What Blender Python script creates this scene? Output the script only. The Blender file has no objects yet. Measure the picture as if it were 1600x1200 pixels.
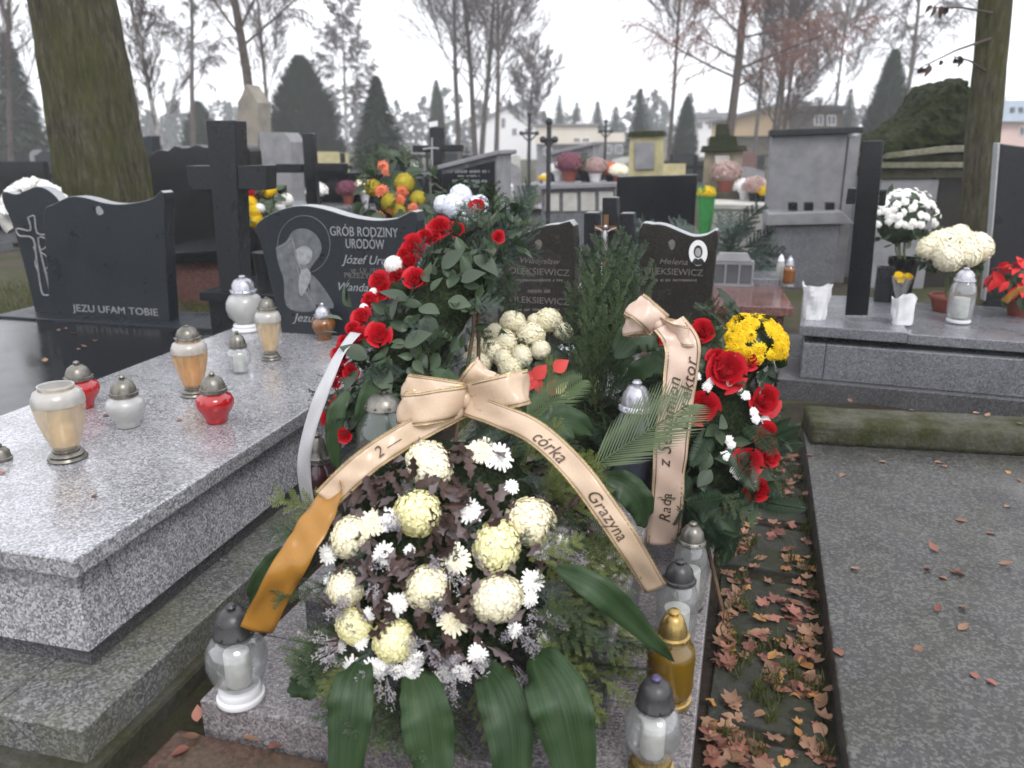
import bpy, math, random
from mathutils import Vector, Matrix, noise
V = Vector
random.seed(11)
scene = bpy.context.scene
col = scene.collection

# ------------------------------------------------------------------ camera
FPX, HOR, CAM_H = 1250.0, 225.0, 1.5           # focal length and horizon in pixels of the 1600 x 1200 photograph
PITCH = math.atan((600 - HOR) / FPX)
SP, CP = math.sin(PITCH), math.cos(PITCH)
cam_data = bpy.data.cameras.new('camera')
cam_data.sensor_width = 36
cam_data.lens = 36 * FPX / 1600
cam_data.clip_start, cam_data.clip_end = 0.05, 3000
cam_data.dof.use_dof = True
cam_data.dof.focus_distance = 2.6
cam_data.dof.aperture_fstop = 2.6
cam = bpy.data.objects.new('camera', cam_data)
col.objects.link(cam)
cam.location = (0, 0, CAM_H)
cam.rotation_euler = (math.pi / 2 - PITCH, 0, 0)
scene.camera = cam

# ------------------------------------------------------------------ sky: a white overcast, sun and exposure
SUN_ELEV, SUN_ROT = math.radians(48), math.radians(200)
world = bpy.data.worlds.new('World')
scene.world = world
world.use_nodes = True
nt = world.node_tree
bgn = nt.nodes['Background']
sky = nt.nodes.new('ShaderNodeTexSky')
sky.sky_type = 'NISHITA'
sky.sun_disc = False
sky.sun_elevation, sky.sun_rotation = SUN_ELEV, SUN_ROT
sky.air_density, sky.dust_density, sky.ozone_density = 1.0, 4.0, 1.0
cloud = nt.nodes.new('ShaderNodeMix')
cloud.data_type = 'RGBA'
cloud.inputs['Factor'].default_value = 0.93     # the cloud sheet hides nearly all the blue
cloud.inputs['B'].default_value = (10.2, 10.4, 11.0, 1)
nt.links.new(sky.outputs['Color'], cloud.inputs['A'])
nt.links.new(cloud.outputs['Result'], bgn.inputs['Color'])
bgn.inputs['Strength'].default_value = 0.1
sun_data = bpy.data.lights.new('sun', 'SUN')
sun_data.energy = 1.1
sun_data.angle = math.radians(20)
sun_data.color = (1.0, 0.97, 0.93)
sun = bpy.data.objects.new('sun', sun_data)
col.objects.link(sun)
sun.rotation_euler = (math.pi / 2 - SUN_ELEV, 0, math.radians(25))
sun.location = (0, 0, 12)
scene.view_settings.view_transform = 'Standard'
scene.view_settings.look = 'None'
scene.view_settings.gamma = 1
scene.view_settings.use_curve_mapping = False
scene.view_settings.exposure = 0.85
scene.cycles.use_denoising = True
scene.cycles.max_bounces = 6
scene.cycles.transparent_max_bounces = 10
scene.cycles.volume_bounces = 1
scene.cycles.use_fast_gi = False
scene.cycles.caustics_reflective = False
scene.cycles.caustics_refractive = False
scene.cycles.filter_width = 1.6

# ------------------------------------------------------------------ pixels to places
def ray(u, v):
    x, y = (u - 800) / FPX, (v - 600) / FPX
    return V((x, CP - y * SP, -(SP + y * CP)))
def P(u, v, z=0.0):                             # where a pixel's ray meets the level z
    d = ray(u, v)
    t = (z - CAM_H) / d.z
    return V((d.x * t, d.y * t, z))
def D(u, v, Y):                                 # where it reaches the distance Y
    d = ray(u, v)
    t = Y / d.y
    return V((d.x * t, Y, CAM_H + d.z * t))
def px_scale(Y):                                # metres per photograph pixel at about that distance
    return Y / FPX * 1.02

# ------------------------------------------------------------------ objects
def props(o, label=None, cat=None, group=None, kind=None):
    if label: o['label'] = label
    if cat: o['category'] = cat
    if group: o['group'] = group
    if kind: o['kind'] = kind
    return o
def thing(name, label, cat, loc=(0, 0, 0), rotz=0.0, group=None):
    o = bpy.data.objects.new(name, None)
    o.empty_display_size = 0.05
    col.objects.link(o)
    o.location = loc
    o.rotation_euler = (0, 0, rotz)
    o.matrix_basis = Matrix.Translation(V(loc)) @ Matrix.Rotation(rotz, 4, 'Z')
    return props(o, label, cat, group)
def world_of(o):
    return o.matrix_basis.copy() if o.parent is None else world_of(o.parent) @ o.matrix_basis
def put(name, mesh, parent=None, M=None, world=True):
    o = bpy.data.objects.new(name, mesh)
    col.objects.link(o)
    o.parent = parent
    M = M if M is not None else Matrix.Identity(4)
    if parent is not None and world:
        M = world_of(parent).inverted() @ M
    o.matrix_basis = M
    return o
def kids_of(o):
    return [c for c in bpy.data.objects if c.parent is o]
def copy_tree(o, parent=None):
    ch = list(o.children)
    c = o.copy()
    col.objects.link(c)
    c.parent = parent
    for k in ch:
        copy_tree(k, c)
    return c
def bevel(o, w=0.006, seg=2):
    m = o.modifiers.new('bevel', 'BEVEL')
    m.width, m.segments = w, seg
    m.limit_method = 'ANGLE'
    m.angle_limit = math.radians(35)
    return o

class MB:
    def __init__(s):
        s.v, s.f = [], []
    def add(s, vs, fs):
        o = len(s.v)
        s.v += [tuple(a) for a in vs]
        s.f += [tuple(i + o for i in f) for f in fs]
        return s
    def box(s, x0, x1, y0, y1, z0, z1, tx=0.0, ty=None, dx=0.0, dy=0.0):
        ty = tx if ty is None else ty             # tx, ty: how far the top is drawn in; dx, dy: shift of the top
        a = [(x0, y0, z0), (x1, y0, z0), (x1, y1, z0), (x0, y1, z0),
             (x0 + tx + dx, y0 + ty + dy, z1), (x1 - tx + dx, y0 + ty + dy, z1),
             (x1 - tx + dx, y1 - ty + dy, z1), (x0 + tx + dx, y1 - ty + dy, z1)]
        return s.add(a, [(3, 2, 1, 0), (4, 5, 6, 7), (0, 1, 5, 4), (1, 2, 6, 5), (2, 3, 7, 6), (3, 0, 4, 7)])
    def lathe(s, prof, n=20, c=(0, 0, 0), wob=0.0):
        vs, fs = [], []
        for (r, z) in prof:
            for k in range(n):
                a = 2 * math.pi * k / n
                q = r * (1 + wob * math.cos(a * n / 2))
                vs.append((c[0] + q * math.cos(a), c[1] + q * math.sin(a), c[2] + z))
        for i in range(len(prof) - 1):
            for k in range(n):
                k2 = (k + 1) % n
                fs.append((i * n + k, i * n + k2, (i + 1) * n + k2, (i + 1) * n + k))
        if prof[0][0] > 1e-4: fs.append(tuple(range(n - 1, -1, -1)))
        if prof[-1][0] > 1e-4:
            b = (len(prof) - 1) * n
            fs.append(tuple(range(b, b + n)))
        return s.add(vs, fs)
    def tube(s, pts, rad, n=6, cap=True):
        pts = [V(p) for p in pts]
        if not hasattr(rad, '__len__'): rad = [rad] * len(pts)
        vs, fs = [], []
        ref = None
        for i, p in enumerate(pts):
            d = (pts[min(i + 1, len(pts) - 1)] - pts[max(i - 1, 0)])
            d = d.normalized() if d.length > 1e-9 else V((0, 0, 1))
            if ref is None:
                ref = V((1, 0, 0)) if abs(d.x) < 0.8 else V((0, 1, 0))
            x = (ref - d * ref.dot(d)).normalized()
            ref = x
            y = d.cross(x)
            for k in range(n):
                a = 2 * math.pi * k / n
                vs.append(p + (x * math.cos(a) + y * math.sin(a)) * rad[i])
        for i in range(len(pts) - 1):
            for k in range(n):
                k2 = (k + 1) % n
                fs.append((i * n + k, i * n + k2, (i + 1) * n + k2, (i + 1) * n + k))
        if cap:
            fs.append(tuple(range(n - 1, -1, -1)))
            b = (len(pts) - 1) * n
            fs.append(tuple(range(b, b + n)))
        return s.add(vs, fs)
    def prism(s, poly, y0, y1):                   # outline in x, z pushed from y0 (front) to y1
        n = len(poly)
        area = sum(poly[i][0] * poly[(i + 1) % n][1] - poly[(i + 1) % n][0] * poly[i][1] for i in range(n))
        if area < 0: poly = poly[::-1]
        vs = [(x, y0, z) for x, z in poly] + [(x, y1, z) for x, z in poly]
        fs = [tuple(range(n)), tuple(range(2 * n - 1, n - 1, -1))]
        fs += [(i, i + n, (i + 1) % n + n, (i + 1) % n) for i in range(n)]
        return s.add(vs, fs)
    def ball(s, c, r, n=8, m=6, sq=(1, 1, 1)):
        prof = [(math.sin(math.pi * i / m), -math.cos(math.pi * i / m)) for i in range(m + 1)]
        vs, fs = [], []
        for (q, z) in prof:
            for k in range(n):
                a = 2 * math.pi * k / n
                vs.append((c[0] + r * q * math.cos(a) * sq[0], c[1] + r * q * math.sin(a) * sq[1], c[2] + r * z * sq[2]))
        for i in range(m):
            for k in range(n):
                k2 = (k + 1) % n
                fs.append((i * n + k, i * n + k2, (i + 1) * n + k2, (i + 1) * n + k))
        return s.add(vs, fs)
    def grid(s, rows):                            # rows of equal length
        n = len(rows[0])
        vs = [p for r in rows for p in r]
        fs = [(i * n + j, i * n + j + 1, (i + 1) * n + j + 1, (i + 1) * n + j) for i in range(len(rows) - 1) for j in range(n - 1)]
        return s.add(vs, fs)
    def mesh(s, name, mat, smooth=True):
        me = bpy.data.meshes.new(name)
        me.from_pydata(s.v, [], s.f)
        me.materials.append(mat)
        if smooth and me.polygons:
            me.polygons.foreach_set('use_smooth', [True] * len(me.polygons))
            me.set_sharp_from_angle(angle=math.radians(42))
        me.update()
        return me
    def build(s, name, mat, parent=None, M=None, smooth=True, world=False):
        return put(name, s.mesh(name, mat, smooth), parent, M, world)

def struct(name, mb, mat, smooth=True):
    return props(mb.build(name, mat, None, None, smooth), kind='structure')

def frame_to(n, up=None, twist=0.0, loc=(0, 0, 0), s=1.0):     # local z along n, local y as near up as may be
    n = V(n).normalized()
    up = V(up) if up is not None else V((0, 0, 1))
    if abs(n.dot(up.normalized())) > 0.995: up = V((0, 1, 0.1))
    x = up.cross(n).normalized()
    y = n.cross(x)
    if twist:
        c, q = math.cos(twist), math.sin(twist)
        x, y = x * c + y * q, y * c - x * q
    M = Matrix(((x.x, y.x, n.x, loc[0]), (x.y, y.y, n.y, loc[1]), (x.z, y.z, n.z, loc[2]), (0, 0, 0, 1)))
    return M @ Matrix.Scale(s, 4)
def rnd(a, b):
    return random.uniform(a, b)
def crom(pts, n):                                 # smooth curve through points
    pts = [V(p) for p in pts]
    out = []
    m = len(pts) - 1
    for i in range(n + 1):
        t = i / n * m
        k = min(int(t), m - 1)
        f = t - k
        a, b, c, d = pts[max(k - 1, 0)], pts[k], pts[k + 1], pts[min(k + 2, m)]
        out.append(0.5 * (2 * b + (c - a) * f + (2 * a - 5 * b + 4 * c - d) * f * f + (3 * b - a - 3 * c + d) * f ** 3))
    return out

# ------------------------------------------------------------------ materials
class NT:
    def __init__(s, name):
        s.m = bpy.data.materials.new(name)
        s.m.use_nodes = True
        s.t = s.m.node_tree
        s.p = s.t.nodes['Principled BSDF']
        s.out = s.t.nodes['Material Output']
    def n(s, kind, **kw):
        nd = s.t.nodes.new('ShaderNode' + kind)
        for k, v in kw.items():
            if k.startswith('_'): setattr(nd, k[1:], v)
            else: s.set(nd.inputs[k.replace('__', ' ')], v)
        return nd
    def set(s, sock, v):
        if isinstance(v, bpy.types.NodeSocket): s.t.links.new(v, sock)
        elif isinstance(v, (tuple, list)) and len(v) == 3 and sock.type == 'RGBA': sock.default_value = (*v, 1)
        else: sock.default_value = v
    def coord(s):
        return s.n('TexCoord').outputs['Object']
    def noise(s, vec, scale, detail=4, rough=0.55):
        return s.n('TexNoise', Vector=vec, Scale=scale, Detail=detail, Roughness=rough).outputs['Fac']
    def ramp(s, fac, stops, mode='LINEAR'):
        r = s.n('ValToRGB', Fac=fac)
        r.color_ramp.interpolation = mode
        el = r.color_ramp.elements
        while len(el) < len(stops): el.new(0.5)
        for e, (pos, c) in zip(el, stops):
            e.position = pos
            e.color = (*c, 1) if not isinstance(c, (int, float)) else (c, c, c, 1)
        return r.outputs['Color']
    def mix(s, f, a, b, mode='MIX'):
        m = s.n('Mix', _data_type='RGBA', _blend_type=mode)
        for k, v in (('Factor', f), ('A', a), ('B', b)):
            s.set(next(i for i in m.inputs if i.name == k and i.type == ('VALUE' if k == 'Factor' else 'RGBA')), v)
        return next(o for o in m.outputs if o.type == 'RGBA')
    def math(s, op, a, b=0.0):
        m = s.n('Math', _operation=op)
        s.set(m.inputs[0], a); s.set(m.inputs[1], b)
        return m.outputs[0]
    def bump(s, h, strength=0.3, dist=0.01):
        b = s.n('Bump', Height=h, Strength=strength, Distance=dist)
        s.set(s.p.inputs['Normal'], b.outputs['Normal'])
    def done(s, col=None, rough=None, spec=None, **kw):
        if col is not None: s.set(s.p.inputs['Base Color'], col)
        if rough is not None: s.set(s.p.inputs['Roughness'], rough)
        if spec is not None: s.set(s.p.inputs['Specular IOR Level'], spec)
        for k, v in kw.items(): s.set(s.p.inputs[k.replace('__', ' ')], v)
        return s.m

def granite(name, dark, mid, light, scale=120.0, rough=(0.18, 0.45), blotch=0.35, moss=0.0, spec=0.5, coat=0.0):
    t = NT(name)
    c = t.coord()
    vo = t.n('TexVoronoi', Vector=c, Scale=scale)
    sep = t.n('SeparateColor', Color=vo.outputs['Color'])
    base = t.ramp(sep.outputs[0], [(0.0, dark), (0.22, dark), (0.34, mid), (0.62, mid), (0.8, light), (1.0, light)])
    fine = t.noise(c, scale * 2.3, 2)
    base = t.mix(0.35, base, t.ramp(fine, [(0.3, dark), (0.7, light)]))
    big = t.noise(c, 3.0, 5, 0.6)
    base = t.mix(t.math('MULTIPLY', t.ramp(big, [(0.35, 0.0), (0.65, 1.0)]), blotch), base, t.mix(1.0, base, (0.5, 0.48, 0.46), 'MULTIPLY'))
    if moss > 0:
        g = t.ramp(t.noise(c, 5.0, 6, 0.65), [(0.42, 0.0), (0.62, 1.0)])
        base = t.mix(t.math('MULTIPLY', g, moss), base, (0.10, 0.105, 0.045))
    r = t.ramp(t.noise(c, 4.5, 5, 0.6), [(0.35, rough[0]), (0.62, rough[1])])
    t.bump(fine, 0.05, 0.002)
    if coat: t.done(Coat__Weight=coat, Coat__Roughness=t.ramp(t.noise(c, 6.0, 4), [(0.38, 0.04), (0.62, 0.25)]))
    return t.done(base, r, spec)
def plain(name, c, rough=0.5, spec=0.5, metal=0.0, var=0.25, scale=8.0, rv=0.12, bump=0.0, emis=None):
    t = NT(name)
    co = t.coord()
    nz = t.noise(co, scale, 5, 0.6)
    dark = tuple(x * (1 - var) for x in c)
    lite = tuple(min(1, x * (1 + var)) for x in c)
    r = t.ramp(t.noise(co, scale * 2.1, 3), [(0.3, max(0.02, rough - rv)), (0.7, min(1, rough + rv))])
    if bump: t.bump(t.noise(co, scale * 6, 4), bump, 0.01)
    return t.done(t.ramp(nz, [(0.3, dark), (0.7, lite)]), r, spec, Metallic=metal)
def foliage(name, c1, c2, rough=0.45, trans=0.25, spec=0.4, vein=0.0, patch=None):
    t = NT(name)
    if c1[1] >= c1[0] and c1[1] > c1[2] and not any(k in name for k in ('thuja', 'conifer', 'wood', 'mustard', 'yellow green')):
        c1, c2 = tuple(x * 0.58 for x in c1), tuple(x * 0.66 for x in c2)
    co = t.coord()
    rd = t.n('ObjectInfo').outputs['Random']
    f = t.math('ADD', t.math('MULTIPLY', rd, 0.7), t.math('MULTIPLY', t.noise(co, 14, 3), 0.3))
    c = t.ramp(f, [(0.1, c1), (0.9, c2)])
    if patch: c = t.mix(t.ramp(t.noise(co, patch[1], 4), [(0.5, 0.0), (0.68, 1.0)]), c, patch[0])
    t.done(c, rough, spec)
    if trans > 0:
        tr = t.n('BsdfTranslucent', Color=c)
        mx = t.n('MixShader', Fac=trans)
        t.t.links.new(t.p.outputs[0], mx.inputs[1])
        t.t.links.new(tr.outputs[0], mx.inputs[2])
        t.t.links.new(mx.outputs[0], t.out.inputs['Surface'])
    return t.m
def glass(name, c, rough=0.12, trans=0.85, frost=None):
    t = NT(name)
    cc = t.ramp(t.noise(t.coord(), 30, 3), [(0.3, tuple(x * 0.88 for x in c)), (0.7, c)])
    clear = t.n('BsdfTransparent', Color=cc)
    gloss = t.n('BsdfGlossy', Color=(0.9, 0.9, 0.92), Roughness=rough)
    milk = t.n('BsdfTranslucent', Color=cc)
    t.done(cc, 0.35, 0.4)
    def mix(f, a, b):
        m = t.n('MixShader', Fac=f)
        t.t.links.new(a, m.inputs[1]); t.t.links.new(b, m.inputs[2])
        return m.outputs[0]
    body = mix(0.5, t.p.outputs[0], milk.outputs[0])
    body = mix(trans, body, clear.outputs[0])
    fr = t.math('MULTIPLY', t.n('LayerWeight', Blend=0.25).outputs['Facing'], 0.3)
    out = mix(t.math('ADD', fr, 0.05), body, gloss.outputs[0])
    t.t.links.new(out, t.out.inputs['Surface'])
    return t.m

M = {}
M['granite'] = granite('grey granite', (0.07, 0.071, 0.08), (0.24, 0.238, 0.256), (0.50, 0.497, 0.525), 170, (0.08, 0.40), 0.5, coat=0.6)
M['granite_rough'] = granite('weathered granite', (0.03, 0.031, 0.033), (0.105, 0.105, 0.104), (0.26, 0.26, 0.255), 150, (0.35, 0.6), 0.4, 0.35)
M['granite_pink'] = granite('pinkish granite', (0.05, 0.046, 0.05), (0.165, 0.15, 0.152), (0.33, 0.305, 0.31), 190, (0.2, 0.5), 0.4)
M['granite_body'] = granite('dark speckled granite', (0.022, 0.022, 0.025), (0.062, 0.062, 0.068), (0.15, 0.15, 0.16), 200, (0.2, 0.45), 0.3)
M['granite_blue'] = granite('blue grey granite', (0.05, 0.053, 0.062), (0.135, 0.138, 0.153), (0.25, 0.255, 0.28), 170, (0.2, 0.45), 0.35, coat=0.5)
M['terrazzo'] = granite('terrazzo', (0.006, 0.006, 0.0065), (0.027, 0.0262, 0.0258), (0.115, 0.112, 0.108), 120, (0.35, 0.6), 0.5, 0.1)
M['black'] = granite('polished black granite', (0.004, 0.005, 0.006), (0.007, 0.008, 0.010), (0.014, 0.015, 0.018), 260, (0.06, 0.22), 0.2, spec=0.28)
M['slate'] = granite('dark grey granite', (0.008, 0.0105, 0.014), (0.013, 0.017, 0.022), (0.025, 0.031, 0.038), 240, (0.25, 0.42), 0.15, spec=0.28)
M['anthracite'] = granite('anthracite granite', (0.009, 0.0095, 0.012), (0.0145, 0.0152, 0.0185), (0.028, 0.029, 0.033), 200, (0.22, 0.4), 0.15, spec=0.25)
M['brown_stone'] = granite('dark brown polished stone', (0.014, 0.013, 0.012), (0.024, 0.022, 0.02), (0.042, 0.04, 0.036), 220, (0.1, 0.3), 0.3, spec=0.3)
M['red_granite'] = granite('red granite', (0.05, 0.022, 0.02), (0.14, 0.062, 0.055), (0.24, 0.13, 0.12), 150, (0.05, 0.22), 0.3)
M['maroon_slab'] = granite('maroon stone', (0.03, 0.014, 0.012), (0.075, 0.032, 0.026), (0.12, 0.06, 0.05), 90, (0.2, 0.5), 0.5, 0.2)
M['edge'] = plain('sawn stone edge', (0.30, 0.31, 0.32), 0.5, var=0.15, scale=40)
M['grey_stone'] = plain('grey stone', (0.20, 0.20, 0.212), 0.7, 0.3, var=0.2, scale=6, bump=0.2)
M['pale_stone'] = plain('pale stone', (0.42, 0.41, 0.38), 0.75, 0.3, var=0.22, scale=5, bump=0.2)
M['beige_stone'] = plain('beige stone', (0.22, 0.20, 0.17), 0.8, 0.2, var=0.25, scale=4, bump=0.3)
M['old_stone'] = plain('old brown stone', (0.22, 0.195, 0.14), 0.85, 0.2, var=0.35, scale=5, bump=0.4)
M['olive_stone'] = plain('lichen yellow stone', (0.40, 0.36, 0.20), 0.85, 0.2, var=0.25, scale=4, bump=0.3)
M['white'] = plain('white paint', (0.75, 0.75, 0.76), 0.5, var=0.06)
M['cream_wall'] = plain('cream render', (0.66, 0.61, 0.53), 0.9, 0.2, var=0.06, scale=1)
M['yellow_wall'] = plain('yellow render', (0.60, 0.45, 0.27), 0.9, 0.2, var=0.06, scale=1)
M['pink_wall'] = plain('pink render', (0.62, 0.46, 0.42), 0.9, 0.2, var=0.06, scale=1)
M['roof_grey'] = plain('grey roofing', (0.20, 0.20, 0.22), 0.8, 0.2, var=0.15, scale=2)
M['roof_blue'] = plain('blue grey roofing', (0.40, 0.47, 0.56), 0.6, 0.3, var=0.1, scale=2)
M['window'] = plain('window glass', (0.06, 0.065, 0.075), 0.15, 0.6, var=0.2)
M['iron'] = plain('black iron', (0.014, 0.014, 0.016), 0.45, 0.5, var=0.3)
M['letter'] = plain('pale engraved lettering', (0.24, 0.25, 0.26), 0.7, 0.2, var=0.2, scale=60)
M['letter_dim'] = plain('dull bronze lettering', (0.125, 0.115, 0.105), 0.6, 0.3, var=0.25, scale=60)
M['engrave'] = plain('grey engraved figure', (0.105, 0.112, 0.12), 0.6, 0.3, var=0.35, scale=22)
M['engrave_lite'] = plain('light engraved line', (0.24, 0.25, 0.26), 0.65, 0.3, var=0.3, scale=30)
M['porcelain'] = plain('white porcelain', (0.72, 0.72, 0.72), 0.25, 0.5, var=0.05)
M['photo_grey'] = plain('photograph grey', (0.30, 0.30, 0.30), 0.3, var=0.1)
M['photo_dark'] = plain('photograph dark', (0.03, 0.03, 0.033), 0.3, var=0.2)
M['bronze'] = plain('bronze', (0.20, 0.105, 0.05), 0.4, metal=0.6, var=0.3)
M['silver'] = plain('silver figure', (0.45, 0.45, 0.46), 0.35, metal=0.7)
M['pewter'] = plain('pewter lid', (0.17, 0.16, 0.14), 0.36, metal=0.75, var=0.35, scale=30)
M['dark_lid'] = plain('dark plastic lid', (0.028, 0.027, 0.028), 0.35, 0.5, var=0.3, scale=30)
M['gold_lid'] = plain('gold lid', (0.36, 0.25, 0.09), 0.3, metal=0.8, var=0.25, scale=30)
M['steel_lid'] = plain('silvery lid', (0.42, 0.42, 0.46), 0.3, metal=0.7, var=0.2, scale=30)
M['violet'] = plain('violet cap', (0.05, 0.035, 0.10), 0.4)
M['glass_clear'] = glass('clear glass', (0.97, 0.98, 0.98), 0.05, 0.9)
M['glass_milk'] = glass('milky glass', (0.88, 0.88, 0.87), 0.3, 0.55)
M['glass_red'] = glass('red glass', (0.85, 0.008, 0.016), 0.12, 0.5)
M['glass_darkred'] = glass('dark red glass', (0.11, 0.006, 0.015), 0.15, 0.3)
M['glass_gold'] = glass('golden glass', (0.97, 0.80, 0.52), 0.10, 0.75)
M['glass_cream'] = glass('pale golden glass', (0.98, 0.92, 0.80), 0.10, 0.75)
M['glass_amber'] = glass('amber glass', (0.62, 0.27, 0.02), 0.1, 0.6)
M['glass_yellow'] = glass('yellow glass', (0.55, 0.36, 0.02), 0.1, 0.6)
M['glass_green'] = glass('greenish glass', (0.42, 0.50, 0.44), 0.1, 0.75)
M['glass_blue'] = glass('blue grey glass', (0.12, 0.14, 0.20), 0.15, 0.4)
M['wax_white'] = plain('white candle', (0.75, 0.74, 0.70), 0.6, var=0.08)
M['wax_gold'] = plain('yellow candle', (0.88, 0.70, 0.42), 0.6, var=0.12)
M['wax_red'] = plain('red candle', (0.80, 0.03, 0.03), 0.6, var=0.12)
M['wax_yellow'] = plain('oil yellow', (0.45, 0.33, 0.02), 0.4, var=0.2)
M['plastic_white'] = plain('white plastic', (0.66, 0.66, 0.68), 0.4, var=0.04)
M['terracotta'] = plain('terracotta pot', (0.22, 0.055, 0.035), 0.55, var=0.2)
M['foil'] = plain('silver foil', (0.75, 0.76, 0.80), 0.22, metal=0.85, var=0.1, scale=20)
M['green_wrap'] = plain('green wrapping', (0.03, 0.22, 0.05), 0.4, var=0.3)
M['stick'] = plain('wooden stand', (0.10, 0.065, 0.04), 0.8, 0.2, var=0.3, scale=30)
M['stem'] = plain('green stem', (0.09, 0.12, 0.045), 0.6, 0.3, var=0.3, scale=30)
M['twig_brown'] = plain('brown twig', (0.06, 0.042, 0.03), 0.8, 0.2, var=0.3, scale=30)
# flowers and leaves
M['rose'] = foliage('red rose petals', (0.42, 0.004, 0.012), (0.56, 0.010, 0.022), 0.5, 0.2, 0.3)
M['mum_cream'] = foliage('cream petals', (0.88, 0.82, 0.60), (0.92, 0.88, 0.72), 0.7, 0.1, 0.2)
M['mum_lemon'] = foliage('lemon petals', (0.88, 0.83, 0.40), (0.90, 0.86, 0.54), 0.7, 0.1, 0.2)
M['mum_white'] = foliage('white petals', (0.88, 0.87, 0.84), (0.92, 0.91, 0.89), 0.7, 0.12, 0.2)
M['mum_ice'] = foliage('cold white petals', (0.80, 0.82, 0.90), (0.86, 0.88, 0.95), 0.7, 0.1, 0.2)
M['mum_yellow'] = foliage('yellow petals', (0.78, 0.50, 0.01), (0.86, 0.62, 0.02), 0.7, 0.25, 0.2)
M['mum_olive'] = foliage('mustard petals', (0.42, 0.33, 0.03), (0.52, 0.42, 0.05), 0.7, 0.2, 0.2)
M['mum_pink'] = foliage('dusty pink petals', (0.40, 0.27, 0.26), (0.46, 0.33, 0.30), 0.7, 0.2, 0.2)
M['mum_plum'] = foliage('plum petals', (0.18, 0.06, 0.09), (0.24, 0.09, 0.12), 0.7, 0.2, 0.2)
M['orange'] = foliage('salmon orange petals', (0.60, 0.13, 0.05), (0.66, 0.20, 0.11), 0.6, 0.2, 0.3)
M['poinsettia'] = foliage('scarlet bracts', (0.55, 0.012, 0.018), (0.68, 0.03, 0.03), 0.5, 0.2, 0.3)
M['pink_red'] = foliage('coral bracts', (0.46, 0.025, 0.025), (0.56, 0.06, 0.05), 0.5, 0.2, 0.3)
M['rose_leaf'] = foliage('rose leaves', (0.035, 0.075, 0.030), (0.085, 0.13, 0.065), 0.42, 0.2)
M['grey_leaf'] = foliage('grey green leaves', (0.055, 0.09, 0.05), (0.12, 0.165, 0.10), 0.5, 0.2)
M['fir'] = foliage('fir needles', (0.030, 0.060, 0.026), (0.075, 0.115, 0.045), 0.5, 0.15)
M['fir_blue'] = foliage('blue green needles', (0.045, 0.075, 0.060), (0.10, 0.14, 0.115), 0.5, 0.15)
M['fir_yellow'] = foliage('yellow green needles', (0.075, 0.10, 0.025), (0.15, 0.18, 0.05), 0.5, 0.15)
M['big_leaf'] = foliage('broad glossy leaves', (0.020, 0.055, 0.018), (0.045, 0.095, 0.030), 0.3, 0.15, 0.5)
M['palm'] = foliage('palm leaflets', (0.075, 0.13, 0.035), (0.14, 0.20, 0.07), 0.4, 0.15)
M['fern'] = foliage('fern fronds', (0.015, 0.045, 0.018), (0.035, 0.075, 0.03), 0.5, 0.15)
M['oak'] = foliage('brown oak leaves', (0.030, 0.018, 0.016), (0.085, 0.052, 0.044), 0.55, 0.12, 0.3)
M['plum_leaf'] = foliage('dusky leaves', (0.075, 0.055, 0.058), (0.20, 0.155, 0.155), 0.55, 0.12, 0.3)
M['statice'] = foliage('lilac grey sprays', (0.26, 0.24, 0.27), (0.42, 0.39, 0.41), 0.8, 0.1, 0.2)
M['leaf_red'] = foliage('russet fallen leaves', (0.115, 0.040, 0.028), (0.33, 0.14, 0.10), 0.55, 0.15, 0.35)
M['leaf_tan'] = foliage('tan fallen leaves', (0.13, 0.066, 0.038), (0.36, 0.205, 0.13), 0.55, 0.15, 0.35)
M['leaf_gold'] = foliage('ochre fallen leaves', (0.26, 0.11, 0.03), (0.40, 0.22, 0.07), 0.55, 0.15, 0.35)
M['conifer'] = foliage('dark conifer', (0.022, 0.042, 0.026), (0.035, 0.06, 0.036), 0.7, 0.1, 0.2)
M['thuja'] = foliage('thuja green', (0.030, 0.052, 0.032), (0.05, 0.075, 0.042), 0.7, 0.1, 0.2)
M['thuja_olive'] = foliage('thuja olive', (0.055, 0.06, 0.03), (0.07, 0.08, 0.04), 0.7, 0.1, 0.2)
M['far_wood'] = foliage('far wood', (0.028, 0.042, 0.035), (0.045, 0.058, 0.045), 0.8, 0.0, 0.1)
M['bark'] = plain('grey brown bark', (0.085, 0.07, 0.062), 0.9, 0.15, var=0.35, scale=6, bump=0.4)
M['twigs'] = plain('bare twigs', (0.085, 0.066, 0.064), 0.9, 0.1, var=0.2)
M['twigs_red'] = plain('reddish larch twigs', (0.20, 0.105, 0.085), 0.9, 0.1, var=0.25)
M['grass'] = foliage('grass blades', (0.075, 0.095, 0.025), (0.13, 0.14, 0.04), 0.6, 0.2, 0.2)
def birch_bark():
    t = NT('birch bark')
    c = t.n('Mapping', Vector=t.coord(), Scale=(1, 1, 0.35)).outputs[0]
    return t.done(t.ramp(t.noise(c, 9, 5, 0.7), [(0.42, (0.06, 0.055, 0.05)), (0.55, (0.42, 0.40, 0.39))]), 0.8, 0.2)
M['birch'] = birch_bark()
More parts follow.
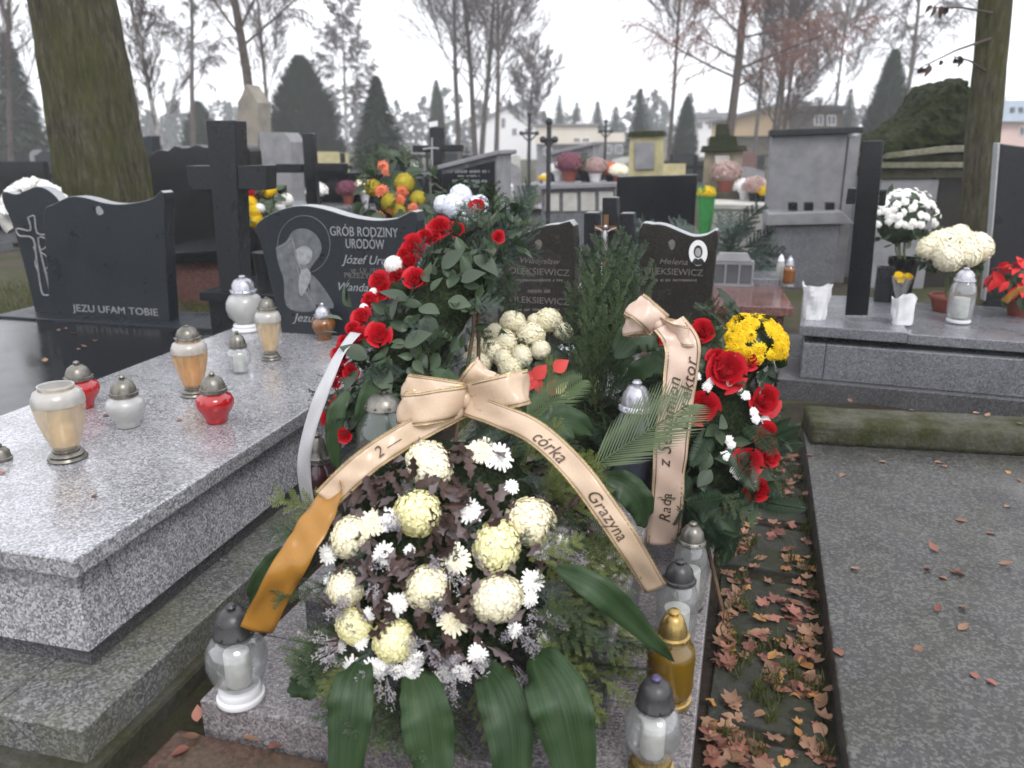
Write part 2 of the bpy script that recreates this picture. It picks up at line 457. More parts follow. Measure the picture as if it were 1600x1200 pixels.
def mossy_bark():
    t = NT('mossy bark')
    co = t.coord()
    m = t.n('Mapping', Vector=co, Scale=(1, 1, 0.22)).outputs[0]
    ridges = t.noise(m, 26, 8, 0.72)
    b = t.ramp(ridges, [(0.30, (0.014, 0.012, 0.009)), (0.5, (0.066, 0.058, 0.040)), (0.75, (0.15, 0.138, 0.10))])
    g = t.ramp(t.noise(co, 2.2, 6, 0.65), [(0.36, 0.0), (0.62, 1.0)])
    g2 = t.math('MULTIPLY', g, t.ramp(t.noise(co, 22, 4), [(0.3, 0.35), (0.7, 1.0)]))
    b = t.mix(t.math('MULTIPLY', g2, 0.85), b, (0.058, 0.066, 0.013))
    t.bump(ridges, 0.9, 0.05)
    return t.done(b, 0.95, 0.15)
M['mossy_bark'] = mossy_bark()
def mossy_stone(name, stone, moss, lo, hi, scale=6.0):
    t = NT(name)
    co = t.coord()
    n1 = t.noise(co, scale, 7, 0.68)
    st = t.ramp(t.noise(co, scale * 9, 3), [(0.3, tuple(x * 0.6 for x in stone)), (0.7, stone)])
    t.bump(t.noise(co, scale * 7, 5), 0.6, 0.015)
    return t.done(t.mix(t.ramp(n1, [(lo, 0.0), (hi, 1.0)]), st, t.ramp(t.noise(co, scale * 14, 3), [(0.3, tuple(x * 0.55 for x in moss)), (0.7, moss)])), 0.95, 0.15)
M['moss_kerb'] = mossy_stone('mossy concrete', (0.105, 0.10, 0.082), (0.042, 0.046, 0.017), 0.34, 0.62)
M['moss_roof'] = mossy_stone('mossy tomb roof', (0.05, 0.05, 0.038), (0.024, 0.033, 0.010), 0.30, 0.52, 3.0)
M['moss_band'] = mossy_stone('mossy cornice', (0.22, 0.215, 0.16), (0.09, 0.10, 0.045), 0.45, 0.75, 3.0)
M['foundation'] = mossy_stone('damp foundation', (0.07, 0.069, 0.06), (0.042, 0.042, 0.02), 0.36, 0.66, 5.0)
M['paving'] = mossy_stone('damp paving', (0.052, 0.053, 0.047), (0.035, 0.041, 0.018), 0.42, 0.7, 7.0)
def soil(name, a, b, g, amount):
    t = NT(name)
    co = t.coord()
    s = t.ramp(t.noise(co, 22, 8, 0.7), [(0.3, a), (0.7, b)])
    gr = t.ramp(t.noise(co, 1.3, 6, 0.65), [(0.5 - amount, 0.0), (0.66 - amount, 1.0)])
    s = t.mix(gr, s, t.ramp(t.noise(co, 60, 4), [(0.3, tuple(x * 0.5 for x in g)), (0.7, g)]))
    t.bump(t.noise(co, 60, 6, 0.7), 0.7, 0.03)
    return t.done(s, 0.95, 0.2)
M['soil'] = soil('damp soil', (0.016, 0.012, 0.009), (0.048, 0.036, 0.027), (0.036, 0.04, 0.014), 0.02)
M['ground'] = soil('cemetery ground', (0.04, 0.032, 0.025), (0.11, 0.092, 0.074), (0.058, 0.068, 0.020), 0.08)
def moss_core():                                  # the mossy straw body under the flowers
    t = NT('mossy wreath body')
    co = t.coord()
    h = t.noise(co, 70, 6, 0.75)
    t.bump(h, 1.0, 0.03)
    return t.done(t.ramp(h, [(0.32, (0.004, 0.007, 0.003)), (0.5, (0.020, 0.034, 0.014)), (0.7, (0.075, 0.085, 0.035))]), 0.95, 0.1)
M['core'] = moss_core()
def blade_mat():                                  # broad leaf with fine lengthwise veins
    t = NT('broad glossy leaves')
    uv = t.n('TexCoord').outputs['UV']
    rd = t.n('ObjectInfo').outputs['Random']
    st = t.noise(t.n('Mapping', Vector=uv, Scale=(26, 1.2, 1)).outputs[0], 1.0, 4, 0.6)
    bl = t.noise(t.coord(), 16, 4)
    c = t.ramp(t.math('ADD', t.math('MULTIPLY', rd, 0.4), t.math('MULTIPLY', bl, 0.6)), [(0.2, (0.009, 0.030, 0.009)), (0.8, (0.028, 0.062, 0.020))])
    c = t.mix(t.ramp(st, [(0.40, 0.0), (0.66, 0.7)]), c, (0.050, 0.085, 0.032))
    c = t.mix(t.ramp(t.noise(t.coord(), 45, 5, 0.7), [(0.62, 0.0), (0.70, 0.8)]), c, (0.06, 0.045, 0.02))
    t.bump(st, 0.25, 0.002)
    t.done(c, t.ramp(bl, [(0.3, 0.38), (0.7, 0.6)]), 0.35)
    tr = t.n('BsdfTranslucent', Color=c)
    mx = t.n('MixShader', Fac=0.15)
    t.t.links.new(t.p.outputs[0], mx.inputs[1]); t.t.links.new(tr.outputs[0], mx.inputs[2])
    t.t.links.new(mx.outputs[0], t.out.inputs['Surface'])
    return t.m
M['big_leaf'] = blade_mat()
def ribbon_mat(name, c, sheen_rough=0.38):
    t = NT(name)
    co = t.coord()
    w = t.noise(t.n('Mapping', Vector=co, Scale=(300, 40, 300)).outputs[0], 1.0, 2)
    cc = t.ramp(w, [(0.3, tuple(x * 0.9 for x in c)), (0.7, c)])
    t.done(cc, sheen_rough, 0.5)
    tr = t.n('BsdfTranslucent', Color=cc)
    mx = t.n('MixShader', Fac=0.2)
    t.t.links.new(t.p.outputs[0], mx.inputs[1]); t.t.links.new(tr.outputs[0], mx.inputs[2])
    t.t.links.new(mx.outputs[0], t.out.inputs['Surface'])
    return t.m
M['ribbon'] = ribbon_mat('peach satin', (0.66, 0.50, 0.36), 0.26)
M['ribbon_pink'] = ribbon_mat('pale pink satin', (0.68, 0.51, 0.41), 0.3)
M['ribbon_gold'] = ribbon_mat('golden satin', (0.40, 0.19, 0.03), 0.3)
M['ribbon_white'] = ribbon_mat('white satin', (0.50, 0.50, 0.52))
M['ribbon_edge'] = plain('gold ribbon edging', (0.50, 0.36, 0.16), 0.3, metal=0.6, var=0.3, scale=80)
M['ribbon_dark'] = plain('dark gold edging', (0.16, 0.11, 0.06), 0.4, metal=0.3, var=0.3, scale=80)
M['ink'] = plain('brown ink', (0.055, 0.028, 0.015), 0.5, var=0.2)
M['ink_black'] = plain('black ink', (0.02, 0.02, 0.02), 0.5, var=0.2)

# ------------------------------------------------------------------ the ground
def ground_sheet(x0, x1, y0, y1, z, step, amp):
    mb = MB()
    nx, ny = int((x1 - x0) / step), int((y1 - y0) / step)
    mb.grid([[(x0 + (x1 - x0) * i / nx, y0 + (y1 - y0) * j / ny,
               z + amp * noise.noise(V((i * 0.37, j * 0.37, 3.1)))) for i in range(nx + 1)] for j in range(ny + 1)])
    return mb
gm = MB()
gm.grid([[(x, y, -0.02) for x in (-900, -60, -20, 0, 20, 60, 900)] for y in (-40, 0, 20, 60, 200, 1500)])
struct('ground', gm, M['ground'])
path = struct('path', ground_sheet(-1.6, 2.6, 0.6, 4.6, -0.006, 0.06, 0.008), M['soil'])

# ------------------------------------------------------------------ lettering and outlines on stone
def text_mesh(s, size, mat, shear=0.0, depth=0.0012, align='CENTER', space=1.0):
    cu = bpy.data.curves.new('lettering', 'FONT')
    cu.body, cu.size, cu.shear, cu.extrude = s, size, shear, depth
    cu.align_x = align
    cu.align_y = 'CENTER'
    cu.space_character = space
    cu.resolution_u = 3
    ob = bpy.data.objects.new('lettering', cu)
    me = bpy.data.meshes.new_from_object(ob)
    me.materials.clear()
    me.materials.append(mat)
    bpy.data.objects.remove(ob)
    bpy.data.curves.remove(cu)
    return me
class Plane:                                      # an upright face through a point, turned by yaw
    def __init__(s, o, yaw):
        s.o, s.yaw = V((o[0], o[1], 0)), yaw
        s.ex = V((math.cos(yaw), -math.sin(yaw), 0))
        s.ey = V((math.sin(yaw), math.cos(yaw), 0))
    def at(s, u, v):                              # pixel -> (x, z) on the face
        d = ray(u, v)
        t = s.o.dot(s.ey) / d.dot(s.ey)
        p = d * t
        return ((p - s.o).dot(s.ex), p.z + CAM_H)
    def poly(s, pts):
        return [s.at(u, v) for u, v in pts]
    def mat(s, x=0, y=0, z=0):
        return Matrix.Translation(s.o + s.ex * x + s.ey * y + V((0, 0, z))) @ Matrix.Rotation(-s.yaw, 4, 'Z')
    def text(s, txt, u, v, hpx, mat, parent, shear=0.0, name='lettering', width=None, space=1.0):
        x, z = s.at(u, v)
        _, z2 = s.at(u, v - hpx)
        me = text_mesh(txt, (z2 - z) * 1.42, mat, shear, space=space)
        m = s.mat(x, -0.0015, z) @ Matrix.Rotation(math.pi / 2, 4, 'X')
        if width:
            w = max(q.co.x for q in me.vertices) - min(q.co.x for q in me.vertices)
            x1, _ = s.at(u - width / 2, v)
            x2, _ = s.at(u + width / 2, v)
            m = m @ Matrix.Diagonal((abs(x2 - x1) / w, 1, 1, 1))
        return put(name, me, parent, m)
    def shape(s, pts, name, mat, parent, proud=0.002, smooth=6):
        if smooth: pts = [(p.x, p.y) for p in crom([(a, b, 0) for a, b in pts] + [(*pts[0], 0)], len(pts) * smooth)[:-1]]
        mb = MB()
        mb.prism(s.poly(pts), -proud, 0.0005)
        return put(name, mb.mesh(name, mat, False), parent, s.mat())
    def strokes(s, u, v, w, h, mat, parent, seed=1):   # a row of worn, unreadable letters
        r = random.Random(seed)
        mb = MB()
        a = u - w / 2
        while a < u + w / 2:
            b = a + r.uniform(1.6, 3.4)
            if r.random() < 0.85:
                q = s.poly([(a, v + h / 2), (a, v - h / 2 + r.uniform(0, h * 0.3)), (b - 0.7, v - h / 2), (b - 0.7, v + h / 2 - r.uniform(0, h * 0.4))])
                mb.prism(q, -0.0015, 0.0005)
            a = b + 0.3
        return props(put('worn_lettering', mb.mesh('worn_lettering', mat, False), parent, s.mat()), kind='stuff')
    def line(s, pts, name, mat, parent, wpx=2.0, closed=False, n=4):
        pts = crom([(a, b, 0) for a, b in (pts + [pts[0]] if closed else pts)], len(pts) * n)
        r = abs(s.at(pts[0].x + wpx, pts[0].y)[0] - s.at(pts[0].x, pts[0].y)[0]) / 2
        mb = MB()
        mb.tube([(x, -0.0005, z) for x, z in (s.at(p.x, p.y) for p in pts)], r, 5)
        return put(name, mb.mesh(name, mat), parent, s.mat())
def slab_stone(pl, pts, th, name, mat, parent, smooth=4, y0=0.0, bev=0.006):
    if smooth:
        q = crom([(a, b, 0) for a, b in pts], (len(pts) - 1) * smooth)
        pts = [(p.x, p.y) for p in q]
    mb = MB()
    mb.prism(pl.poly(pts), y0, y0 + th)
    me = mb.mesh(name, mat, False)
    if smooth and th < 0.2:                        # the top edge is left sawn, not polished
        me.materials.append(M['edge'])
        for p in me.polygons:
            if p.normal.z > 0.35: p.material_index = 1
    return bevel(put(name, me, parent, pl.mat()), bev, 2)
def block(name, mat, parent, x0, x1, y0, y1, z0, z1, t=0.0, bev=0.005, **k):
    mb = MB()
    mb.box(x0, x1, y0, y1, z0, z1, t, **k)
    return bevel(mb.build(name, mat, parent, smooth=False), bev, 2)

# ------------------------------------------------------------------ left grave, pale grey granite
YL = math.radians(14)
left = thing('granite_grave', 'pale grey granite grave with sloping sides and ten candle lanterns on its slab', 'grave', (-1.11, 1.81, 0), -YL)
block('foundation', M['foundation'], left, -1.32, 0.155, -0.235, 3.0, -0.1, 0.055, 0.0, 0.015)
for a in ((-1.27, -0.155, -0.185, 0.09), (-0.15, 0.125, -0.185, 0.62), (-0.15, 0.125, 0.625, 1.78), (-0.15, 0.125, 1.785, 2.95), (-1.27, -0.155, 0.095, 2.95)):
    block('plinth_slab', M['granite_rough'], left, *a, 0.05, 0.15 + rnd(-0.001, 0.001))
block('recess', M['granite_body'], left, -1.06, -0.035, 0.035, 2.78, 0.149, 0.222)
def sloped(x0, x1, y0, y1, z0, z1, r, f, b):      # right, front and back faces lean in by r, f, b
    mb = MB()
    a = [(x0, y0, z0), (x1, y0, z0), (x1, y1, z0), (x0, y1, z0), (x0, y0 + f, z1), (x1 - r, y0 + f, z1), (x1 - r, y1 - b, z1), (x0, y1 - b, z1)]
    return mb.add(a, [(3, 2, 1, 0), (4, 5, 6, 7), (0, 1, 5, 4), (1, 2, 6, 5), (2, 3, 7, 6), (3, 0, 4, 7)])
for (y0, y1, f) in ((0.0, 0.155, 0.05), (0.159, 1.45, 0), (1.454, 2.76, 0)):
    bevel(sloped(-1.09, 0.0, y0, y1, 0.22, 0.438, 0.055, f, 0).build('side_panel', M['granite'], left, smooth=False), 0.004)
block('joint_core', M['granite_body'], left, -1.05, -0.065, 0.06, 2.75, 0.225, 0.446, bev=0.002)
block('cover_slab', M['granite'], left, -1.10, 0.012, -0.012, 2.80, 0.445, 0.5, 0.0, 0.006)
pl = Plane(left.matrix_basis @ V((-0.4, 2.40, 0)), YL)
hs = slab_stone(pl, [(441, 524), (424, 450), (406, 378), (397, 358), (412, 340), (440, 327), (470, 321), (505, 326), (545, 338), (585, 344), (620, 341), (650, 331), (648, 390), (634, 450), (622, 524)], 0.11, 'headstone', M['slate'], left, 3)
pl.text('GRÓB RODZINY', 568, 363, 15, M['letter'], hs, width=106)
pl.text('URODÓW', 570, 382, 15, M['letter'], hs, width=60)
pl.text('Józef Uroda', 578, 407, 14, M['letter'], hs, shear=0.35, width=88)
pl.text('ur. 1.V. 1919', 572, 423, 8, M['letter_dim'], hs, width=46)
pl.text('PRZEŻYŁ', 560, 431, 8, M['letter_dim'], hs, width=44)
pl.text('Wanda', 550, 449, 13, M['letter'], hs, shear=0.35, width=46)
pl.text('Jezu', 474, 497, 13, M['letter'], hs, shear=0.35, width=34)
pl.line([(475 + 41 * math.cos(a), 382 + 45 * math.sin(a)) for a in [k * math.pi / 10 for k in range(20)]], 'halo', M['engrave'], hs, 1.3, True, 2)
pl.shape([(431, 386), (447, 377), (458, 361), (475, 357), (492, 365), (502, 382), (500, 398), (490, 412), (482, 425), (476, 440), (480, 455), (466, 448), (448, 440), (436, 415)], 'veil', M['engrave'], hs, 0.0015)
pl.shape([(463, 390), (475, 384), (487, 391), (487, 404), (478, 413), (467, 410)], 'face', M['engrave_lite'], hs, 0.0025)
pl.shape([(436, 398), (448, 408), (462, 434), (471, 452), (462, 466), (446, 470), (444, 440)], 'sleeve', M['engrave'], hs, 0.003)
pl.shape([(484, 428), (492, 433), (506, 450), (520, 472), (519, 482), (496, 476), (486, 458)], 'sleeve', M['engrave'], hs, 0.003)
pl.shape([(471, 421), (481, 420), (486, 432), (480, 450), (471, 462), (467, 445)], 'praying_hands', M['engrave_lite'], hs, 0.0035)
pl.shape([(448, 458), (466, 447), (486, 458), (494, 476), (488, 486), (462, 486), (447, 476)], 'robe', M['engrave'], hs, 0.0022)
for q in ([(432, 388), (446, 381), (455, 372), (460, 386), (464, 405), (472, 422)], [(464, 416), (469, 432), (480, 446), (488, 470)], [(484, 432), (478, 452), (490, 478)], [(450, 462), (470, 452), (488, 470)]):
    pl.line(q, 'engraved_fold', M['engrave_lite'], hs, 1.1)

# ------------------------------------------------------------------ dark grey stone cross behind it
cp = Plane(D(352, 400, 4.95), math.radians(11))
cr = thing('stone_cross', 'tall plain dark grey stone cross behind the family headstone with the praying figure', 'cross', cp.o, -cp.yaw)
z0 = 0.0
slab_stone(cp, [(321, 188), (367, 188), (380, 560), (352, 560)], 0.14, 'post', M['anthracite'], cr, 0)
slab_stone(cp, [(290, 259), (329.6, 259), (332.6, 297), (295, 298)], 0.135, 'cross_arm', M['anthracite'], cr, 0, 0.0025)
slab_stone(cp, [(370.2, 259), (416, 258), (416, 297), (371.6, 297)], 0.135, 'cross_arm', M['anthracite'], cr, 0, 0.0025)
cb = MB(); cb.box(-0.2, 0.22, -0.1, 0.26, -0.03, 0.12)
bevel(cb.build('base', M['anthracite'], cr, smooth=False), 0.008)

# ------------------------------------------------------------------ dark grave at the far left
dark = thing('black_grave', 'polished black grave with a raised edge strip and a wavy two part headstone', 'grave', (-1.11, 1.81, 0), -YL)
block('body', M['black'], dark, -3.34, -1.36, 0.25, 3.3, -0.02, 0.284)
block('cover_slab', M['black'], dark, -3.36, -1.35, 0.23, 2.98, 0.285, 0.33)
block('edge_strip', M['black'], dark, -1.345, -1.27, 0.2, 2.55, -0.02, 0.425)
block('edge_strip', M['black'], dark, -1.345, -1.27, 2.56, 3.2, -0.02, 0.40)
block('headstone_base', M['slate'], dark, -3.36, -1.37, 2.99, 3.45, 0.284, 0.345)
pd = Plane(dark.matrix_basis @ V((-1.9, 3.12, 0)), YL)
hb = slab_stone(pd, [(50, 510), (28, 420), (8, 350), (-6, 318), (-6, 300), (14, 304), (30, 298), (48, 292), (66, 298), (84, 316), (92, 340), (100, 510)], 0.09, 'headstone', M['slate'], dark, 3, 0.055)
ha = slab_stone(pd, [(78, 510), (74, 420), (68, 334), (84, 319), (110, 307), (135, 309), (160, 316), (185, 319), (215, 316), (238, 310), (256, 301), (258, 380), (266, 510)], 0.105, 'headstone', M['slate'], dark, 3, -0.002)
pd2 = Plane(dark.matrix_basis @ V((-1.9, 3.117, 0)), YL)
pd2.text('JEZU UFAM TOBIE', 180, 485, 11, M['letter'], ha, width=132)
pd2.shape([(150, 325), (155, 322), (162, 331), (158, 336), (152, 334)], 'small_emblem', M['letter'], ha, 0.002, 3)
pd3 = Plane(dark.matrix_basis @ V((-1.9, 3.172, 0)), YL)
for q in ([(44, 340), (54, 338), (58, 364), (75, 367), (74, 373), (60, 372), (67, 408), (78, 455), (72, 461), (65, 455), (58, 410), (52, 373), (32, 369), (26, 362), (28, 357), (48, 360)],):
    pd3.line(q, 'engraved_cross', M['engrave_lite'], hb, 2.2, True, 3)
pd3.line([(70, 372), (74, 380), (70, 388), (62, 392), (72, 400), (77, 412), (70, 424), (78, 428)], 'engraved_branch', M['engrave_lite'], hb, 1.6)
pd3.line([(52, 385), (57, 400), (55, 412), (62, 430)], 'engraved_branch', M['engrave_lite'], hb, 1.4)

# ------------------------------------------------------------------ middle grave that carries the wreaths
YC = math.radians(16.3)
mid = thing('wreath_grave', 'low pinkish granite grave heaped with wreaths, two brown headstones and three pillars at its head', 'grave', (-0.81, 1.75, 0), -YC)
block('plinth_slab', M['granite_pink'], mid, 0.0, 0.62, 0.0, 0.30, -0.04, 0.12)
block('plinth_slab', M['granite_pink'], mid, 0.624, 1.24, 0.0, 0.30, -0.04, 0.1195)
for (a, b) in ((0.304, 1.55), (1.554, 2.75)):
    block('plinth_slab', M['granite_pink'], mid, 0.0, 0.30, a, b, -0.04, 0.12)
    block('plinth_slab', M['granite_pink'], mid, 0.94, 1.24, a, b, -0.04, 0.1195)
block('body', M['granite_body'], mid, 0.215, 1.03, 0.185, 2.2, 0.05, 0.345)
block('cover_slab', M['granite_pink'], mid, 0.205, 1.04, 0.175, 2.2, 0.346, 0.382)
block('headstone_base', M['brown_stone'], mid, 0.06, 1.20, 2.28, 2.72, 0.119, 0.36)
pc = Plane(mid.matrix_basis @ V((0.62, 2.40, 0)), YC)
h1 = slab_stone(pc, [(778, 540), (776, 450), (770, 392), (790, 378), (815, 366), (845, 354), (872, 350), (897, 353), (898, 450), (899, 540)], 0.1, 'headstone', M['brown_stone'], mid, 3)
h2 = slab_stone(pc, [(1001, 540), (1000, 450), (999, 357), (1020, 350), (1040, 352), (1064, 362), (1084, 369), (1104, 367), (1122, 360), (1119, 400), (1112, 470), (1106, 540)], 0.1, 'headstone', M['brown_stone'], mid, 3)
pc.text('Władysław', 842, 408, 9, M['letter_dim'], h1, shear=0.25, width=62)
pc.text('OLEKSIEWICZ', 842, 425, 10, M['letter_dim'], h1, width=94)
pc.strokes(842, 438, 74, 4, M['letter_dim'], h1, 1)
pc.strokes(842, 484, 74, 4, M['letter_dim'], h1, 3)
pc.strokes(842, 455, 34, 6, M['letter_dim'], h1, 4)
pc.text('OLEKSIEWICZ', 842, 470, 10, M['letter_dim'], h1, width=94)
pc.text('Helena', 1052, 409, 9, M['letter_dim'], h2, shear=0.25, width=44)
pc.text('OLEKSIEWICZ', 1052, 425, 10, M['letter_dim'], h2, width=92)
pc.strokes(1052, 438, 70, 4, M['letter_dim'], h2, 2)
for (st, u) in ((h1, 842), (h2, 1050)):
    pc.shape([(u - 6, 378), (u, 374), (u + 5, 379), (u + 3, 388), (u - 2, 390)], 'small_emblem', M['letter_dim'], st, 0.002, 2)
md = pc.shape([(1091 + 14.5 * math.cos(a), 395 + 20 * math.sin(a)) for a in [k * math.pi / 8 for k in range(16)]], 'photo_medallion', M['porcelain'], h2, 0.006, 2)
pc.shape([(1091 + 7 * math.cos(a), 393 + 10 * math.sin(a)) for a in [k * math.pi / 6 for k in range(12)]], 'hair', M['photo_dark'], md, 0.0072, 2)
pc.shape([(1091 + 4.6 * math.cos(a), 394 + 7 * math.sin(a)) for a in [k * math.pi / 6 for k in range(12)]], 'face', M['photo_grey'], md, 0.0082, 2)
pc.shape([(1081, 410), (1086, 403), (1091, 405), (1096, 403), (1101, 410), (1096, 413.5), (1086, 413.5)], 'shoulders', M['photo_dark'], md, 0.0072, 2)
for (a, b, vt) in ((911, 933, 333), (940, 963, 309), (967, 989, 334)):
    slab_stone(pc, [(a, vt), (b, vt), (b, 545), (a, 545)], 0.1, 'pillar', M['anthracite'], mid, 0, 0.015)
x, z = pc.at(946, 372)
cx = thing('crucifix', 'small bronze crucifix in front of the middle pillar between the brown headstones', 'crucifix', pc.mat(x, 0, z) @ V((0, 0.012, -0.05)), -YC)
cm = MB(); cm.box(-0.012, 0.012, -0.012, 0.0, -0.08, 0.16); cm.box(-0.055, -0.0125, -0.011, -0.001, 0.085, 0.108); cm.box(0.0125, 0.055, -0.011, -0.001, 0.085, 0.108)
cm.build('cross', M['bronze'], cx, smooth=False)
fg = MB()
fg.tube([(0, -0.02, -0.05), (0.004, -0.024, 0.0), (0, -0.022, 0.03), (0, -0.022, 0.07), (0, -0.022, 0.088)], [0.005, 0.008, 0.009, 0.013, 0.006], 7)
fg.ball((0.002, -0.025, 0.104), 0.011, 7, 5)
for q in (-1, 1): fg.tube([(q * 0.01, -0.022, 0.082), (q * 0.03, -0.02, 0.094), (q * 0.05, -0.016, 0.1)], [0.005, 0.004, 0.003], 5)
fg.build('figure', M['silver'], cx)

# low maroon slab before it
ms = thing('maroon_slab', 'low dull maroon stone slab on the ground before the wreath grave', 'slab', (-0.81, 1.75, 0), -YC)
block('slab', M['maroon_slab'], ms, -0.06, 0.62, -0.62, -0.02, -0.03, 0.035, 0, 0.008)
block('slab', M['maroon_slab'], ms, 0.626, 1.25, -0.62, -0.02, -0.03, 0.034, 0, 0.008)

# ------------------------------------------------------------------ terrazzo slab with mossy kerb at the right
YR = math.radians(16.9)
ter = thing('terrazzo_slab', 'broad dark grey terrazzo grave slab dotted with fallen leaves beside the leafy path', 'grave slab', (0.79, 1.54, 0), -YR)
block('slab', M['terrazzo'], ter, 0.0, 2.1, -0.8, 2.62, -0.05, 0.1, 0, 0.007)
krb = thing('mossy_kerb', 'long mossy concrete kerb block lying across the end of the terrazzo slab', 'kerb', ter.matrix_basis @ V((0, 2.2, 0.1)), -math.radians(9.5))
def rough_box(x0, x1, y0, y1, z0, z1, step, amp, seed):
    import bmesh
    bm = bmesh.new()
    nx, ny, nz = max(1, int((x1 - x0) / step)), max(1, int((y1 - y0) / step)), max(1, int((z1 - z0) / step))
    bmesh.ops.create_cube(bm, size=1)
    bmesh.ops.subdivide_edges(bm, edges=[e for e in bm.edges if abs(e.verts[0].co.x - e.verts[1].co.x) > 0.5], cuts=nx, use_grid_fill=True)
    bmesh.ops.subdivide_edges(bm, edges=[e for e in bm.edges if abs(e.verts[0].co.y - e.verts[1].co.y) > 0.5], cuts=ny, use_grid_fill=True)
    bmesh.ops.subdivide_edges(bm, edges=[e for e in bm.edges if abs(e.verts[0].co.z - e.verts[1].co.z) > 0.5], cuts=nz, use_grid_fill=True)
    for q in bm.verts:
        c = q.co
        edge = sum(abs(abs(a) - 0.5) < 1e-4 for a in c)
        c = V((x0 + (c.x + 0.5) * (x1 - x0), y0 + (c.y + 0.5) * (y1 - y0), z0 + (c.z + 0.5) * (z1 - z0)))
        n = noise.noise_vector(c * 9 + V((seed, 0, 0))) * amp + noise.noise_vector(c * 30 + V((seed, 4, 0))) * amp * 0.5
        ctr = V(((x0 + x1) / 2, (y0 + y1) / 2, (z0 + z1) / 2))
        if edge >= 2: n += (ctr - c) * V((0.004, 0.03, 0.05))
        if c.z < z0 + 1e-4: n.z = 0
        q.co = c + n
    me = bpy.data.meshes.new('block')
    bm.to_mesh(me); bm.free()
    return me
me = rough_box(0.02, 2.3, 0.0, 0.27, 0.0, 0.115, 0.03, 0.005, 1.7)
me.materials.append(M['moss_kerb'])
me.polygons.foreach_set('use_smooth', [True] * len(me.polygons))
put('kerb_block', me, krb, None, False)

# ------------------------------------------------------------------ grey grave at the right with black cross
YG = math.radians(20)
rg0 = P(1250, 508, 0.44)
rg = thing('grey_grave', 'raised blue grey granite grave carrying the black cross and flower pots', 'grave', (rg0.x, rg0.y, 0), -YG)
block('cover_slab', M['granite_blue'], rg, 0.0, 0.60, 0.0, 1.15, 0.375, 0.44)
block('cover_slab', M['granite_blue'], rg, 0.604, 2.2, 0.03, 1.15, 0.365, 0.425)
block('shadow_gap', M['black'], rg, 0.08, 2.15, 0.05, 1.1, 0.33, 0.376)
block('side_panel', M['granite_blue'], rg, 0.03, 0.16, -0.005, 1.13, 0.11, 0.332, 0.0)
block('side_panel', M['granite_blue'], rg, 0.163, 2.2, -0.002, 1.13, 0.11, 0.331, 0.0)
block('plinth', M['granite_body'], rg, -0.1, 2.3, -0.06, 1.25, -0.05, 0.108)
block('edge_post', M['pale_stone'], rg, -0.22, -0.12, -0.1, 1.2, -0.05, 0.30)
pg = Plane(rg.matrix_basis @ V((0.28, 0.22, 0)), math.radians(24))
bc = thing('black_cross', 'glossy black stone cross with short arms on the blue grey grave', 'cross', pg.o + V((0, 0, 0.44)), -pg.yaw)
slab_stone(pg, [(1346, 220), (1381, 220), (1356, 493), (1320, 493)], 0.10, 'post', M['black'], bc, 0)
slab_stone(pg, [(1325, 294), (1338, 294.5), (1336, 319), (1321, 319)], 0.095, 'cross_arm', M['black'], bc, 0, 0.003)
slab_stone(pg, [(1374.5, 297), (1386, 297), (1383, 322), (1372.2, 322)], 0.095, 'cross_arm', M['black'], bc, 0, 0.003)

# ------------------------------------------------------------------ red granite grave behind the path
r0 = P(1241, 481, 0.5)
red = thing('red_granite_grave', 'polished red granite grave behind the brown headstone with the oval portrait', 'grave', (r0.x, r0.y, 0), -math.radians(12))
block('cover_slab', M['red_granite'], red, -1.0, 0.0, 0.0, 1.55, 0.44, 0.5)
block('body', M['red_granite'], red, -0.95, -0.05, 0.05, 1.5, 0.1, 0.439)
block('plinth', M['granite_pink'], red, -1.06, 0.08, -0.08, 1.6, -0.05, 0.1)

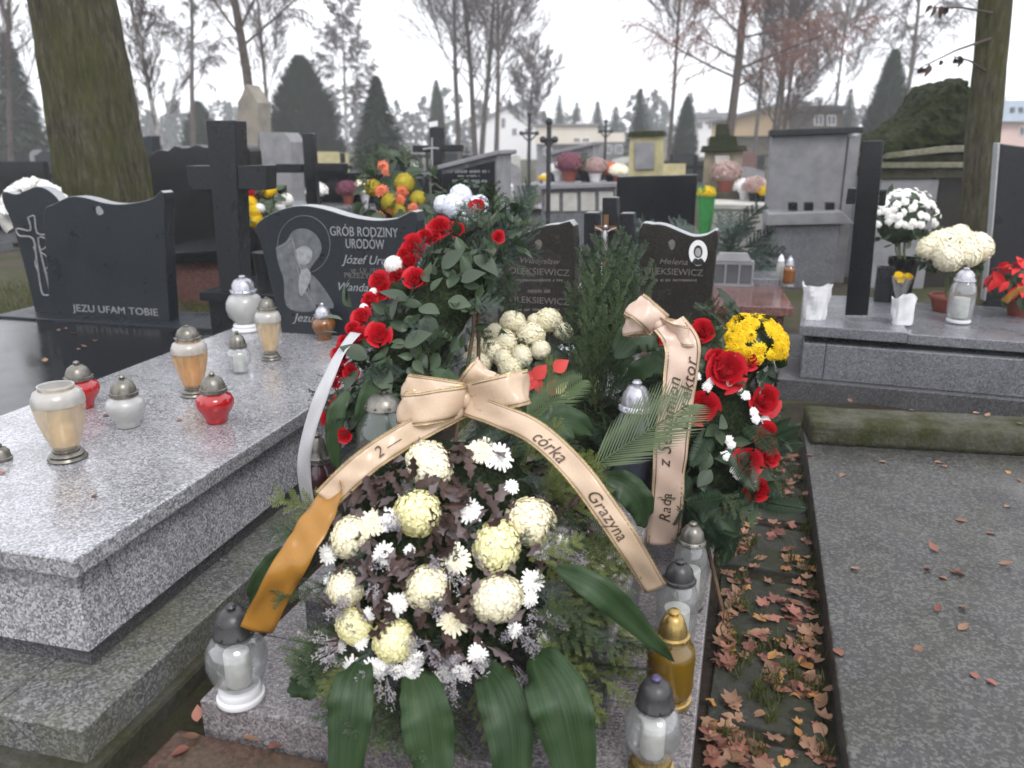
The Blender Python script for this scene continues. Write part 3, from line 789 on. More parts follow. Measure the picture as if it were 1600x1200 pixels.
# ------------------------------------------------------------------ candle lanterns
KIND = {
    'vase': dict(base=[(0.74, 0), (0.78, 0.015), (0.72, 0.04), (0.64, 0.045), (0.68, 0.06), (0.60, 0.085), (0.52, 0.09), (0.54, 0.11), (0.46, 0.125)],
                 glass=[(0.50, 0.126), (0.56, 0.16), (0.74, 0.30), (0.93, 0.48), (1.0, 0.62), (0.98, 0.69), (0.86, 0.755), (0.68, 0.775), (0.66, 0.80)],
                 lid=[(0.70, 0.80), (0.74, 0.81), (0.72, 0.83), (0.64, 0.84), (0.62, 0.88), (0.50, 0.94), (0.30, 0.972), (0.0, 0.98)], knob=(0.975, 0.13), candle=(0.5, 0.15, 0.70)),
    'globe': dict(base=None, glass=[(0.52, 0.0), (0.57, 0.015), (0.58, 0.07), (0.62, 0.13), (0.84, 0.24), (0.99, 0.36), (1.0, 0.44), (0.90, 0.53), (0.68, 0.57), (0.64, 0.60)],
                  lid=[(0.70, 0.60), (0.73, 0.61), (0.72, 0.67), (0.66, 0.68), (0.62, 0.76), (0.50, 0.85), (0.30, 0.905), (0.0, 0.92)], knob=(0.915, 0.15), candle=(0.5, 0.03, 0.44)),
    'ball': dict(base=[(0.76, 0), (0.80, 0.02), (0.78, 0.05), (0.68, 0.06), (0.72, 0.10), (0.66, 0.135), (0.5, 0.14)],
                 glass=[(0.52, 0.141), (0.60, 0.17), (0.88, 0.27), (1.0, 0.41), (0.97, 0.53), (0.80, 0.63), (0.62, 0.66), (0.60, 0.69)],
                 lid=[(0.64, 0.69), (0.68, 0.70), (0.66, 0.73), (0.62, 0.74), (0.58, 0.84), (0.44, 0.915), (0.24, 0.945), (0.0, 0.95)], knob=(0.945, 0.16), candle=(0.42, 0.16, 0.50)),
    'cylinder': dict(base=[(0.92, 0), (0.98, 0.02), (0.96, 0.06), (0.88, 0.07), (0.92, 0.10), (0.8, 0.11)],
                     glass=[(0.82, 0.111), (0.94, 0.14), (0.98, 0.22), (0.97, 0.38), (1.0, 0.52), (0.92, 0.61), (0.64, 0.66), (0.62, 0.68)],
                     lid=[(0.68, 0.68), (0.74, 0.69), (0.70, 0.72), (0.72, 0.735), (0.62, 0.75), (0.56, 0.83), (0.40, 0.92), (0.26, 0.95), (0.0, 0.955)], knob=(0.95, 0.24), candle=(0.7, 0.13, 0.42)),
    'tall': dict(base=[(0.88, 0), (0.92, 0.02), (0.9, 0.05), (0.8, 0.06)],
                 glass=[(0.82, 0.061), (0.92, 0.10), (1.0, 0.35), (1.0, 0.55), (0.92, 0.66), (0.74, 0.73), (0.70, 0.75)],
                 lid=[(0.76, 0.75), (0.82, 0.76), (0.78, 0.79), (0.70, 0.80), (0.64, 0.88), (0.42, 0.94), (0.28, 0.955), (0.0, 0.96)], knob=(0.955, 0.22), candle=(0.62, 0.08, 0.45)),
    'jar': dict(base=None, glass=[(0.80, 0.0), (0.86, 0.02), (0.92, 0.10), (1.0, 0.35), (1.0, 0.55), (0.90, 0.70), (0.62, 0.80), (0.58, 0.83)],
                lid=[(0.60, 0.83), (0.66, 0.84), (0.62, 0.87), (0.54, 0.92), (0.34, 0.965), (0.0, 0.975)], knob=(0.97, 0.12), candle=(0.55, 0.03, 0.42)),
}
def lantern(label, kind, u, v, z, vtop, wpx, gm, lidm='pewter', basem='pewter', candm='wax_white', tip=None, lid=True, at=None, group=None, n=30, ribs=0.008, hscale=1.0):
    p = at if at is not None else P(u, v, z)
    H = (D(u, vtop, p.y).z - p.z) * hscale
    R = wpx * 0.5 * (p - V((0, 0, CAM_H))).length / FPX * 0.985
    k = KIND[kind]
    t = thing('candle_lantern', label, 'lantern', p, rnd(0, 3), group)
    if not lid: H *= 1.25
    def pr(a): return [(r * R, q * H) for r, q in a]
    if k['base']:
        mb = MB(); mb.lathe(pr(k['base']), n); mb.build('base', M[basem], t)
    g = pr(k['glass'])
    th = 0.0028
    inner = [(max(r - th, 0.002), q) for r, q in g[::-1]]
    inner[-1] = (inner[-1][0], g[0][1] + th)
    mb = MB(); mb.lathe([(0.0, g[0][1])] + g + inner + [(0.0, g[0][1] + th)], n, wob=ribs)
    go = mb.build('glass', M[gm], t)
    if kind == 'vase':                            # frosted white shoulder with rays
        sh = [(r + 0.0012, q) for r, q in g[4:-1]]
        mb = MB(); mb.lathe(sh + [(r - 0.0010, q) for r, q in sh[::-1]] + [sh[0]], n, wob=0.0)
        mb.build('frosted_shoulder', M['glass_milk'], go)
    cr_, c0, c1 = k['candle']
    mb = MB(); mb.lathe([(0, c0 * H + th), (cr_ * R * 0.96, c0 * H + th), (cr_ * R, c0 * H + 2 * th), (cr_ * R, c1 * H), (cr_ * R * 0.8, c1 * H + th), (0, c1 * H + th)], 14)
    mb.build('candle', M[candm], go)
    if lid:
        mb = MB(); mb.lathe([(0, k['lid'][0][1] * H + 0.0006)] + [(r * R, q * H + 0.0006) for r, q in k['lid']], n)
        lo = mb.build('lid', M[lidm], t)
        zk, rk = k['knob']
        mb = MB(); mb.lathe([(rk * R * 0.9, zk * H - 0.001), (rk * R, zk * H + 0.3 * (1 - zk) * H), (rk * R * 1.15, zk * H + 0.6 * (1 - zk) * H), (rk * R * 0.7, H), (0, H)], 10)
        mb.build('knob', M[tip or lidm], lo)
        mb = MB()
        for a in range(8):
            q = a * math.pi / 4
            l0 = k['lid'][2]
            mb.ball((l0[0] * R * math.cos(q), l0[0] * R * math.sin(q), l0[1] * H), R * 0.06, 6, 4)
        props(mb.build('lid_beading', M[lidm], lo), kind='stuff')
    else:
        mb = MB()
        zz, rr = k['glass'][-1][1] * H, k['glass'][-1][0] * R
        mb.lathe([(rr - th, zz), (rr * 1.05, zz), (rr * 1.05, zz + 0.006), (rr - th, zz + 0.006), (rr - th, zz)], n)
        mb.build('rim', M['glass_milk'], t)
    return t
LS = 0.501
lantern('tall pale golden vase lantern missing its lid on the pale granite grave', 'vase', 106, 716, LS, 604, 66, 'glass_cream', candm='wax_gold', lid=False)
lantern('squat red lantern with pewter lid standing behind the lidless golden vase lantern', 'globe', 130, 636, LS, 564, 50, 'glass_red', candm='wax_red')
lantern('squat clear white lantern standing between the two red lanterns', 'globe', 201, 666, LS, 586, 53, 'glass_milk', candm='wax_white')
lantern('tall deep golden vase lantern with pewter lid beside the black edge strip', 'vase', 304, 617, LS, 508, 50, 'glass_gold', candm='wax_gold')
lantern('squat red lantern with pewter lid near the right edge of the pale granite slab', 'globe', 339, 659, LS, 581, 54, 'glass_red', candm='wax_red')
lantern('fat milky white ball lantern at the foot of the dark stone cross', 'ball', 386, 516, LS, 430, 54, 'glass_milk', 'steel_lid', 'plastic_white')
lantern('slim pale golden vase lantern before the family headstone', 'vase', 424, 561, LS, 464, 38, 'glass_cream', candm='wax_gold')
lantern('small clear lantern with pewter dome behind the deep golden vase lantern', 'globe', 376, 582, LS, 517, 36, 'glass_clear', candm='wax_white')
lantern('short amber lantern with round silver lid before the praying figure', 'globe', 507, 530, LS, 473, 36, 'glass_amber', 'steel_lid', candm='wax_yellow')
# a lid lying on the slab at its left
tl = thing('lantern_lid', 'loose pewter lantern lid lying on the pale granite slab', 'lid', P(4, 718, LS), 0.4)
mb = MB(); mb.lathe([(0, 0), (0.03, 0), (0.031, 0.008), (0.028, 0.01), (0.025, 0.03), (0.015, 0.043), (0, 0.047)], 18); mb.build('dome', M['pewter'], tl)
mb = MB(); mb.lathe([(0.004, 0.046), (0.007, 0.05), (0.005, 0.056), (0, 0.057)], 10); mb.build('knob', M['pewter'], tl)
LP = 0.121
lantern('clear ball lantern on a white foot with black lid by the gold ribbon end', 'ball', 377, 1090, LP, 944, 84, 'glass_clear', 'dark_lid', 'plastic_white')
lantern('clear ball lantern with violet tipped dark lid beside the yellow lantern', 'ball', 1017, 1200, LP, 1056, 80, 'glass_clear', 'dark_lid', 'gold_lid', tip='violet')
lantern('yellow oil lantern with conical gold lid on the plinth edge', 'cylinder', 1044, 1094, LP, 952, 68, 'glass_yellow', 'gold_lid', 'gold_lid', 'wax_yellow', ribs=0.012)
lantern('tall clear lantern with dark lid standing behind the yellow lantern', 'tall', 1054, 1010, LP, 874, 60, 'glass_clear', 'dark_lid', 'pewter')
lantern('tall clear lantern with grey lid under the right rose wreath', 'tall', 1074, 948, LP, 815, 50, 'glass_clear', 'pewter', 'pewter')
lantern('dark red lantern with pewter lid and a small cross beside the white ribbon', 'cylinder', 505, 815, 0.151, 676, 50, 'glass_darkred', 'pewter', 'pewter', 'wax_red')
lantern('big greenish glass jar lantern with pewter dome beside the peach bow', 'jar', 606, 770, 0.383, 610, 88, 'glass_green', 'pewter', candm='wax_white')
lantern('tall blue lantern with silvery lid behind the palm leaf', 'tall', 987, 776, 0.383, 594, 64, 'glass_blue', 'steel_lid', 'steel_lid')
lantern('slender bluish glass lantern beside the cream chrysanthemum pot', 'tall', 1497, 503, 0.431, 418, 34, 'glass_clear', 'steel_lid', 'plastic_white')

# ------------------------------------------------------------------ flowers and leaves, one mesh for each kind
def spin(p, a):
    return V((p[0] * math.cos(a) - p[1] * math.sin(a), p[0] * math.sin(a) + p[1] * math.cos(a), p[2]))
def rose_mesh(seed):                              # unit radius, looking along +z
    random.seed(seed)
    mb = MB()
    N = 17
    for i in range(N):
        f = i / (N - 1)
        th0 = i * 2.4 + rnd(-0.2, 0.2)
        r = 0.10 + 0.72 * f ** 0.9
        h = 0.95 - 0.42 * f
        w = 1.5 - 0.45 * f
        curl = 0.05 + 0.34 * f ** 2
        rows = []
        for b in range(5):
            q = b / 4
            row = []
            for a in range(5):
                s = (a - 2) / 2
                ang = th0 + s * w * (0.55 + 0.45 * q) * 0.62
                rr = r * (0.35 + 0.65 * math.sin(min(1, q * 1.15) * 1.5)) + curl * q ** 4 + 0.03 * s * (1 if i % 2 else -1)
                z = -0.35 + (h + 0.35) * q - curl * 0.5 * q ** 5 - 0.10 * abs(s) ** 2.5 * q
                row.append((rr * math.cos(ang), rr * math.sin(ang), z))
            rows.append(row)
        mb.grid(rows)
    mb.ball((0, 0, -0.1), 0.42, 8, 5)
    return mb.mesh('rose', M['rose'])
def pom_mesh(name, mat, seed, N=300, reach=2.5, flat=0.92):      # incurved ball chrysanthemum, radius 1
    random.seed(seed)
    mb = MB()
    mb.ball((0, 0, 0), 0.93, 14, 9, (1, 1, flat))
    for k in range(N):
        c = 1 - (k + 0.5) / N * (1 - math.cos(reach))
        th, ph = math.acos(max(-1, min(1, c))), k * 2.39996 + rnd(-0.12, 0.12)
        n = V((math.sin(th) * math.cos(ph), math.sin(th) * math.sin(ph), math.cos(th)))
        t = V((-math.cos(th) * math.cos(ph), -math.cos(th) * math.sin(ph), math.sin(th)))
        t = (t + n.cross(t) * rnd(-0.45, 0.45)).normalized()
        s = n.cross(t)
        w, L = rnd(0.075, 0.13), rnd(0.20, 0.40)
        o = rnd(0.93, 1.05)
        p = [n * 0.86 - t * 0.10 - s * w * 0.8, n * 0.86 - t * 0.10 + s * w * 0.8,
             n * o + t * L * 0.35 - s * w, n * (o + 0.03) + t * L * 0.35 + s * w,
             n * (o - 0.01) + t * L * 0.8 - s * w * 0.7, n * (o - 0.01) + t * L * 0.8 + s * w * 0.7, n * (o + 0.0) + t * L * 1.0]
        p = [V((a.x, a.y, a.z * flat)) for a in p]
        mb.add(p, [(0, 1, 3, 2), (2, 3, 5, 4), (4, 5, 6)])
    return mb.mesh(name, mat)
def spray_mesh(name, mat, seed, rings=((1.0, 18, 0.10), (0.75, 14, 0.24), (0.48, 10, 0.34)), droop=0.12):   # open small chrysanthemum
    random.seed(seed)
    mb = MB()
    for (r, n, z) in rings:
        for k in range(n):
            a = 2 * math.pi * (k + rnd(-0.25, 0.25)) / n
            q, w, zz = r * rnd(0.82, 1.08), 0.13, z + rnd(-0.05, 0.05)
            pts = [(0.1, -w * 0.5, 0.05), (0.1, w * 0.5, 0.05), (q * 0.6, -w, zz + 0.05), (q * 0.6, w, zz + 0.05), (q, -w * 0.6, zz - droop * r), (q, w * 0.6, zz - droop * r)]
            mb.add([spin(p, a) for p in pts], [(0, 1, 3, 2), (2, 3, 5, 4)])
    mb.ball((0, 0, 0.18), 0.2, 8, 5, (1, 1, 0.8))
    return mb.mesh(name, mat)
def leaf_mesh(name, mat, L=1.0, W=0.4, fold=0.25, bend=0.3, seg=8, lobes=0, depth=0.35, peak=0.42, seed=0, wave=0.0, tip=1.0):
    random.seed(seed)
    mb = MB()
    rows = []
    for i in range(seg + 1):
        t = i / seg
        w = W * 0.5 * (math.sin(math.pi * t ** (math.log(0.5) / math.log(peak))) ** tip if 0 < t < 1 else 0.0)
        if lobes: w *= 1 - depth + depth * (0.5 + 0.5 * math.cos(2 * math.pi * lobes * t)) + rnd(-0.05, 0.05)
        w = max(w, 0.006 * L)
        z = -bend * L * t * t + wave * L * math.sin(t * 9 + seed)
        y = L * t * (1 - 0.25 * abs(bend) * t)
        rows.append([(-w * math.cos(fold), y, z + w * math.sin(fold)), (-w * 0.5, y, z + w * 0.35 * math.sin(fold)), (0, y, z), (w * 0.5, y, z + w * 0.35 * math.sin(fold)), (w * math.cos(fold), y, z + w * math.sin(fold))])
    mb.grid(rows)
    return mb.mesh(name, mat)
def palmate_mesh(name, mat, seed, lobes=5, curl=0.25):          # fallen maple-like leaf, about 1 across
    random.seed(seed)
    mb = MB()
    out = []
    n = lobes * 4
    for i in range(n + 1):
        a = -2.5 + 5.0 * i / n
        r = 0.32 + 0.2 * (0.5 + 0.5 * math.cos(2 * math.pi * (i / 4.0 - 0.5))) * (1.15 - 0.25 * abs(a)) + rnd(-0.03, 0.03)
        out.append((r * math.sin(a), r * math.cos(a)))
    def z(x, y): return curl * (x * x + 0.6 * y * y) * 1.1 + 0.05 * math.sin(6 * x + seed) + 0.04 * math.sin(7 * y + 2 * seed)
    vs = [(0, -0.05, 0)] + [(x * 0.55, y * 0.55, z(x * 0.55, y * 0.55)) for x, y in out] + [(x, y, z(x, y)) for x, y in out]
    m = len(out)
    fs = [(0, 1 + i, 2 + i) for i in range(m - 1)] + [(1 + i, 1 + m + i, 2 + m + i, 2 + i) for i in range(m - 1)]
    mb.add(vs, fs)
    mb.tube([(0, -0.04, 0.0), (0.02, -0.25, 0.02), (0.05, -0.45, 0.05)], [0.012, 0.009, 0.008], 4)
    return mb.mesh(name, mat)
def fir_mesh(name, mat, seed, L=0.2, side=4, needle=0.017, spread=0.9, step=0.0032, droop=0.25, width=0.0017):
    random.seed(seed)
    mb = MB()
    def twig(p0, d0, ln, nd):
        pts, p, d = [], V(p0), V(d0).normalized()
        k = max(3, int(ln / 0.02))
        for i in range(k + 1):
            pts.append(p.copy())
            p += d * ln / k
            d = (d + V((rnd(-0.06, 0.06), rnd(-0.04, 0.04), -droop * 0.06))).normalized()
        mb.tube(pts, [0.0019 * (1 - 0.6 * i / k) for i in range(k + 1)], 4, False)
        m = int(ln / step)
        for j in range(m):
            t = (j + 0.5) / m * k
            i = min(int(t), k - 1)
            q = pts[i].lerp(pts[i + 1], t - i)
            ax = (pts[i + 1] - pts[i]).normalized()
            lat = ax.cross(V((0, 0, 1))).normalized()
            upv = lat.cross(ax)
            sgn = 1 if j % 2 else -1
            el = rnd(-0.35, 0.75)
            o = (lat * sgn * math.cos(el) + upv * math.sin(el))
            dirn = (ax * 0.75 + o).normalized()
            l = nd * rnd(0.75, 1.1) * (1 - 0.35 * (j / m) ** 3)
            wv = dirn.cross(upv if abs(dirn.dot(upv)) < 0.9 else lat).normalized() * width
            mb.add([q - wv * 0.6, q + wv * 0.6, q + dirn * l * 0.6 + wv, q + dirn * l * 0.6 - wv, q + dirn * l], [(0, 1, 2, 3), (3, 2, 4)])
    twig((0, 0, 0), (0, 1, 0.05), L, needle)
    for i in range(side):
        y = L * (0.18 + 0.62 * i / max(1, side - 1))
        for sg in (-1, 1):
            twig((0, y, 0.0), (sg * spread, 1.0, rnd(-0.1, 0.15)), L * rnd(0.28, 0.46) * (1 - 0.5 * i / side), needle * 0.9)
    return mb.mesh(name, mat)
def palm_mesh(name, mat, L=0.4, n=30, leafl=0.16, width=0.006, ang=0.75, droop=0.12):
    mb = MB()
    pts = [(0, L * i / 10, -droop * L * (i / 10) ** 2) for i in range(11)]
    mb.tube(pts, [0.004 * (1 - 0.7 * i / 10) for i in range(11)], 5)
    for k in range(n):
        t = 0.12 + 0.86 * k / (n - 1)
        y, z = L * t, -droop * L * t * t
        l = leafl * math.sin(math.pi * (0.16 + 0.80 * t)) ** 0.7
        for sg in (-1, 1):
            d = V((sg * math.sin(ang), math.cos(ang), 0.16 + rnd(-0.06, 0.06))).normalized()
            w = V((-d.y * sg, d.x * sg, 0)).normalized() * width * 0.5 * sg
            a = V((0, y, z))
            mb.add([a - w * 0.5, a + w * 0.5, a + d * l * 0.5 + w, a + d * l * 0.5 - w, a + d * l + V((0, 0, -0.012))], [(0, 1, 2, 3), (3, 2, 4)])
    return mb.mesh(name, mat)
def sprig_mesh(name, dotmat, seed, L=0.12, n=46, r=0.0034):      # feathery spray of tiny blooms
    random.seed(seed)
    mb = MB()
    for k in range(5):
        a = rnd(-0.5, 0.5)
        e = V((math.sin(a) * L * 0.5, L * rnd(0.75, 1.0), rnd(-0.02, 0.03)))
        mb.tube([(0, 0, 0), e * 0.5 + V((0, 0, 0.006)), e], 0.0008, 3, False)
        for j in range(n // 5):
            q = e * rnd(0.45, 1.02) + V((rnd(-0.011, 0.011), rnd(-0.006, 0.006), rnd(-0.006, 0.012)))
            s = r * rnd(0.7, 1.4)
            mb.add([q + V(c) * s for c in ((1, 0, 0), (0, 1, 0), (-1, 0, 0), (0, -1, 0), (0, 0, 1), (0, 0, -1))],
                   [(0, 1, 4), (1, 2, 4), (2, 3, 4), (3, 0, 4), (1, 0, 5), (2, 1, 5), (3, 2, 5), (0, 3, 5)])
    return mb.mesh(name, dotmat)
ROSE = [rose_mesh(k) for k in (1, 2, 3)]
POM = {k: [pom_mesh('chrysanthemum', M[m], s) for s in (1, 2)] for k, m in (('cream', 'mum_cream'), ('lemon', 'mum_lemon'), ('white', 'mum_white'), ('ice', 'mum_ice'), ('olive', 'mum_olive'), ('yellow', 'mum_yellow'))}
SPRAY = {k: [spray_mesh('small_chrysanthemum', M[m], s) for s in (5, 6)] for k, m in (('white', 'mum_white'), ('cream', 'mum_cream'), ('yellow', 'mum_yellow'), ('orange', 'orange'))}
R_LEAF = [leaf_mesh('rose_leaf', M['rose_leaf'], 0.075, 0.042, 0.3, b, 7, seed=s) for s, b in ((1, 0.15), (2, 0.4), (3, -0.15))]
G_LEAF = [leaf_mesh('grey_leaf', M['grey_leaf'], 0.07, 0.045, 0.2, b, 7, seed=s) for s, b in ((1, 0.1), (2, 0.35))]
OAK = [leaf_mesh('oak_leaf', M['oak'], 0.068, 0.04, f, b, 16, 3.5, 0.55, 0.6, s, 0.02) for s, f, b in ((1, 0.5, 0.3), (2, 0.7, -0.25), (3, 0.3, 0.55), (4, 0.9, 0.1))]
DUSK = [leaf_mesh('dusky_leaf', M['plum_leaf'], 0.062, 0.032, f, b, 14, 3.0, 0.5, 0.55, s, 0.02) for s, f, b in ((1, 0.5, 0.4), (2, 0.8, -0.3), (3, 0.3, 0.2))]
FIR = [fir_mesh('fir_sprig', M['fir'], s) for s in (1, 2, 3)]
FIRB = [fir_mesh('fir_sprig', M['fir_blue'], s, 0.24, 5) for s in (4, 5)]
FIRY = [fir_mesh('fir_sprig', M['fir_yellow'], s) for s in (6, 7)]
FERN = [palm_mesh('fern_frond', M['fern'], 0.2, 24, 0.055, 0.007, 1.15, 0.2)]
STAT = [sprig_mesh('statice_spray', M['statice'], s) for s in (1, 2, 3)]
MAPLE = {k: [palmate_mesh('fallen_leaf', M[m], s, 5, c) for s, c in ((1, 0.5), (2, -0.6), (3, 1.1), (4, 0.15))] for k, m in (('red', 'leaf_red'), ('tan', 'leaf_tan'), ('gold', 'leaf_gold'))}
BIRCHL = {k: [leaf_mesh('fallen_leaf', M[m], 1.0, 0.62, 0.25, b, 6, seed=s) for s, b in ((1, 0.2), (2, -0.3))] for k, m in (('red', 'leaf_red'), ('tan', 'leaf_tan'), ('gold', 'leaf_gold'))}
random.seed(5)

class Dome:                                       # an egg-shaped cushion of flowers: centre, three axes, three radii
    def __init__(s, c, n, up, r):
        s.c = V(c)
        m = frame_to(n, up)
        s.ax = [V((m[0][i], m[1][i], m[2][i])) for i in range(3)]
        s.r = r
    def hit(s, u, v, grow=1.0):
        d = ray(u, v)
        o = V((0, 0, CAM_H)) - s.c
        dl = V([d.dot(a) / (q * grow) for a, q in zip(s.ax, s.r)])
        ol = V([o.dot(a) / (q * grow) for a, q in zip(s.ax, s.r)])
        A, B, C = dl.dot(dl), 2 * dl.dot(ol), ol.dot(ol) - 1
        k = B * B - 4 * A * C
        t = (-B - math.sqrt(k)) / (2 * A) if k > 0 else -B / (2 * A)
        p = V((0, 0, CAM_H)) + d * t
        return p, s.normal(p)
    def normal(s, p):
        q = p - s.c
        return sum((a * (q.dot(a) / r ** 2) for a, r in zip(s.ax, s.r)), V()).normalized()
    def rand(s, lo=0.0, hi=1.0, shell=1.0):       # a point on the shell, lo..hi of local z
        while True:
            a = V((rnd(-1, 1), rnd(-1, 1), rnd(-1, 1)))
            if 0.05 < a.length < 1:
                a.normalize()
                if lo <= a.z <= hi: break
        p = s.c + sum((ax * (a[i] * s.r[i] * shell) for i, ax in enumerate(s.ax)), V())
        return p, s.normal(p)
    def local(s, a, b, c):
        return s.c + s.ax[0] * a * s.r[0] + s.ax[1] * b * s.r[1] + s.ax[2] * c * s.r[2]
def lay(name, mesh, root, p, direction, normal, s=1.0, roll=0.0):   # leaf: its length along direction, its face along normal
    y = V(direction).normalized()
    z = V(normal)
    z = (z - y * z.dot(y))
    z = z.normalized() if z.length > 1e-4 else y.orthogonal().normalized()
    if roll:
        z = Matrix.Rotation(roll, 3, y) @ z
    x = y.cross(z)
    m = Matrix(((x.x * s, y.x * s, z.x * s, p[0]), (x.y * s, y.y * s, z.y * s, p[1]), (x.z * s, y.z * s, z.z * s, p[2]), (0, 0, 0, 1)))
    return put(name, mesh, root, m)
def scatter(root, dome, meshes, n, name, lo=-0.2, hi=1.0, shell=(0.85, 1.0), lift=0.35, s=(0.8, 1.2), bias=None, keep=None):
    k = 0
    tries = 0
    while k < n and tries < n * 20:
        tries += 1
        p, nn = dome.rand(lo, hi, rnd(*shell))
        if keep and not keep(p): continue
        out = (p - dome.c)
        out = (out - nn * out.dot(nn))
        side = nn.orthogonal().normalized()
        side = Matrix.Rotation(rnd(0, 6.28), 3, nn) @ side
        d = (out.normalized() * 0.7 if out.length > 1e-4 else V()) + side * 0.8 + nn * lift
        if bias: d += V(bias)
        lay(name, random.choice(meshes), root, p, d, nn + side * rnd(-0.4, 0.4), rnd(*s))
        k += 1
def ribbon(name, root, pts, dirs, width, mat, edge=None, n=40, edge_name='gold_edging', crease=0.0):
    c = crom(pts, n)
    w = [d.normalized() for d in crom(dirs, n)]
    mb = MB()
    nrm = []
    for i in range(n + 1):
        t = (c[min(i + 1, n)] - c[max(i - 1, 0)]).normalized()
        w[i] = (w[i] - t * w[i].dot(t)).normalized()
        nrm.append(w[i].cross(t).normalized())
    cup = lambda i, a: crease * (1 - (2 * a) ** 2) + 0.085 * math.sin(i * 17.0 / n + 3.6 * a) + 0.03 * math.sin(i * 41.0 / n - 5 * a) * min(1, i / 4)
    wd = [width * (1 + 0.0 * i) for i in range(n + 1)]
    mb.grid([[c[i] + w[i] * (a * wd[i]) + nrm[i] * cup(i, a) * width for a in (-0.5, -0.3, -0.1, 0.1, 0.3, 0.5)] for i in range(n + 1)])
    R = put(name, mb.mesh(name, mat), root, Matrix.Identity(4))
    R.modifiers.new('cloth', 'SOLIDIFY').thickness = 0.0008
    if edge:
        for a in (-0.5, 0.5):
            e = MB()
            e.tube([c[i] + w[i] * a * width * 0.99 + nrm[i] * cup(i, a) * width for i in range(n + 1)], 0.0016, 5)
            put(edge_name, e.mesh(edge_name, edge), R, Matrix.Identity(4))
            e = MB()
            e.grid([[c[i] + w[i] * (a * k * width) + nrm[i] * (q + cup(i, a * k) * width) for k in (0.86, 0.80)] for q in (0.0012,) for i in range(n + 1)])
            put(edge_name, e.mesh(edge_name, M['ribbon_dark']), R, Matrix.Identity(4))
            e = MB()
            e.grid([[c[i] + w[i] * (a * k * width) + nrm[i] * (q + cup(i, a * k) * width) for k in (0.86, 0.80)] for q in (-0.0014,) for i in range(n + 1)])
            put(edge_name, e.mesh(edge_name, M['ribbon_dark']), R, Matrix.Identity(4))
    acc = [0.0]
    for i in range(n): acc.append(acc[-1] + (c[i + 1] - c[i]).length)
    def S(s, a, lift):                            # metres along, metres across, lift off the cloth
        s = max(0, min(acc[-1] - 1e-6, s))
        i = max(k for k in range(n) if acc[k] <= s)
        f = (s - acc[i]) / (acc[i + 1] - acc[i])
        W_ = w[i].lerp(w[i + 1], f); N_ = nrm[i].lerp(nrm[i + 1], f)
        return c[i].lerp(c[i + 1], f) + W_ * a + N_ * (lift + cup(i + f, a / width) * width)
    return R, S, acc[-1]
def ribbon_text(txt, size, R, S, s0, across, mat, flip=1, lift=0.0016, shear=0.3, space=1.0, up=1):
    me = text_mesh(txt, size, mat, shear, 0.0, 'LEFT', space)
    for q in me.vertices:
        q.co = S(s0 + flip * q.co.x, across + up * q.co.y, lift)
    return put('lettering', me, R, Matrix.Identity(4))

# ------------------------------------------------------------------ helpers for the wreaths
def img(a, b):                                    # a direction across and up the view
    return V((a, 0, 0)) + V((0, SP, CP)) * b
def long_leaf(name, root, pts, width, mat, facing=(0, -0.8, 0.6), n=26, fold=0.34, peak=0.45, base=0.12):
    c = crom(pts, n)
    mb = MB()
    rows = []
    f = V(facing).normalized()
    for i in range(n + 1):
        t = i / n
        tg = (c[min(i + 1, n)] - c[max(i - 1, 0)]).normalized()
        s = tg.cross(f).normalized()
        nn = s.cross(tg)
        w = width * 0.5 * max(base * (1 - t), math.sin(math.pi * t ** (math.log(0.5) / math.log(peak))) ** 0.8 if 0 < t < 1 else 0.01)
        rip = 0.09 * width * math.sin(t * 15 + width * 190) + 0.05 * width * math.sin(t * 37 + width * 400)
        rows.append([c[i] - s * w + nn * (w * fold + rip), c[i] - s * w * 0.5 + nn * w * fold * 0.4, c[i], c[i] + s * w * 0.5 + nn * w * fold * 0.4, c[i] + s * w + nn * (w * fold - rip)])
    mb.grid(rows)
    me = mb.mesh(name, mat)
    uvl = me.uv_layers.new(name='UVMap')
    for lp in me.loops:
        uvl.data[lp.index].uv = ((lp.vertex_index % 5) / 4, (lp.vertex_index // 5) / n)
    o = put(name, me, root, Matrix.Identity(4))
    o.modifiers.new('blade', 'SOLIDIFY').thickness = 0.0008
    return o
def loop(root, K, tip, wdir, width, mat, depth=0.035, sag=0.0, n=26):
    K, tip = V(K), V(tip)
    ax = tip - K
    nrm = ax.cross(V(wdir)).normalized() * depth
    if nrm.y > 0: nrm = -nrm
    pts = [K, K + ax * 0.45 + nrm, K + ax * 0.85 + nrm * 1.1, tip + nrm * 0.1, K + ax * 0.85 - nrm * 0.9, K + ax * 0.4 - nrm * 0.8, K - nrm * 0.1]
    wd = V(wdir).normalized()
    pw = [wd] * 7
    R, S, L = ribbon('ribbon_loop', root, pts, pw, width, mat, M['ribbon_edge'], n, crease=0.04)
    return R
def flower(name, meshes, root, dome, u, v, rpx, tilt=0.5, grow=1.0, sink=0.35):
    p, n = dome.hit(u, v, grow)
    r = rpx * (p - V((0, 0, CAM_H))).length / FPX
    view = (V((0, 0, CAM_H)) - p).normalized()
    d = (n * (1 - tilt) + view * tilt + V((rnd(-0.15, 0.15), 0, rnd(-0.12, 0.12)))).normalized()
    return put(name, random.choice(meshes), root, frame_to(d, None, rnd(0, 6.28), p - n * r * sink, r) @ Matrix.Diagonal((rnd(0.94, 1.08), rnd(0.9, 1.04), rnd(0.84, 1.02), 1)))
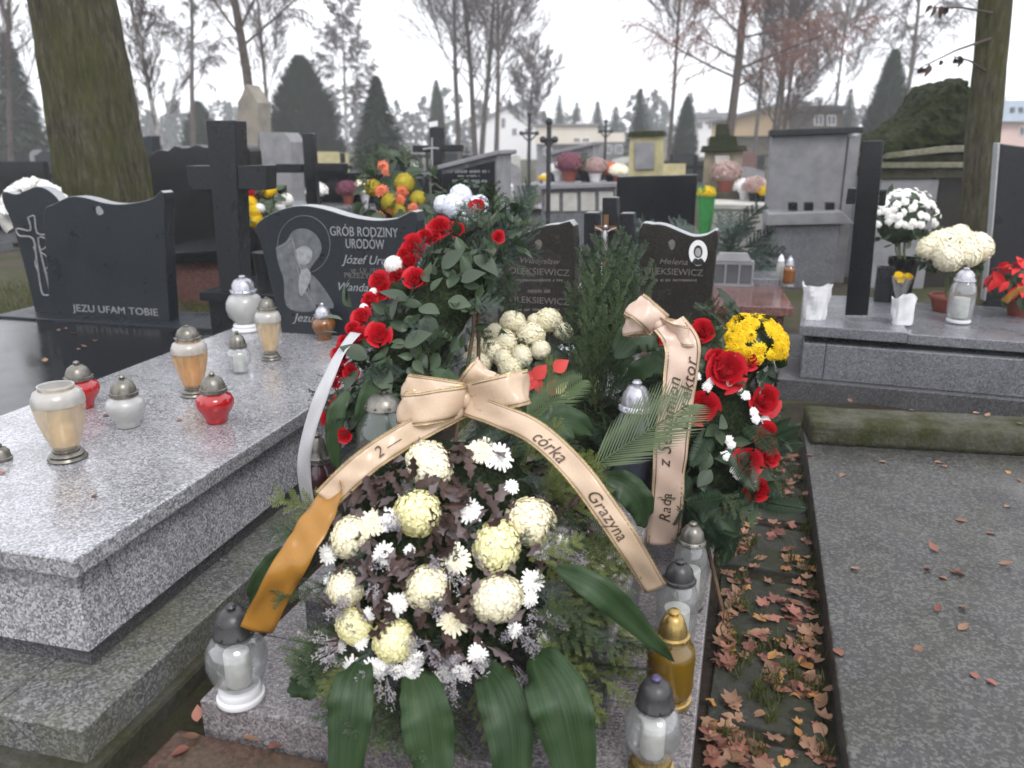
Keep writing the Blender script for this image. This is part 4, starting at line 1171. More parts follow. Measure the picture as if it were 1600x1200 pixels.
def core(root, dome, s, mat, name='moss_base', cut=None):
    mb = MB()
    mb.ball((0, 0, 0), 1.0, 44, 28)
    mb.v = [tuple(dome.local(*(V(a) * s * (1 + 0.08 * noise.noise(V(a) * 4) + 0.07 * noise.noise(V(a) * 13))))) for a in mb.v]
    if cut is not None: mb.v = [(a, b, max(c, cut)) for a, b, c in mb.v]
    return put(name, mb.mesh(name, mat), root, Matrix.Identity(4))

# ------------------------------------------------------------------ front bouquet of cream chrysanthemums and brown oak leaves
fb = thing('chrysanthemum_wreath', 'domed wreath of cream ball chrysanthemums, brown oak leaves and fir, with a peach bow', 'wreath', (-0.14, 1.66, 0.125))
dm = Dome(D(697, 868, 1.80), (0.02, -0.80, 0.6), (0, 0.6, 0.8), (0.325, 0.35, 0.155))
core(fb, dm, 0.84, M['core'], cut=0.13)
for (u, v, r, k) in ((670, 723, 37, 'cream'), (652, 800, 38, 'lemon'), (546, 838, 32, 'cream'), (831, 814, 38, 'cream'), (777, 853, 38, 'lemon'), (538, 919, 30, 'cream'),
                     (667, 919, 35, 'cream'), (777, 936, 38, 'cream'), (551, 980, 28, 'lemon'), (614, 1002, 32, 'lemon')):
    flower('chrysanthemum', POM[k], fb, dm, u, v, r, 0.45, 1.0, 0.15)
for (u, v, r) in ((754, 704, 27), (781, 713, 24), (735, 798, 22), (600, 865, 20), (713, 874, 26), (619, 944, 20), (709, 970, 26), (832, 908, 20), (829, 936, 14), (746, 1021, 17), (524, 1034, 17),
                  (553, 1046, 21), (586, 1046, 20), (641, 1047, 18), (676, 1064, 15), (583, 816, 26), (607, 810, 20), (512, 866, 17), (563, 1003, 13), (650, 1030, 13), (702, 1050, 16), (515, 905, 11), (528, 1010, 13), (600, 1042, 14), (620, 1050, 12), (725, 1052, 14), (760, 1045, 11), (860, 862, 15), (880, 845, 14), (865, 930, 12), (690, 905, 12), (560, 890, 11), (805, 985, 13), (850, 1000, 12), (575, 960, 11), (640, 860, 10), (800, 760, 12), (630, 775, 10)):
    flower('small_chrysanthemum', SPRAY['white' if r < 26 else 'cream'], fb, dm, u, v, r, 0.4, 1.03, 0.1)
for k in range(135):
    u, v = 500 + rnd(0, 400), 690 + rnd(0, 355)
    if (u - 697) ** 2 / 215 ** 2 + (v - 870) ** 2 / 190 ** 2 > 1: continue
    p, n = dm.hit(u, v, rnd(0.94, 1.03))
    lay('oak_leaf', random.choice(OAK if random.random() < 0.5 else DUSK), fb, p, Matrix.Rotation(rnd(0, 6.28), 3, n) @ n.orthogonal() + n * rnd(0.15, 0.8), n, rnd(0.75, 1.3), rnd(-0.5, 0.5))
for (u, v, m) in ((595, 730, 10), (570, 755, 12), (620, 760, 8), (905, 790, 10), (885, 815, 10), (690, 800, 9), (730, 760, 8), (600, 885, 9), (650, 870, 9), (860, 870, 7), (720, 925, 8), (690, 1020, 8), (580, 925, 6), (740, 840, 6), (640, 975, 6)):
    for j in range(m):
        p, n = dm.hit(u + rnd(-28, 28), v + rnd(-22, 22), rnd(0.97, 1.06))
        lay('oak_leaf', random.choice(OAK + DUSK), fb, p, Matrix.Rotation(rnd(0, 6.28), 3, n) @ n.orthogonal() + n * rnd(0.3, 1.1), n, rnd(0.7, 1.15), rnd(-0.6, 0.6))
for (u, v, m) in ((868, 848, 6), (840, 868, 5), (852, 972, 4), (820, 985, 4), (548, 1000, 4), (600, 1060, 4), (530, 955, 4), (665, 1015, 5), (715, 1030, 5), (700, 890, 2), (615, 835, 3), (790, 1030, 4), (690, 1050, 4), (520, 1010, 3), (740, 870, 2), (660, 960, 2), (585, 880, 2)):
    for j in range(m):
        p, n = dm.hit(u + rnd(-18, 18), v + rnd(-14, 14), 1.03)
        lay('statice_spray', random.choice(STAT), fb, p, n * 0.6 + img(rnd(-1, 1), rnd(-1, 0.6)), n, rnd(0.45, 0.7))
for k in range(85):                               # fir all round the rim
    a = rnd(-2.6, 0.6) if k % 4 else rnd(0, 6.28)
    p = dm.local(0.86 * math.cos(a), 0.86 * math.sin(a), rnd(-0.25, 0.35))
    if p.z < 0.16: p.z = 0.16 + rnd(0, 0.05)
    o = dm.ax[0] * math.cos(a) + dm.ax[1] * math.sin(a)
    lay('fir_sprig', random.choice(FIR if random.random() < 0.6 else FIRY), fb, p, o + dm.ax[2] * rnd(0.1, 0.8) + V((0, 0, -0.12)), dm.ax[2] + o * 0.3, rnd(0.6, 0.95), rnd(-0.5, 0.5))
for k in range(70):
    p, n = dm.hit(rnd(815, 945), rnd(840, 1070), rnd(0.95, 1.08))
    lay('fir_sprig', random.choice(FIR[:1] + FIRY), fb, p, img(rnd(0.2, 1), rnd(-1, 0.5)) + n * 0.5, n, rnd(0.5, 0.8), rnd(-0.5, 0.5))
for k in range(46):
    p, n = dm.hit(rnd(530, 880), rnd(680, 1050), rnd(0.86, 0.92))
    lay('fir_sprig', random.choice(FIRB), fb, p, img(rnd(-1, 1), rnd(-1, 1)) + n * 0.15, n, rnd(0.3, 0.45), rnd(-0.5, 0.5))
FC = (0, -0.9, 0.45)
for (a, w) in (([(566, 1030, 1.60), (552, 1085, 1.51), (545, 1165, 1.47), (528, 1350, 1.40)], 0.100),
               ([(650, 1045, 1.58), (664, 1100, 1.48), (676, 1180, 1.44), (690, 1350, 1.37)], 0.112),
               ([(760, 1040, 1.57), (785, 1095, 1.46), (800, 1175, 1.41), (800, 1350, 1.35)], 0.106),
               ([(835, 1020, 1.58), (868, 1080, 1.44), (890, 1160, 1.395), (925, 1340, 1.34)], 0.128),
               ([(868, 888, 1.62), (925, 915, 1.56), (985, 965, 1.58), (1052, 1034, 1.66)], 0.064),
               ([(520, 1050, 1.62), (495, 1062, 1.60), (470, 1072, 1.62), (450, 1075, 1.66)], 0.07),
               ([(500, 850, 1.86), (450, 868, 1.88), (410, 900, 1.90), (390, 945, 1.92)], 0.06),
               ([(830, 700, 2.0), (862, 672, 2.08), (892, 660, 2.12), (925, 680, 2.14)], 0.105),
               ([(940, 745, 2.10), (975, 760, 2.08), (1000, 790, 2.08), (1005, 825, 2.1)], 0.09),
               ([(720, 640, 2.05), (705, 610, 2.1), (690, 590, 2.14), (686, 575, 2.18)], 0.07)):
    long_leaf('broad_leaf', fb, [D(*q) for q in a], w, M['big_leaf'], FC)
# peach bow
K = D(727, 626, 1.985)
kn = MB(); kn.ball(K, 0.02, 12, 8, (1.0, 0.8, 1.15)); put('bow_knot', kn.mesh('bow_knot', M['ribbon']), fb, Matrix.Identity(4))
loop(fb, K, D(626, 640, 1.92), img(0.10, 1), 0.082, M['ribbon'], 0.042)
loop(fb, K + V((0, 0.02, 0.01)), D(634, 604, 2.03), img(0.35, 1), 0.065, M['ribbon'], 0.03)
loop(fb, K, D(826, 604, 1.94), img(-0.2, 1), 0.086, M['ribbon'], 0.046)
loop(fb, K + V((0, 0.025, 0.01)), D(762, 574, 2.04), img(-0.8, 0.6), 0.075, M['ribbon'], 0.03)
R, S, L = ribbon('ribbon_tail', fb, [D(730, 632, 1.975), D(775, 648, 1.90), D(835, 675, 1.83), D(895, 730, 1.735), D(945, 795, 1.69), D(985, 855, 1.685), D(1024, 920, 1.74)],
                 [img(0.2, 1), img(0.35, 0.9), img(0.55, 0.8), img(0.75, 0.6), img(0.8, 0.5), img(0.85, 0.3), img(0.9, 0.2)], 0.058, M['ribbon'], M['ribbon_edge'], 50)
ribbon_text('córka', 0.046, R, S, L * 0.30, -0.004, M['ink'], 1, -0.0036, 0.25, up=1)
ribbon_text('Grazyna', 0.042, R, S, L * 0.56, -0.004, M['ink'], 1, -0.0036, 0.25, up=1)
R, S, L = ribbon('ribbon_tail', fb, [D(724, 634, 1.975), D(680, 655, 1.92), D(630, 683, 1.86), D(585, 712, 1.82), D(545, 745, 1.79), D(508, 782, 1.78)],
                 [img(-0.1, 1), img(-0.2, 1), img(-0.4, 0.85), img(-0.55, 0.75), img(-0.6, 0.55), img(-0.65, 0.3)], 0.062, M['ribbon'], M['ribbon_edge'], 40)
ribbon_text('2 —', 0.04, R, S, L * 0.62, 0.0, M['ink'], -1, 0.0036, 0.2, up=1)
R, S, L = ribbon('ribbon_tail', fb, [D(530, 752, 1.80), D(505, 795, 1.76), D(470, 855, 1.70), D(435, 915, 1.68), D(400, 985, 1.695)],
                 [img(0.35, 0.7), img(0.8, 0.4), img(0.9, 0.35), img(0.9, 0.35), img(0.95, 0.35)], 0.078, M['ribbon_gold'], None, 40, crease=0.03)

# ------------------------------------------------------------------ tall rose spray leaning at the left
B_, T_ = D(545, 648, 2.50), D(772, 345, 3.05)
ax = (T_ - B_).normalized()
n0 = V((-0.62, -0.62, 0.48))
n0 = (n0 - ax * n0.dot(ax)).normalized()
lw = thing('rose_wreath', 'tall slanting spray of red roses, green leaves and fir on a wooden stand', 'wreath', (-0.30, 2.62, 0.383))
dl = Dome((B_ + T_) / 2 + V((0.03, 0.03, -0.02)), n0, ax, (0.18, 0.53, 0.125))
core(lw, dl, 0.72, M['core'])
for (u, v, r) in ((688, 358, 17), (665, 373, 13), (714, 360, 11), (648, 388, 18), (640, 414, 16), (650, 438, 17), (594, 442, 16), (600, 456, 15), (567, 498, 15), (562, 530, 17), (593, 525, 18),
                  (534, 555, 15), (530, 578, 15), (549, 583, 12), (520, 653, 16), (539, 680, 10), (778, 371, 9), (541, 536, 11), (620, 432, 12), (578, 470, 12), (676, 372, 12), (632, 398, 11), (612, 452, 11), (552, 515, 11), (522, 600, 10), (526, 632, 11)):
    flower('rose', ROSE, lw, dl, u, v, r * 1.1, 0.62, 1.10, 0.0)
for (u, v, r) in ((614, 413, 15), (583, 456, 7), (568, 480, 7)):
    flower('chrysanthemum', POM['white'], lw, dl, u, v, r, 0.5, 1.0, 0.1)
scatter(lw, dl, R_LEAF, 230, 'rose_leaf', -0.3, 1.0, (0.82, 1.06), 0.4, (0.6, 1.15))
scatter(lw, dl, G_LEAF, 26, 'grey_leaf', -0.2, 1.0, (0.9, 1.08), 0.45, (0.6, 1.2))
scatter(lw, dl, FIRB + FIR, 130, 'fir_sprig', -0.9, 0.5, (0.7, 0.95), 0.2, (0.6, 1.0))
for (u, v, a, b) in ((575, 560, -0.6, 0.2), (590, 575, 0.4, -0.6), (560, 578, -0.3, -0.9), (655, 480, 0.5, -0.3), (640, 470, -0.7, 0.1), (665, 492, 0.2, -0.8), (550, 480, -0.6, 0.9), (535, 500, -0.9, 0.2), (540, 470, 0.1, 1.0), (528, 520, -0.8, -0.2),
                     (675, 395, 0.9, -0.2), (690, 420, 0.8, 0.4), (740, 400, 0.6, -0.5), (720, 440, 0.6, 0.2), (700, 470, 0.7, -0.3), (612, 500, 0.4, 0.8), (630, 540, 0.8, 0.2), (600, 610, 0.3, -0.9)):
    p, n = dl.hit(u, v, 1.1)
    lay('grey_leaf', random.choice(G_LEAF), lw, p, img(a, b) + n * 0.35, n, rnd(1.2, 1.7), rnd(-0.3, 0.3))
for (a, w) in (([(735, 440, 2.98), (755, 400, 3.02), (772, 350, 3.05), (775, 300, 3.12)], 0.075), ([(770, 430, 3.02), (795, 385, 3.06), (820, 330, 3.12), (838, 292, 3.2)], 0.06),
               ([(610, 560, 2.55), (590, 590, 2.5), (570, 640, 2.47), (560, 690, 2.45)], 0.07), ([(545, 610, 2.5), (528, 640, 2.46), (522, 690, 2.44), (530, 740, 2.44)], 0.06)):
    long_leaf('broad_leaf', lw, [D(*q) for q in a], w, M['big_leaf'], (0.1, -0.9, 0.3))
for q in range(26):
    p = dl.local(rnd(0.0, 0.6), rnd(-0.1, 0.9), rnd(-0.8, 0.1))
    lay('fir_sprig', random.choice(FIRB), lw, p, ax * rnd(0.5, 1) + V((rnd(-0.2, 0.15), -0.2, rnd(0.0, 0.6))), V((0.5, -0.7, 0.4)), rnd(0.5, 0.8), rnd(-0.6, 0.6))
for (a, b) in (((740, 515, 2.75), (700, 612, 2.62)), ((748, 515, 2.78), (745, 640, 2.75)), ((690, 500, 2.8), (632, 640, 2.7))):
    e = D(*b); e.z = 0.384
    mb = MB(); mb.tube([D(*a) + V((0, 0.05, 0.1)), D(*a), e], 0.007, 6)
    put('stand_leg', mb.mesh('stand_leg', M['stick']), lw, Matrix.Identity(4))
R, S, L = ribbon('ribbon_tail', lw, [D(556, 520, 2.66), D(530, 555, 2.55), D(505, 610, 2.46), D(486, 665, 2.42), D(475, 720, 2.41), D(480, 775, 2.43), D(496, 830, 2.5)],
                 [img(1, 0.3), img(1, 0.3), img(1, 0.3), img(1, 0.25), img(1, 0.1), img(1, -0.1), img(1, -0.3)], 0.042, M['ribbon_white'], None, 36)
ribbon_text('UMI', 0.03, R, S, L * 0.28, -0.012, M['ink_black'], -1, 0.0032, 0.15, up=-1)

# ------------------------------------------------------------------ rose wreath at the right, on its stand
rw = thing('rose_wreath', 'upright wreath of large red roses, white buds and fern with a written pink ribbon', 'wreath', (0.55, 2.5, 0.12))
dr = Dome(D(1122, 668, 2.50), (0.22, -0.88, 0.42), (0.1, 0.35, 0.94), (0.17, 0.36, 0.11))
core(rw, dr, 0.74, M['core'])
for (u, v, r) in ((1098, 518, 18), (1136, 578, 27), (1097, 637, 23), (1172, 562, 14), (1194, 625, 21), (1196, 680, 18), (1168, 720, 20), (1203, 714, 14), (1184, 766, 16), (1036, 527, 10), (1120, 560, 14)):
    flower('rose', ROSE, rw, dr, u, v, r * 1.12, 0.55, 1.16, 0.1)
for (u, v) in ((1141, 600), (1110, 596), (1088, 588), (1153, 604), (1178, 643), (1181, 655), (1138, 687), (1143, 695), (1133, 712), (1148, 735), (1153, 742), (1179, 756), (1165, 618), (1196, 655), (1206, 745), (1105, 605)):
    flower('small_chrysanthemum', SPRAY['white'], rw, dr, u, v, 8, 0.5, 1.1, 0.0)
scatter(rw, dr, FERN, 46, 'fern_frond', -0.4, 1.0, (0.85, 1.02), 0.35, (0.6, 1.0))
scatter(rw, dr, R_LEAF, 70, 'rose_leaf', -0.2, 1.0, (0.9, 1.06), 0.4, (0.8, 1.2))
scatter(rw, dr, FIR, 46, 'fir_sprig', -0.6, 0.8, (0.75, 0.98), 0.3, (0.6, 0.9))
scatter(rw, dr, G_LEAF, 22, 'grey_leaf', 0.0, 1.0, (0.98, 1.08), 0.4, (0.8, 1.2))
for k in range(14):
    p, n = dr.hit(rnd(1070, 1180), rnd(750, 800), 0.95)
    lay('fern_frond', random.choice(FERN), rw, p, img(rnd(-0.5, 0.6), -1) + n * 0.2, n, rnd(0.45, 0.7))
for (a, b) in (((1108, 800, 2.5), (1092, 905, 2.42)), ((1100, 830, 2.5), (1130, 958, 2.30)), ((1150, 800, 2.6), (1128, 845, 2.75))):
    e = D(*b)
    e = P(b[0], b[1], 0.004)
    mb = MB(); mb.tube([D(*a) + V((0, 0.05, 0.15)), D(*a), e], 0.0075, 6)
    put('stand_leg', mb.mesh('stand_leg', M['stick']), rw, Matrix.Identity(4))
K = D(1030, 508, 2.46)
kn = MB(); kn.ball(K, 0.022, 12, 8); put('bow_knot', kn.mesh('bow_knot', M['ribbon_pink']), rw, Matrix.Identity(4))
loop(rw, K, D(990, 478, 2.5), img(0.8, 0.7), 0.085, M['ribbon_pink'], 0.03)
loop(rw, K, D(1085, 528, 2.42), img(-0.5, 0.9), 0.06, M['ribbon_pink'], 0.03)
loop(rw, K + V((0, 0.03, 0)), D(978, 512, 2.52), img(0.3, 1), 0.06, M['ribbon_pink'], 0.025)
R, S, L = ribbon('ribbon_tail', rw, [D(1045, 505, 2.44), D(1066, 540, 2.39), D(1062, 600, 2.36), D(1052, 665, 2.34), D(1046, 730, 2.33), D(1042, 790, 2.33), D(1034, 850, 2.36)],
                 [img(1, 0.5), img(1, 0.15), img(1, 0.12), img(1, 0.08), img(1, 0.1), img(0.9, 0.1), img(0.7, 0.1)], 0.105, M['ribbon_pink'], M['ribbon_edge'], 50)
ribbon_text('z Seniamion', 0.056, R, S, L * 0.62, -0.018, M['ink'], -1, -0.0036, 0.3, 1.05, up=-1)
ribbon_text('Dyrektor', 0.056, R, S, L * 0.46, 0.026, M['ink'], -1, -0.0036, 0.3, 1.05, up=-1)
ribbon_text('Rada', 0.05, R, S, L * 0.88, 0.0, M['ink'], -1, -0.0036, 0.3, 1.05, up=-1)

# ------------------------------------------------------------------ upright fir spray with palm and scarlet flowers in the middle
fs = thing('fir_arrangement', 'upright bunch of fir branches with a palm leaf between the two rose wreaths', 'arrangement', (0.28, 2.75, 0.383))
base = V((0.30, 2.78, 0.40))
BIGF = [fir_mesh('fir_branch', M['fir'], s, 0.42, 5, 0.024, 0.5, 0.0034, 0.1, 0.0024) for s in (21, 22)]
for (u, v, Y) in ((948, 352, 2.95), (918, 372, 2.95), (985, 375, 2.95), (930, 420, 2.85), (972, 430, 2.85), (1008, 400, 2.95), (952, 470, 2.8), (900, 430, 2.95), (940, 395, 2.9), (962, 365, 2.92), (925, 480, 2.8), (985, 490, 2.8)):
    e = D(u, v, Y)
    d = (e - base)
    st = base + d * 0.36
    st.x += (e.x - st.x) * 0.45
    lay('fir_branch', random.choice(BIGF), fs, st, e - st, V((rnd(-0.4, 0.4), -1, 0.3)), (e - st).length / 0.44, rnd(-0.6, 0.6))
    mb = MB(); mb.tube([base + V((rnd(-0.03, 0.03), rnd(-0.03, 0.03), 0)), st.lerp(base, 0.4), st], 0.004, 5)
    put('branch_stem', mb.mesh('branch_stem', M['twig_brown']), fs, Matrix.Identity(4))
dc = Dome((0.24, 2.78, 0.44), (0, -0.5, 0.85), (0, 0.85, 0.5), (0.34, 0.34, 0.17))
core(fs, dc, 0.7, M['core'], cut=0.385)
scatter(fs, dc, FIR, 60, 'fir_sprig', 0.0, 1.0, (0.85, 1.05), 0.6, (0.8, 1.2), keep=lambda p: p.z > 0.42)
scatter(fs, dc, FERN, 30, 'fern_frond', 0.0, 1.0, (0.85, 1.05), 0.5, (0.7, 1.1), keep=lambda p: p.z > 0.42)
scatter(fs, dc, FIRY, 20, 'fir_sprig', 0.0, 1.0, (0.9, 1.08), 0.6, (0.7, 1.0), keep=lambda p: p.z > 0.42)
PALM = [palm_mesh('palm_leaf', M['palm'], 0.40, 26, 0.19, 0.0062, 0.55, 0.1), palm_mesh('palm_leaf', M['palm'], 0.34, 30, 0.13, 0.007, 0.8, 0.2)]
lay('palm_leaf', PALM[0], fs, D(905, 745, 2.06), D(1035, 655, 2.16) - D(905, 745, 2.06), (0, -0.75, 0.65), 1.0)
lay('palm_leaf', PALM[1], fs, D(812, 668, 2.2), D(905, 585, 2.3) - D(812, 668, 2.2), (0, -0.6, 0.75), 0.75)
mb = MB(); mb.tube([D(905, 745, 2.06), D(880, 790, 2.1), V((0.15, 2.3, 0.40))], 0.004, 5); put('palm_stalk', mb.mesh('palm_stalk', M['stem']), fs, Matrix.Identity(4))
mb = MB(); mb.tube([D(812, 668, 2.2), D(800, 720, 2.3), V((0.02, 2.4, 0.40))], 0.004, 5); put('palm_stalk', mb.mesh('palm_stalk', M['stem']), fs, Matrix.Identity(4))
BR = [leaf_mesh('red_bract', M['pink_red'], 0.09, 0.07, 0.25, 0.2, 7, seed=s, peak=0.4) for s in (1, 2)]
for (u, v, a, b) in ((835, 592, -0.8, 0.5), (835, 592, 0.6, 0.8), (838, 592, 0.2, -0.7), (835, 594, -0.7, -0.4), (852, 604, 0.9, -0.1), (865, 580, 0.8, 0.7)):
    p = D(u, v, 2.32)
    lay('red_bract', random.choice(BR), fs, p, img(a, b) + V((0, -0.2, 0)), (0, -0.85, 0.5), rnd(0.45, 0.7))
for (u, v, a, b) in ((868, 615, 0.6, 0.6), (872, 615, 0.9, -0.2), (880, 630, 0.4, -0.9)):
    lay('pale_petal', leaf_mesh('pale_petal', M['mum_lemon'], 0.07, 0.035, 0.5, 0.2, 6), fs, D(u, v, 2.30), img(a, b), (0, -0.85, 0.5), 0.8)
for (a, w) in (([(960, 560, 2.6), (990, 530, 2.62), (1020, 530, 2.62), (1045, 550, 2.62)], 0.12), ([(985, 600, 2.6), (1005, 580, 2.55), (1030, 572, 2.5), (1048, 590, 2.48)], 0.09), ([(1000, 640, 2.55), (1015, 660, 2.5), (1025, 700, 2.45), (1022, 740, 2.45)], 0.08)):
    long_leaf('broad_leaf', fs, [D(*q) for q in a], w, M['big_leaf'], (0, -0.8, 0.6))

# ------------------------------------------------------------------ potted plants
def pot(root, r, h, mat, name='pot'):
    mb = MB(); mb.lathe([(0, 0), (r * 0.72, 0), (r * 0.75, h * 0.03), (r * 0.97, h * 0.82), (r * 1.06, h * 0.83), (r * 1.06, h), (r * 0.94, h), (r * 0.9, h * 0.85), (0, h * 0.85)], 24)
    return mb.build(name, mat, root)
def mum_plant(label, loc, dome, balls, poms, potr, poth, potmat, leaves=40, name='potted_chrysanthemum', leafm=None, sprays=None, rr=None, group=None, sprig=True, core_m='rose_leaf'):
    t = thing(name, label, 'potted flowers', loc, 0, group)
    if potr: pot(t, potr, poth, potmat)
    mb = MB()
    for k in range(5):
        a = k * 1.256
        mb.tube([V(loc) + V((0.02 * math.cos(a), 0.02 * math.sin(a), poth * 0.8)), V(loc).lerp(dome.c, 0.6) + V((0.03 * math.cos(a), 0.03 * math.sin(a), 0)), dome.c + V((0.05 * math.cos(a), 0.05 * math.sin(a), 0))], 0.005, 5)
    props(put('stems', mb.mesh('stems', M['stem']), t, Matrix.Identity(4)), kind='stuff')
    core(t, dome, 0.7, M[core_m], 'leaf_mass')
    for (u, v, r) in balls:
        flower('chrysanthemum', poms, t, dome, u, v, r, 0.4, 1.05, 0.2)
    scatter(t, dome, leafm or R_LEAF, leaves, 'leaf', -0.8, 0.9, (0.8, 1.0), 0.4, (0.8, 1.2))
    if sprays:
        meshes, n, s = sprays
        for k in range(n):
            p, nn = dome.rand(-0.1, 1.0, rnd(0.96, 1.06))
            put('small_chrysanthemum', random.choice(meshes), t, frame_to(nn + V((rnd(-0.3, 0.3), rnd(-0.5, 0.1), rnd(-0.2, 0.3))), None, rnd(0, 6.28), p, s * rnd(0.8, 1.2)))
    return t
UPD = lambda c, r: Dome(c, (0, 0, 1), (0, 1, 0), r)
mum_plant('low plant of pale cream ball chrysanthemums before the left brown headstone', (0.06, 3.12, 0.383), UPD((0.055, 3.04, 0.665), (0.25, 0.16, 0.14)),
          [(829, 520, 22), (857, 497, 22), (801, 500, 20), (788, 531, 20), (768, 546, 18), (750, 565, 17), (797, 574, 20), (815, 555, 18), (838, 500, 15), (745, 540, 16), (772, 516, 16), (880, 515, 15), (785, 558, 16), (845, 545, 15), (735, 560, 13)],
          POM['cream'], 0.11, 0.13, M['terracotta'], 60, leafm=G_LEAF + R_LEAF)
mum_plant('bright yellow chrysanthemum plant behind the upright rose wreath', (0.70, 2.85, 0.121), UPD(D(1172, 546, 2.60), (0.115, 0.09, 0.11)), [], POM['yellow'], 0.1, 0.3, M['terracotta'], 12, sprays=(SPRAY['yellow'], 150, 0.023))
# crumpled silver foil in the middle
tf = thing('foil_wrap', 'crumpled silver foil wrapping beside the cream chrysanthemum plant', 'foil', (0.28, 3.2, 0.383))
mb = MB()
rows = []
for i in range(9):
    row = []
    for j in range(25):
        a = 2 * math.pi * j / 24
        r = (0.05 + 0.045 * i / 8) * (1 + 0.22 * noise.noise(V((math.cos(a) * 3, math.sin(a) * 3, i * 0.7))))
        row.append((r * math.cos(a), r * math.sin(a), 0.30 * i / 8 + 0.05 * (i / 8) * noise.noise(V((math.cos(a) * 2, math.sin(a) * 2, 5)))))
    rows.append(row)
mb.grid(rows)
mb.build('foil', M['foil'], tf, smooth=False).modifiers.new('t', 'SOLIDIFY').thickness = 0.001

# ------------------------------------------------------------------ things on the grey grave at the right
GZ = 0.441
mum_plant('white bushy chrysanthemum plant standing behind the black cross', D(1408, 440, 5.75) * V((1, 1, 0)) + V((0, 0, GZ)), UPD(D(1408, 345, 5.75), (0.24, 0.18, 0.22)), [], POM['white'], 0.1, 0.28, M['black'], 90, sprays=(SPRAY['white'], 150, 0.027), leafm=R_LEAF)
mum_plant('cream ball chrysanthemums with dark leaves in a terracotta bowl on the grey grave', P(1480, 486, 0.426), UPD(D(1487, 402, P(1480, 486, 0.426).y), (0.19, 0.14, 0.12)),
          [(1452, 384, 18), (1480, 372, 19), (1505, 372, 18), (1534, 381, 19), (1482, 398, 21), (1515, 392, 19), (1465, 372, 14), (1500, 362, 13)], POM['cream'], 0.12, 0.11, M['terracotta'], 90)
po = thing('poinsettia', 'scarlet poinsettia with a ribbon at the right end of the grey grave', 'potted flowers', P(1592, 492, 0.426))
pp = P(1592, 492, 0.426)
pot(po, 0.09, 0.1, M['terracotta'])
dp = UPD(pp + V((0, 0, 0.2)), (0.2, 0.15, 0.13))
core(po, dp, 0.7, M['rose_leaf'], 'leaf_mass')
PO = [leaf_mesh('scarlet_bract', M['poinsettia'], 0.11, 0.06, 0.25, 0.25, 8, seed=s) for s in (1, 2)]
scatter(po, dp, PO, 46, 'scarlet_bract', 0.0, 1.0, (0.9, 1.1), 0.3, (0.8, 1.2))
scatter(po, dp, R_LEAF, 40, 'leaf', -0.7, 0.4, (0.8, 1.0), 0.3, (1.0, 1.5))
R, S, L = ribbon('ribbon_tail', po, [pp + V(a) for a in ((-0.02, -0.16, 0.2), (-0.1, -0.19, 0.21), (-0.17, -0.17, 0.17), (-0.2, -0.14, 0.11))], [(0, -0.3, 1)] * 4, 0.045, M['ribbon_gold'], None, 16)
def crumple(label, name, cat, p, r, h, mat, seed, taper=0.7, part='sheet'):
    t = thing(name, label, cat, p)
    mb = MB()
    rows = []
    for i in range(8):
        q = i / 7
        rows.append([((r * (taper + (1 - taper) * q)) * (1 + 0.28 * noise.noise(V((math.cos(a) * 2, math.sin(a) * 2, q * 2 + seed)))) * math.cos(a),
                      (r * 0.7 * (taper + (1 - taper) * q)) * (1 + 0.28 * noise.noise(V((math.cos(a) * 2, math.sin(a) * 2, q * 2 + seed)))) * math.sin(a),
                      h * q + 0.25 * h * q * noise.noise(V((math.cos(a) * 1.5, math.sin(a) * 1.5, seed)))) for a in [2 * math.pi * j / 22 for j in range(23)]])
    mb.grid(rows)
    mb.build(part, mat, t, smooth=False).modifiers.new('t', 'SOLIDIFY').thickness = 0.001
    return t
crumple('crumpled white paper bag before the terracotta bowl on the grey grave', 'paper_bag', 'bag', P(1408, 506, GZ), 0.075, 0.17, M['plastic_white'], 3.3, 0.85)
crumple('white paper cone beside the foot of the black cross', 'paper_cone', 'paper', P(1272, 498, GZ), 0.09, 0.21, M['plastic_white'], 7.1, 0.72)
bv = thing('granite_vase', 'square dark granite vase behind the black cross', 'vase', P(1378, 470, GZ), -YG)
for a in ((-0.055, -0.04, -0.055, 0.055), (0.04, 0.055, -0.055, 0.055), (-0.0395, 0.0395, -0.055, -0.04), (-0.0395, 0.0395, 0.04, 0.055)):
    block('vase_side', M['anthracite'], bv, *a, 0.0, 0.24, 0, 0.002)
yf = thing('yellow_flower', 'single pale yellow flower bunch in clear wrap by the terracotta bowl', 'flowers', P(1404, 478, GZ))
mb = MB(); mb.lathe([(0.012, 0), (0.03, 0.06), (0.07, 0.2)], 12); mb.build('clear_wrap', M['glass_clear'], yf)
for k in range(7):
    put('small_chrysanthemum', SPRAY['yellow'][k % 2], yf, frame_to((rnd(-0.4, 0.4), -0.6, 0.7), None, rnd(0, 6), P(1404, 478, GZ) + V((rnd(-0.04, 0.04), rnd(-0.04, 0.02), 0.17 + rnd(0, 0.05))), 0.028))
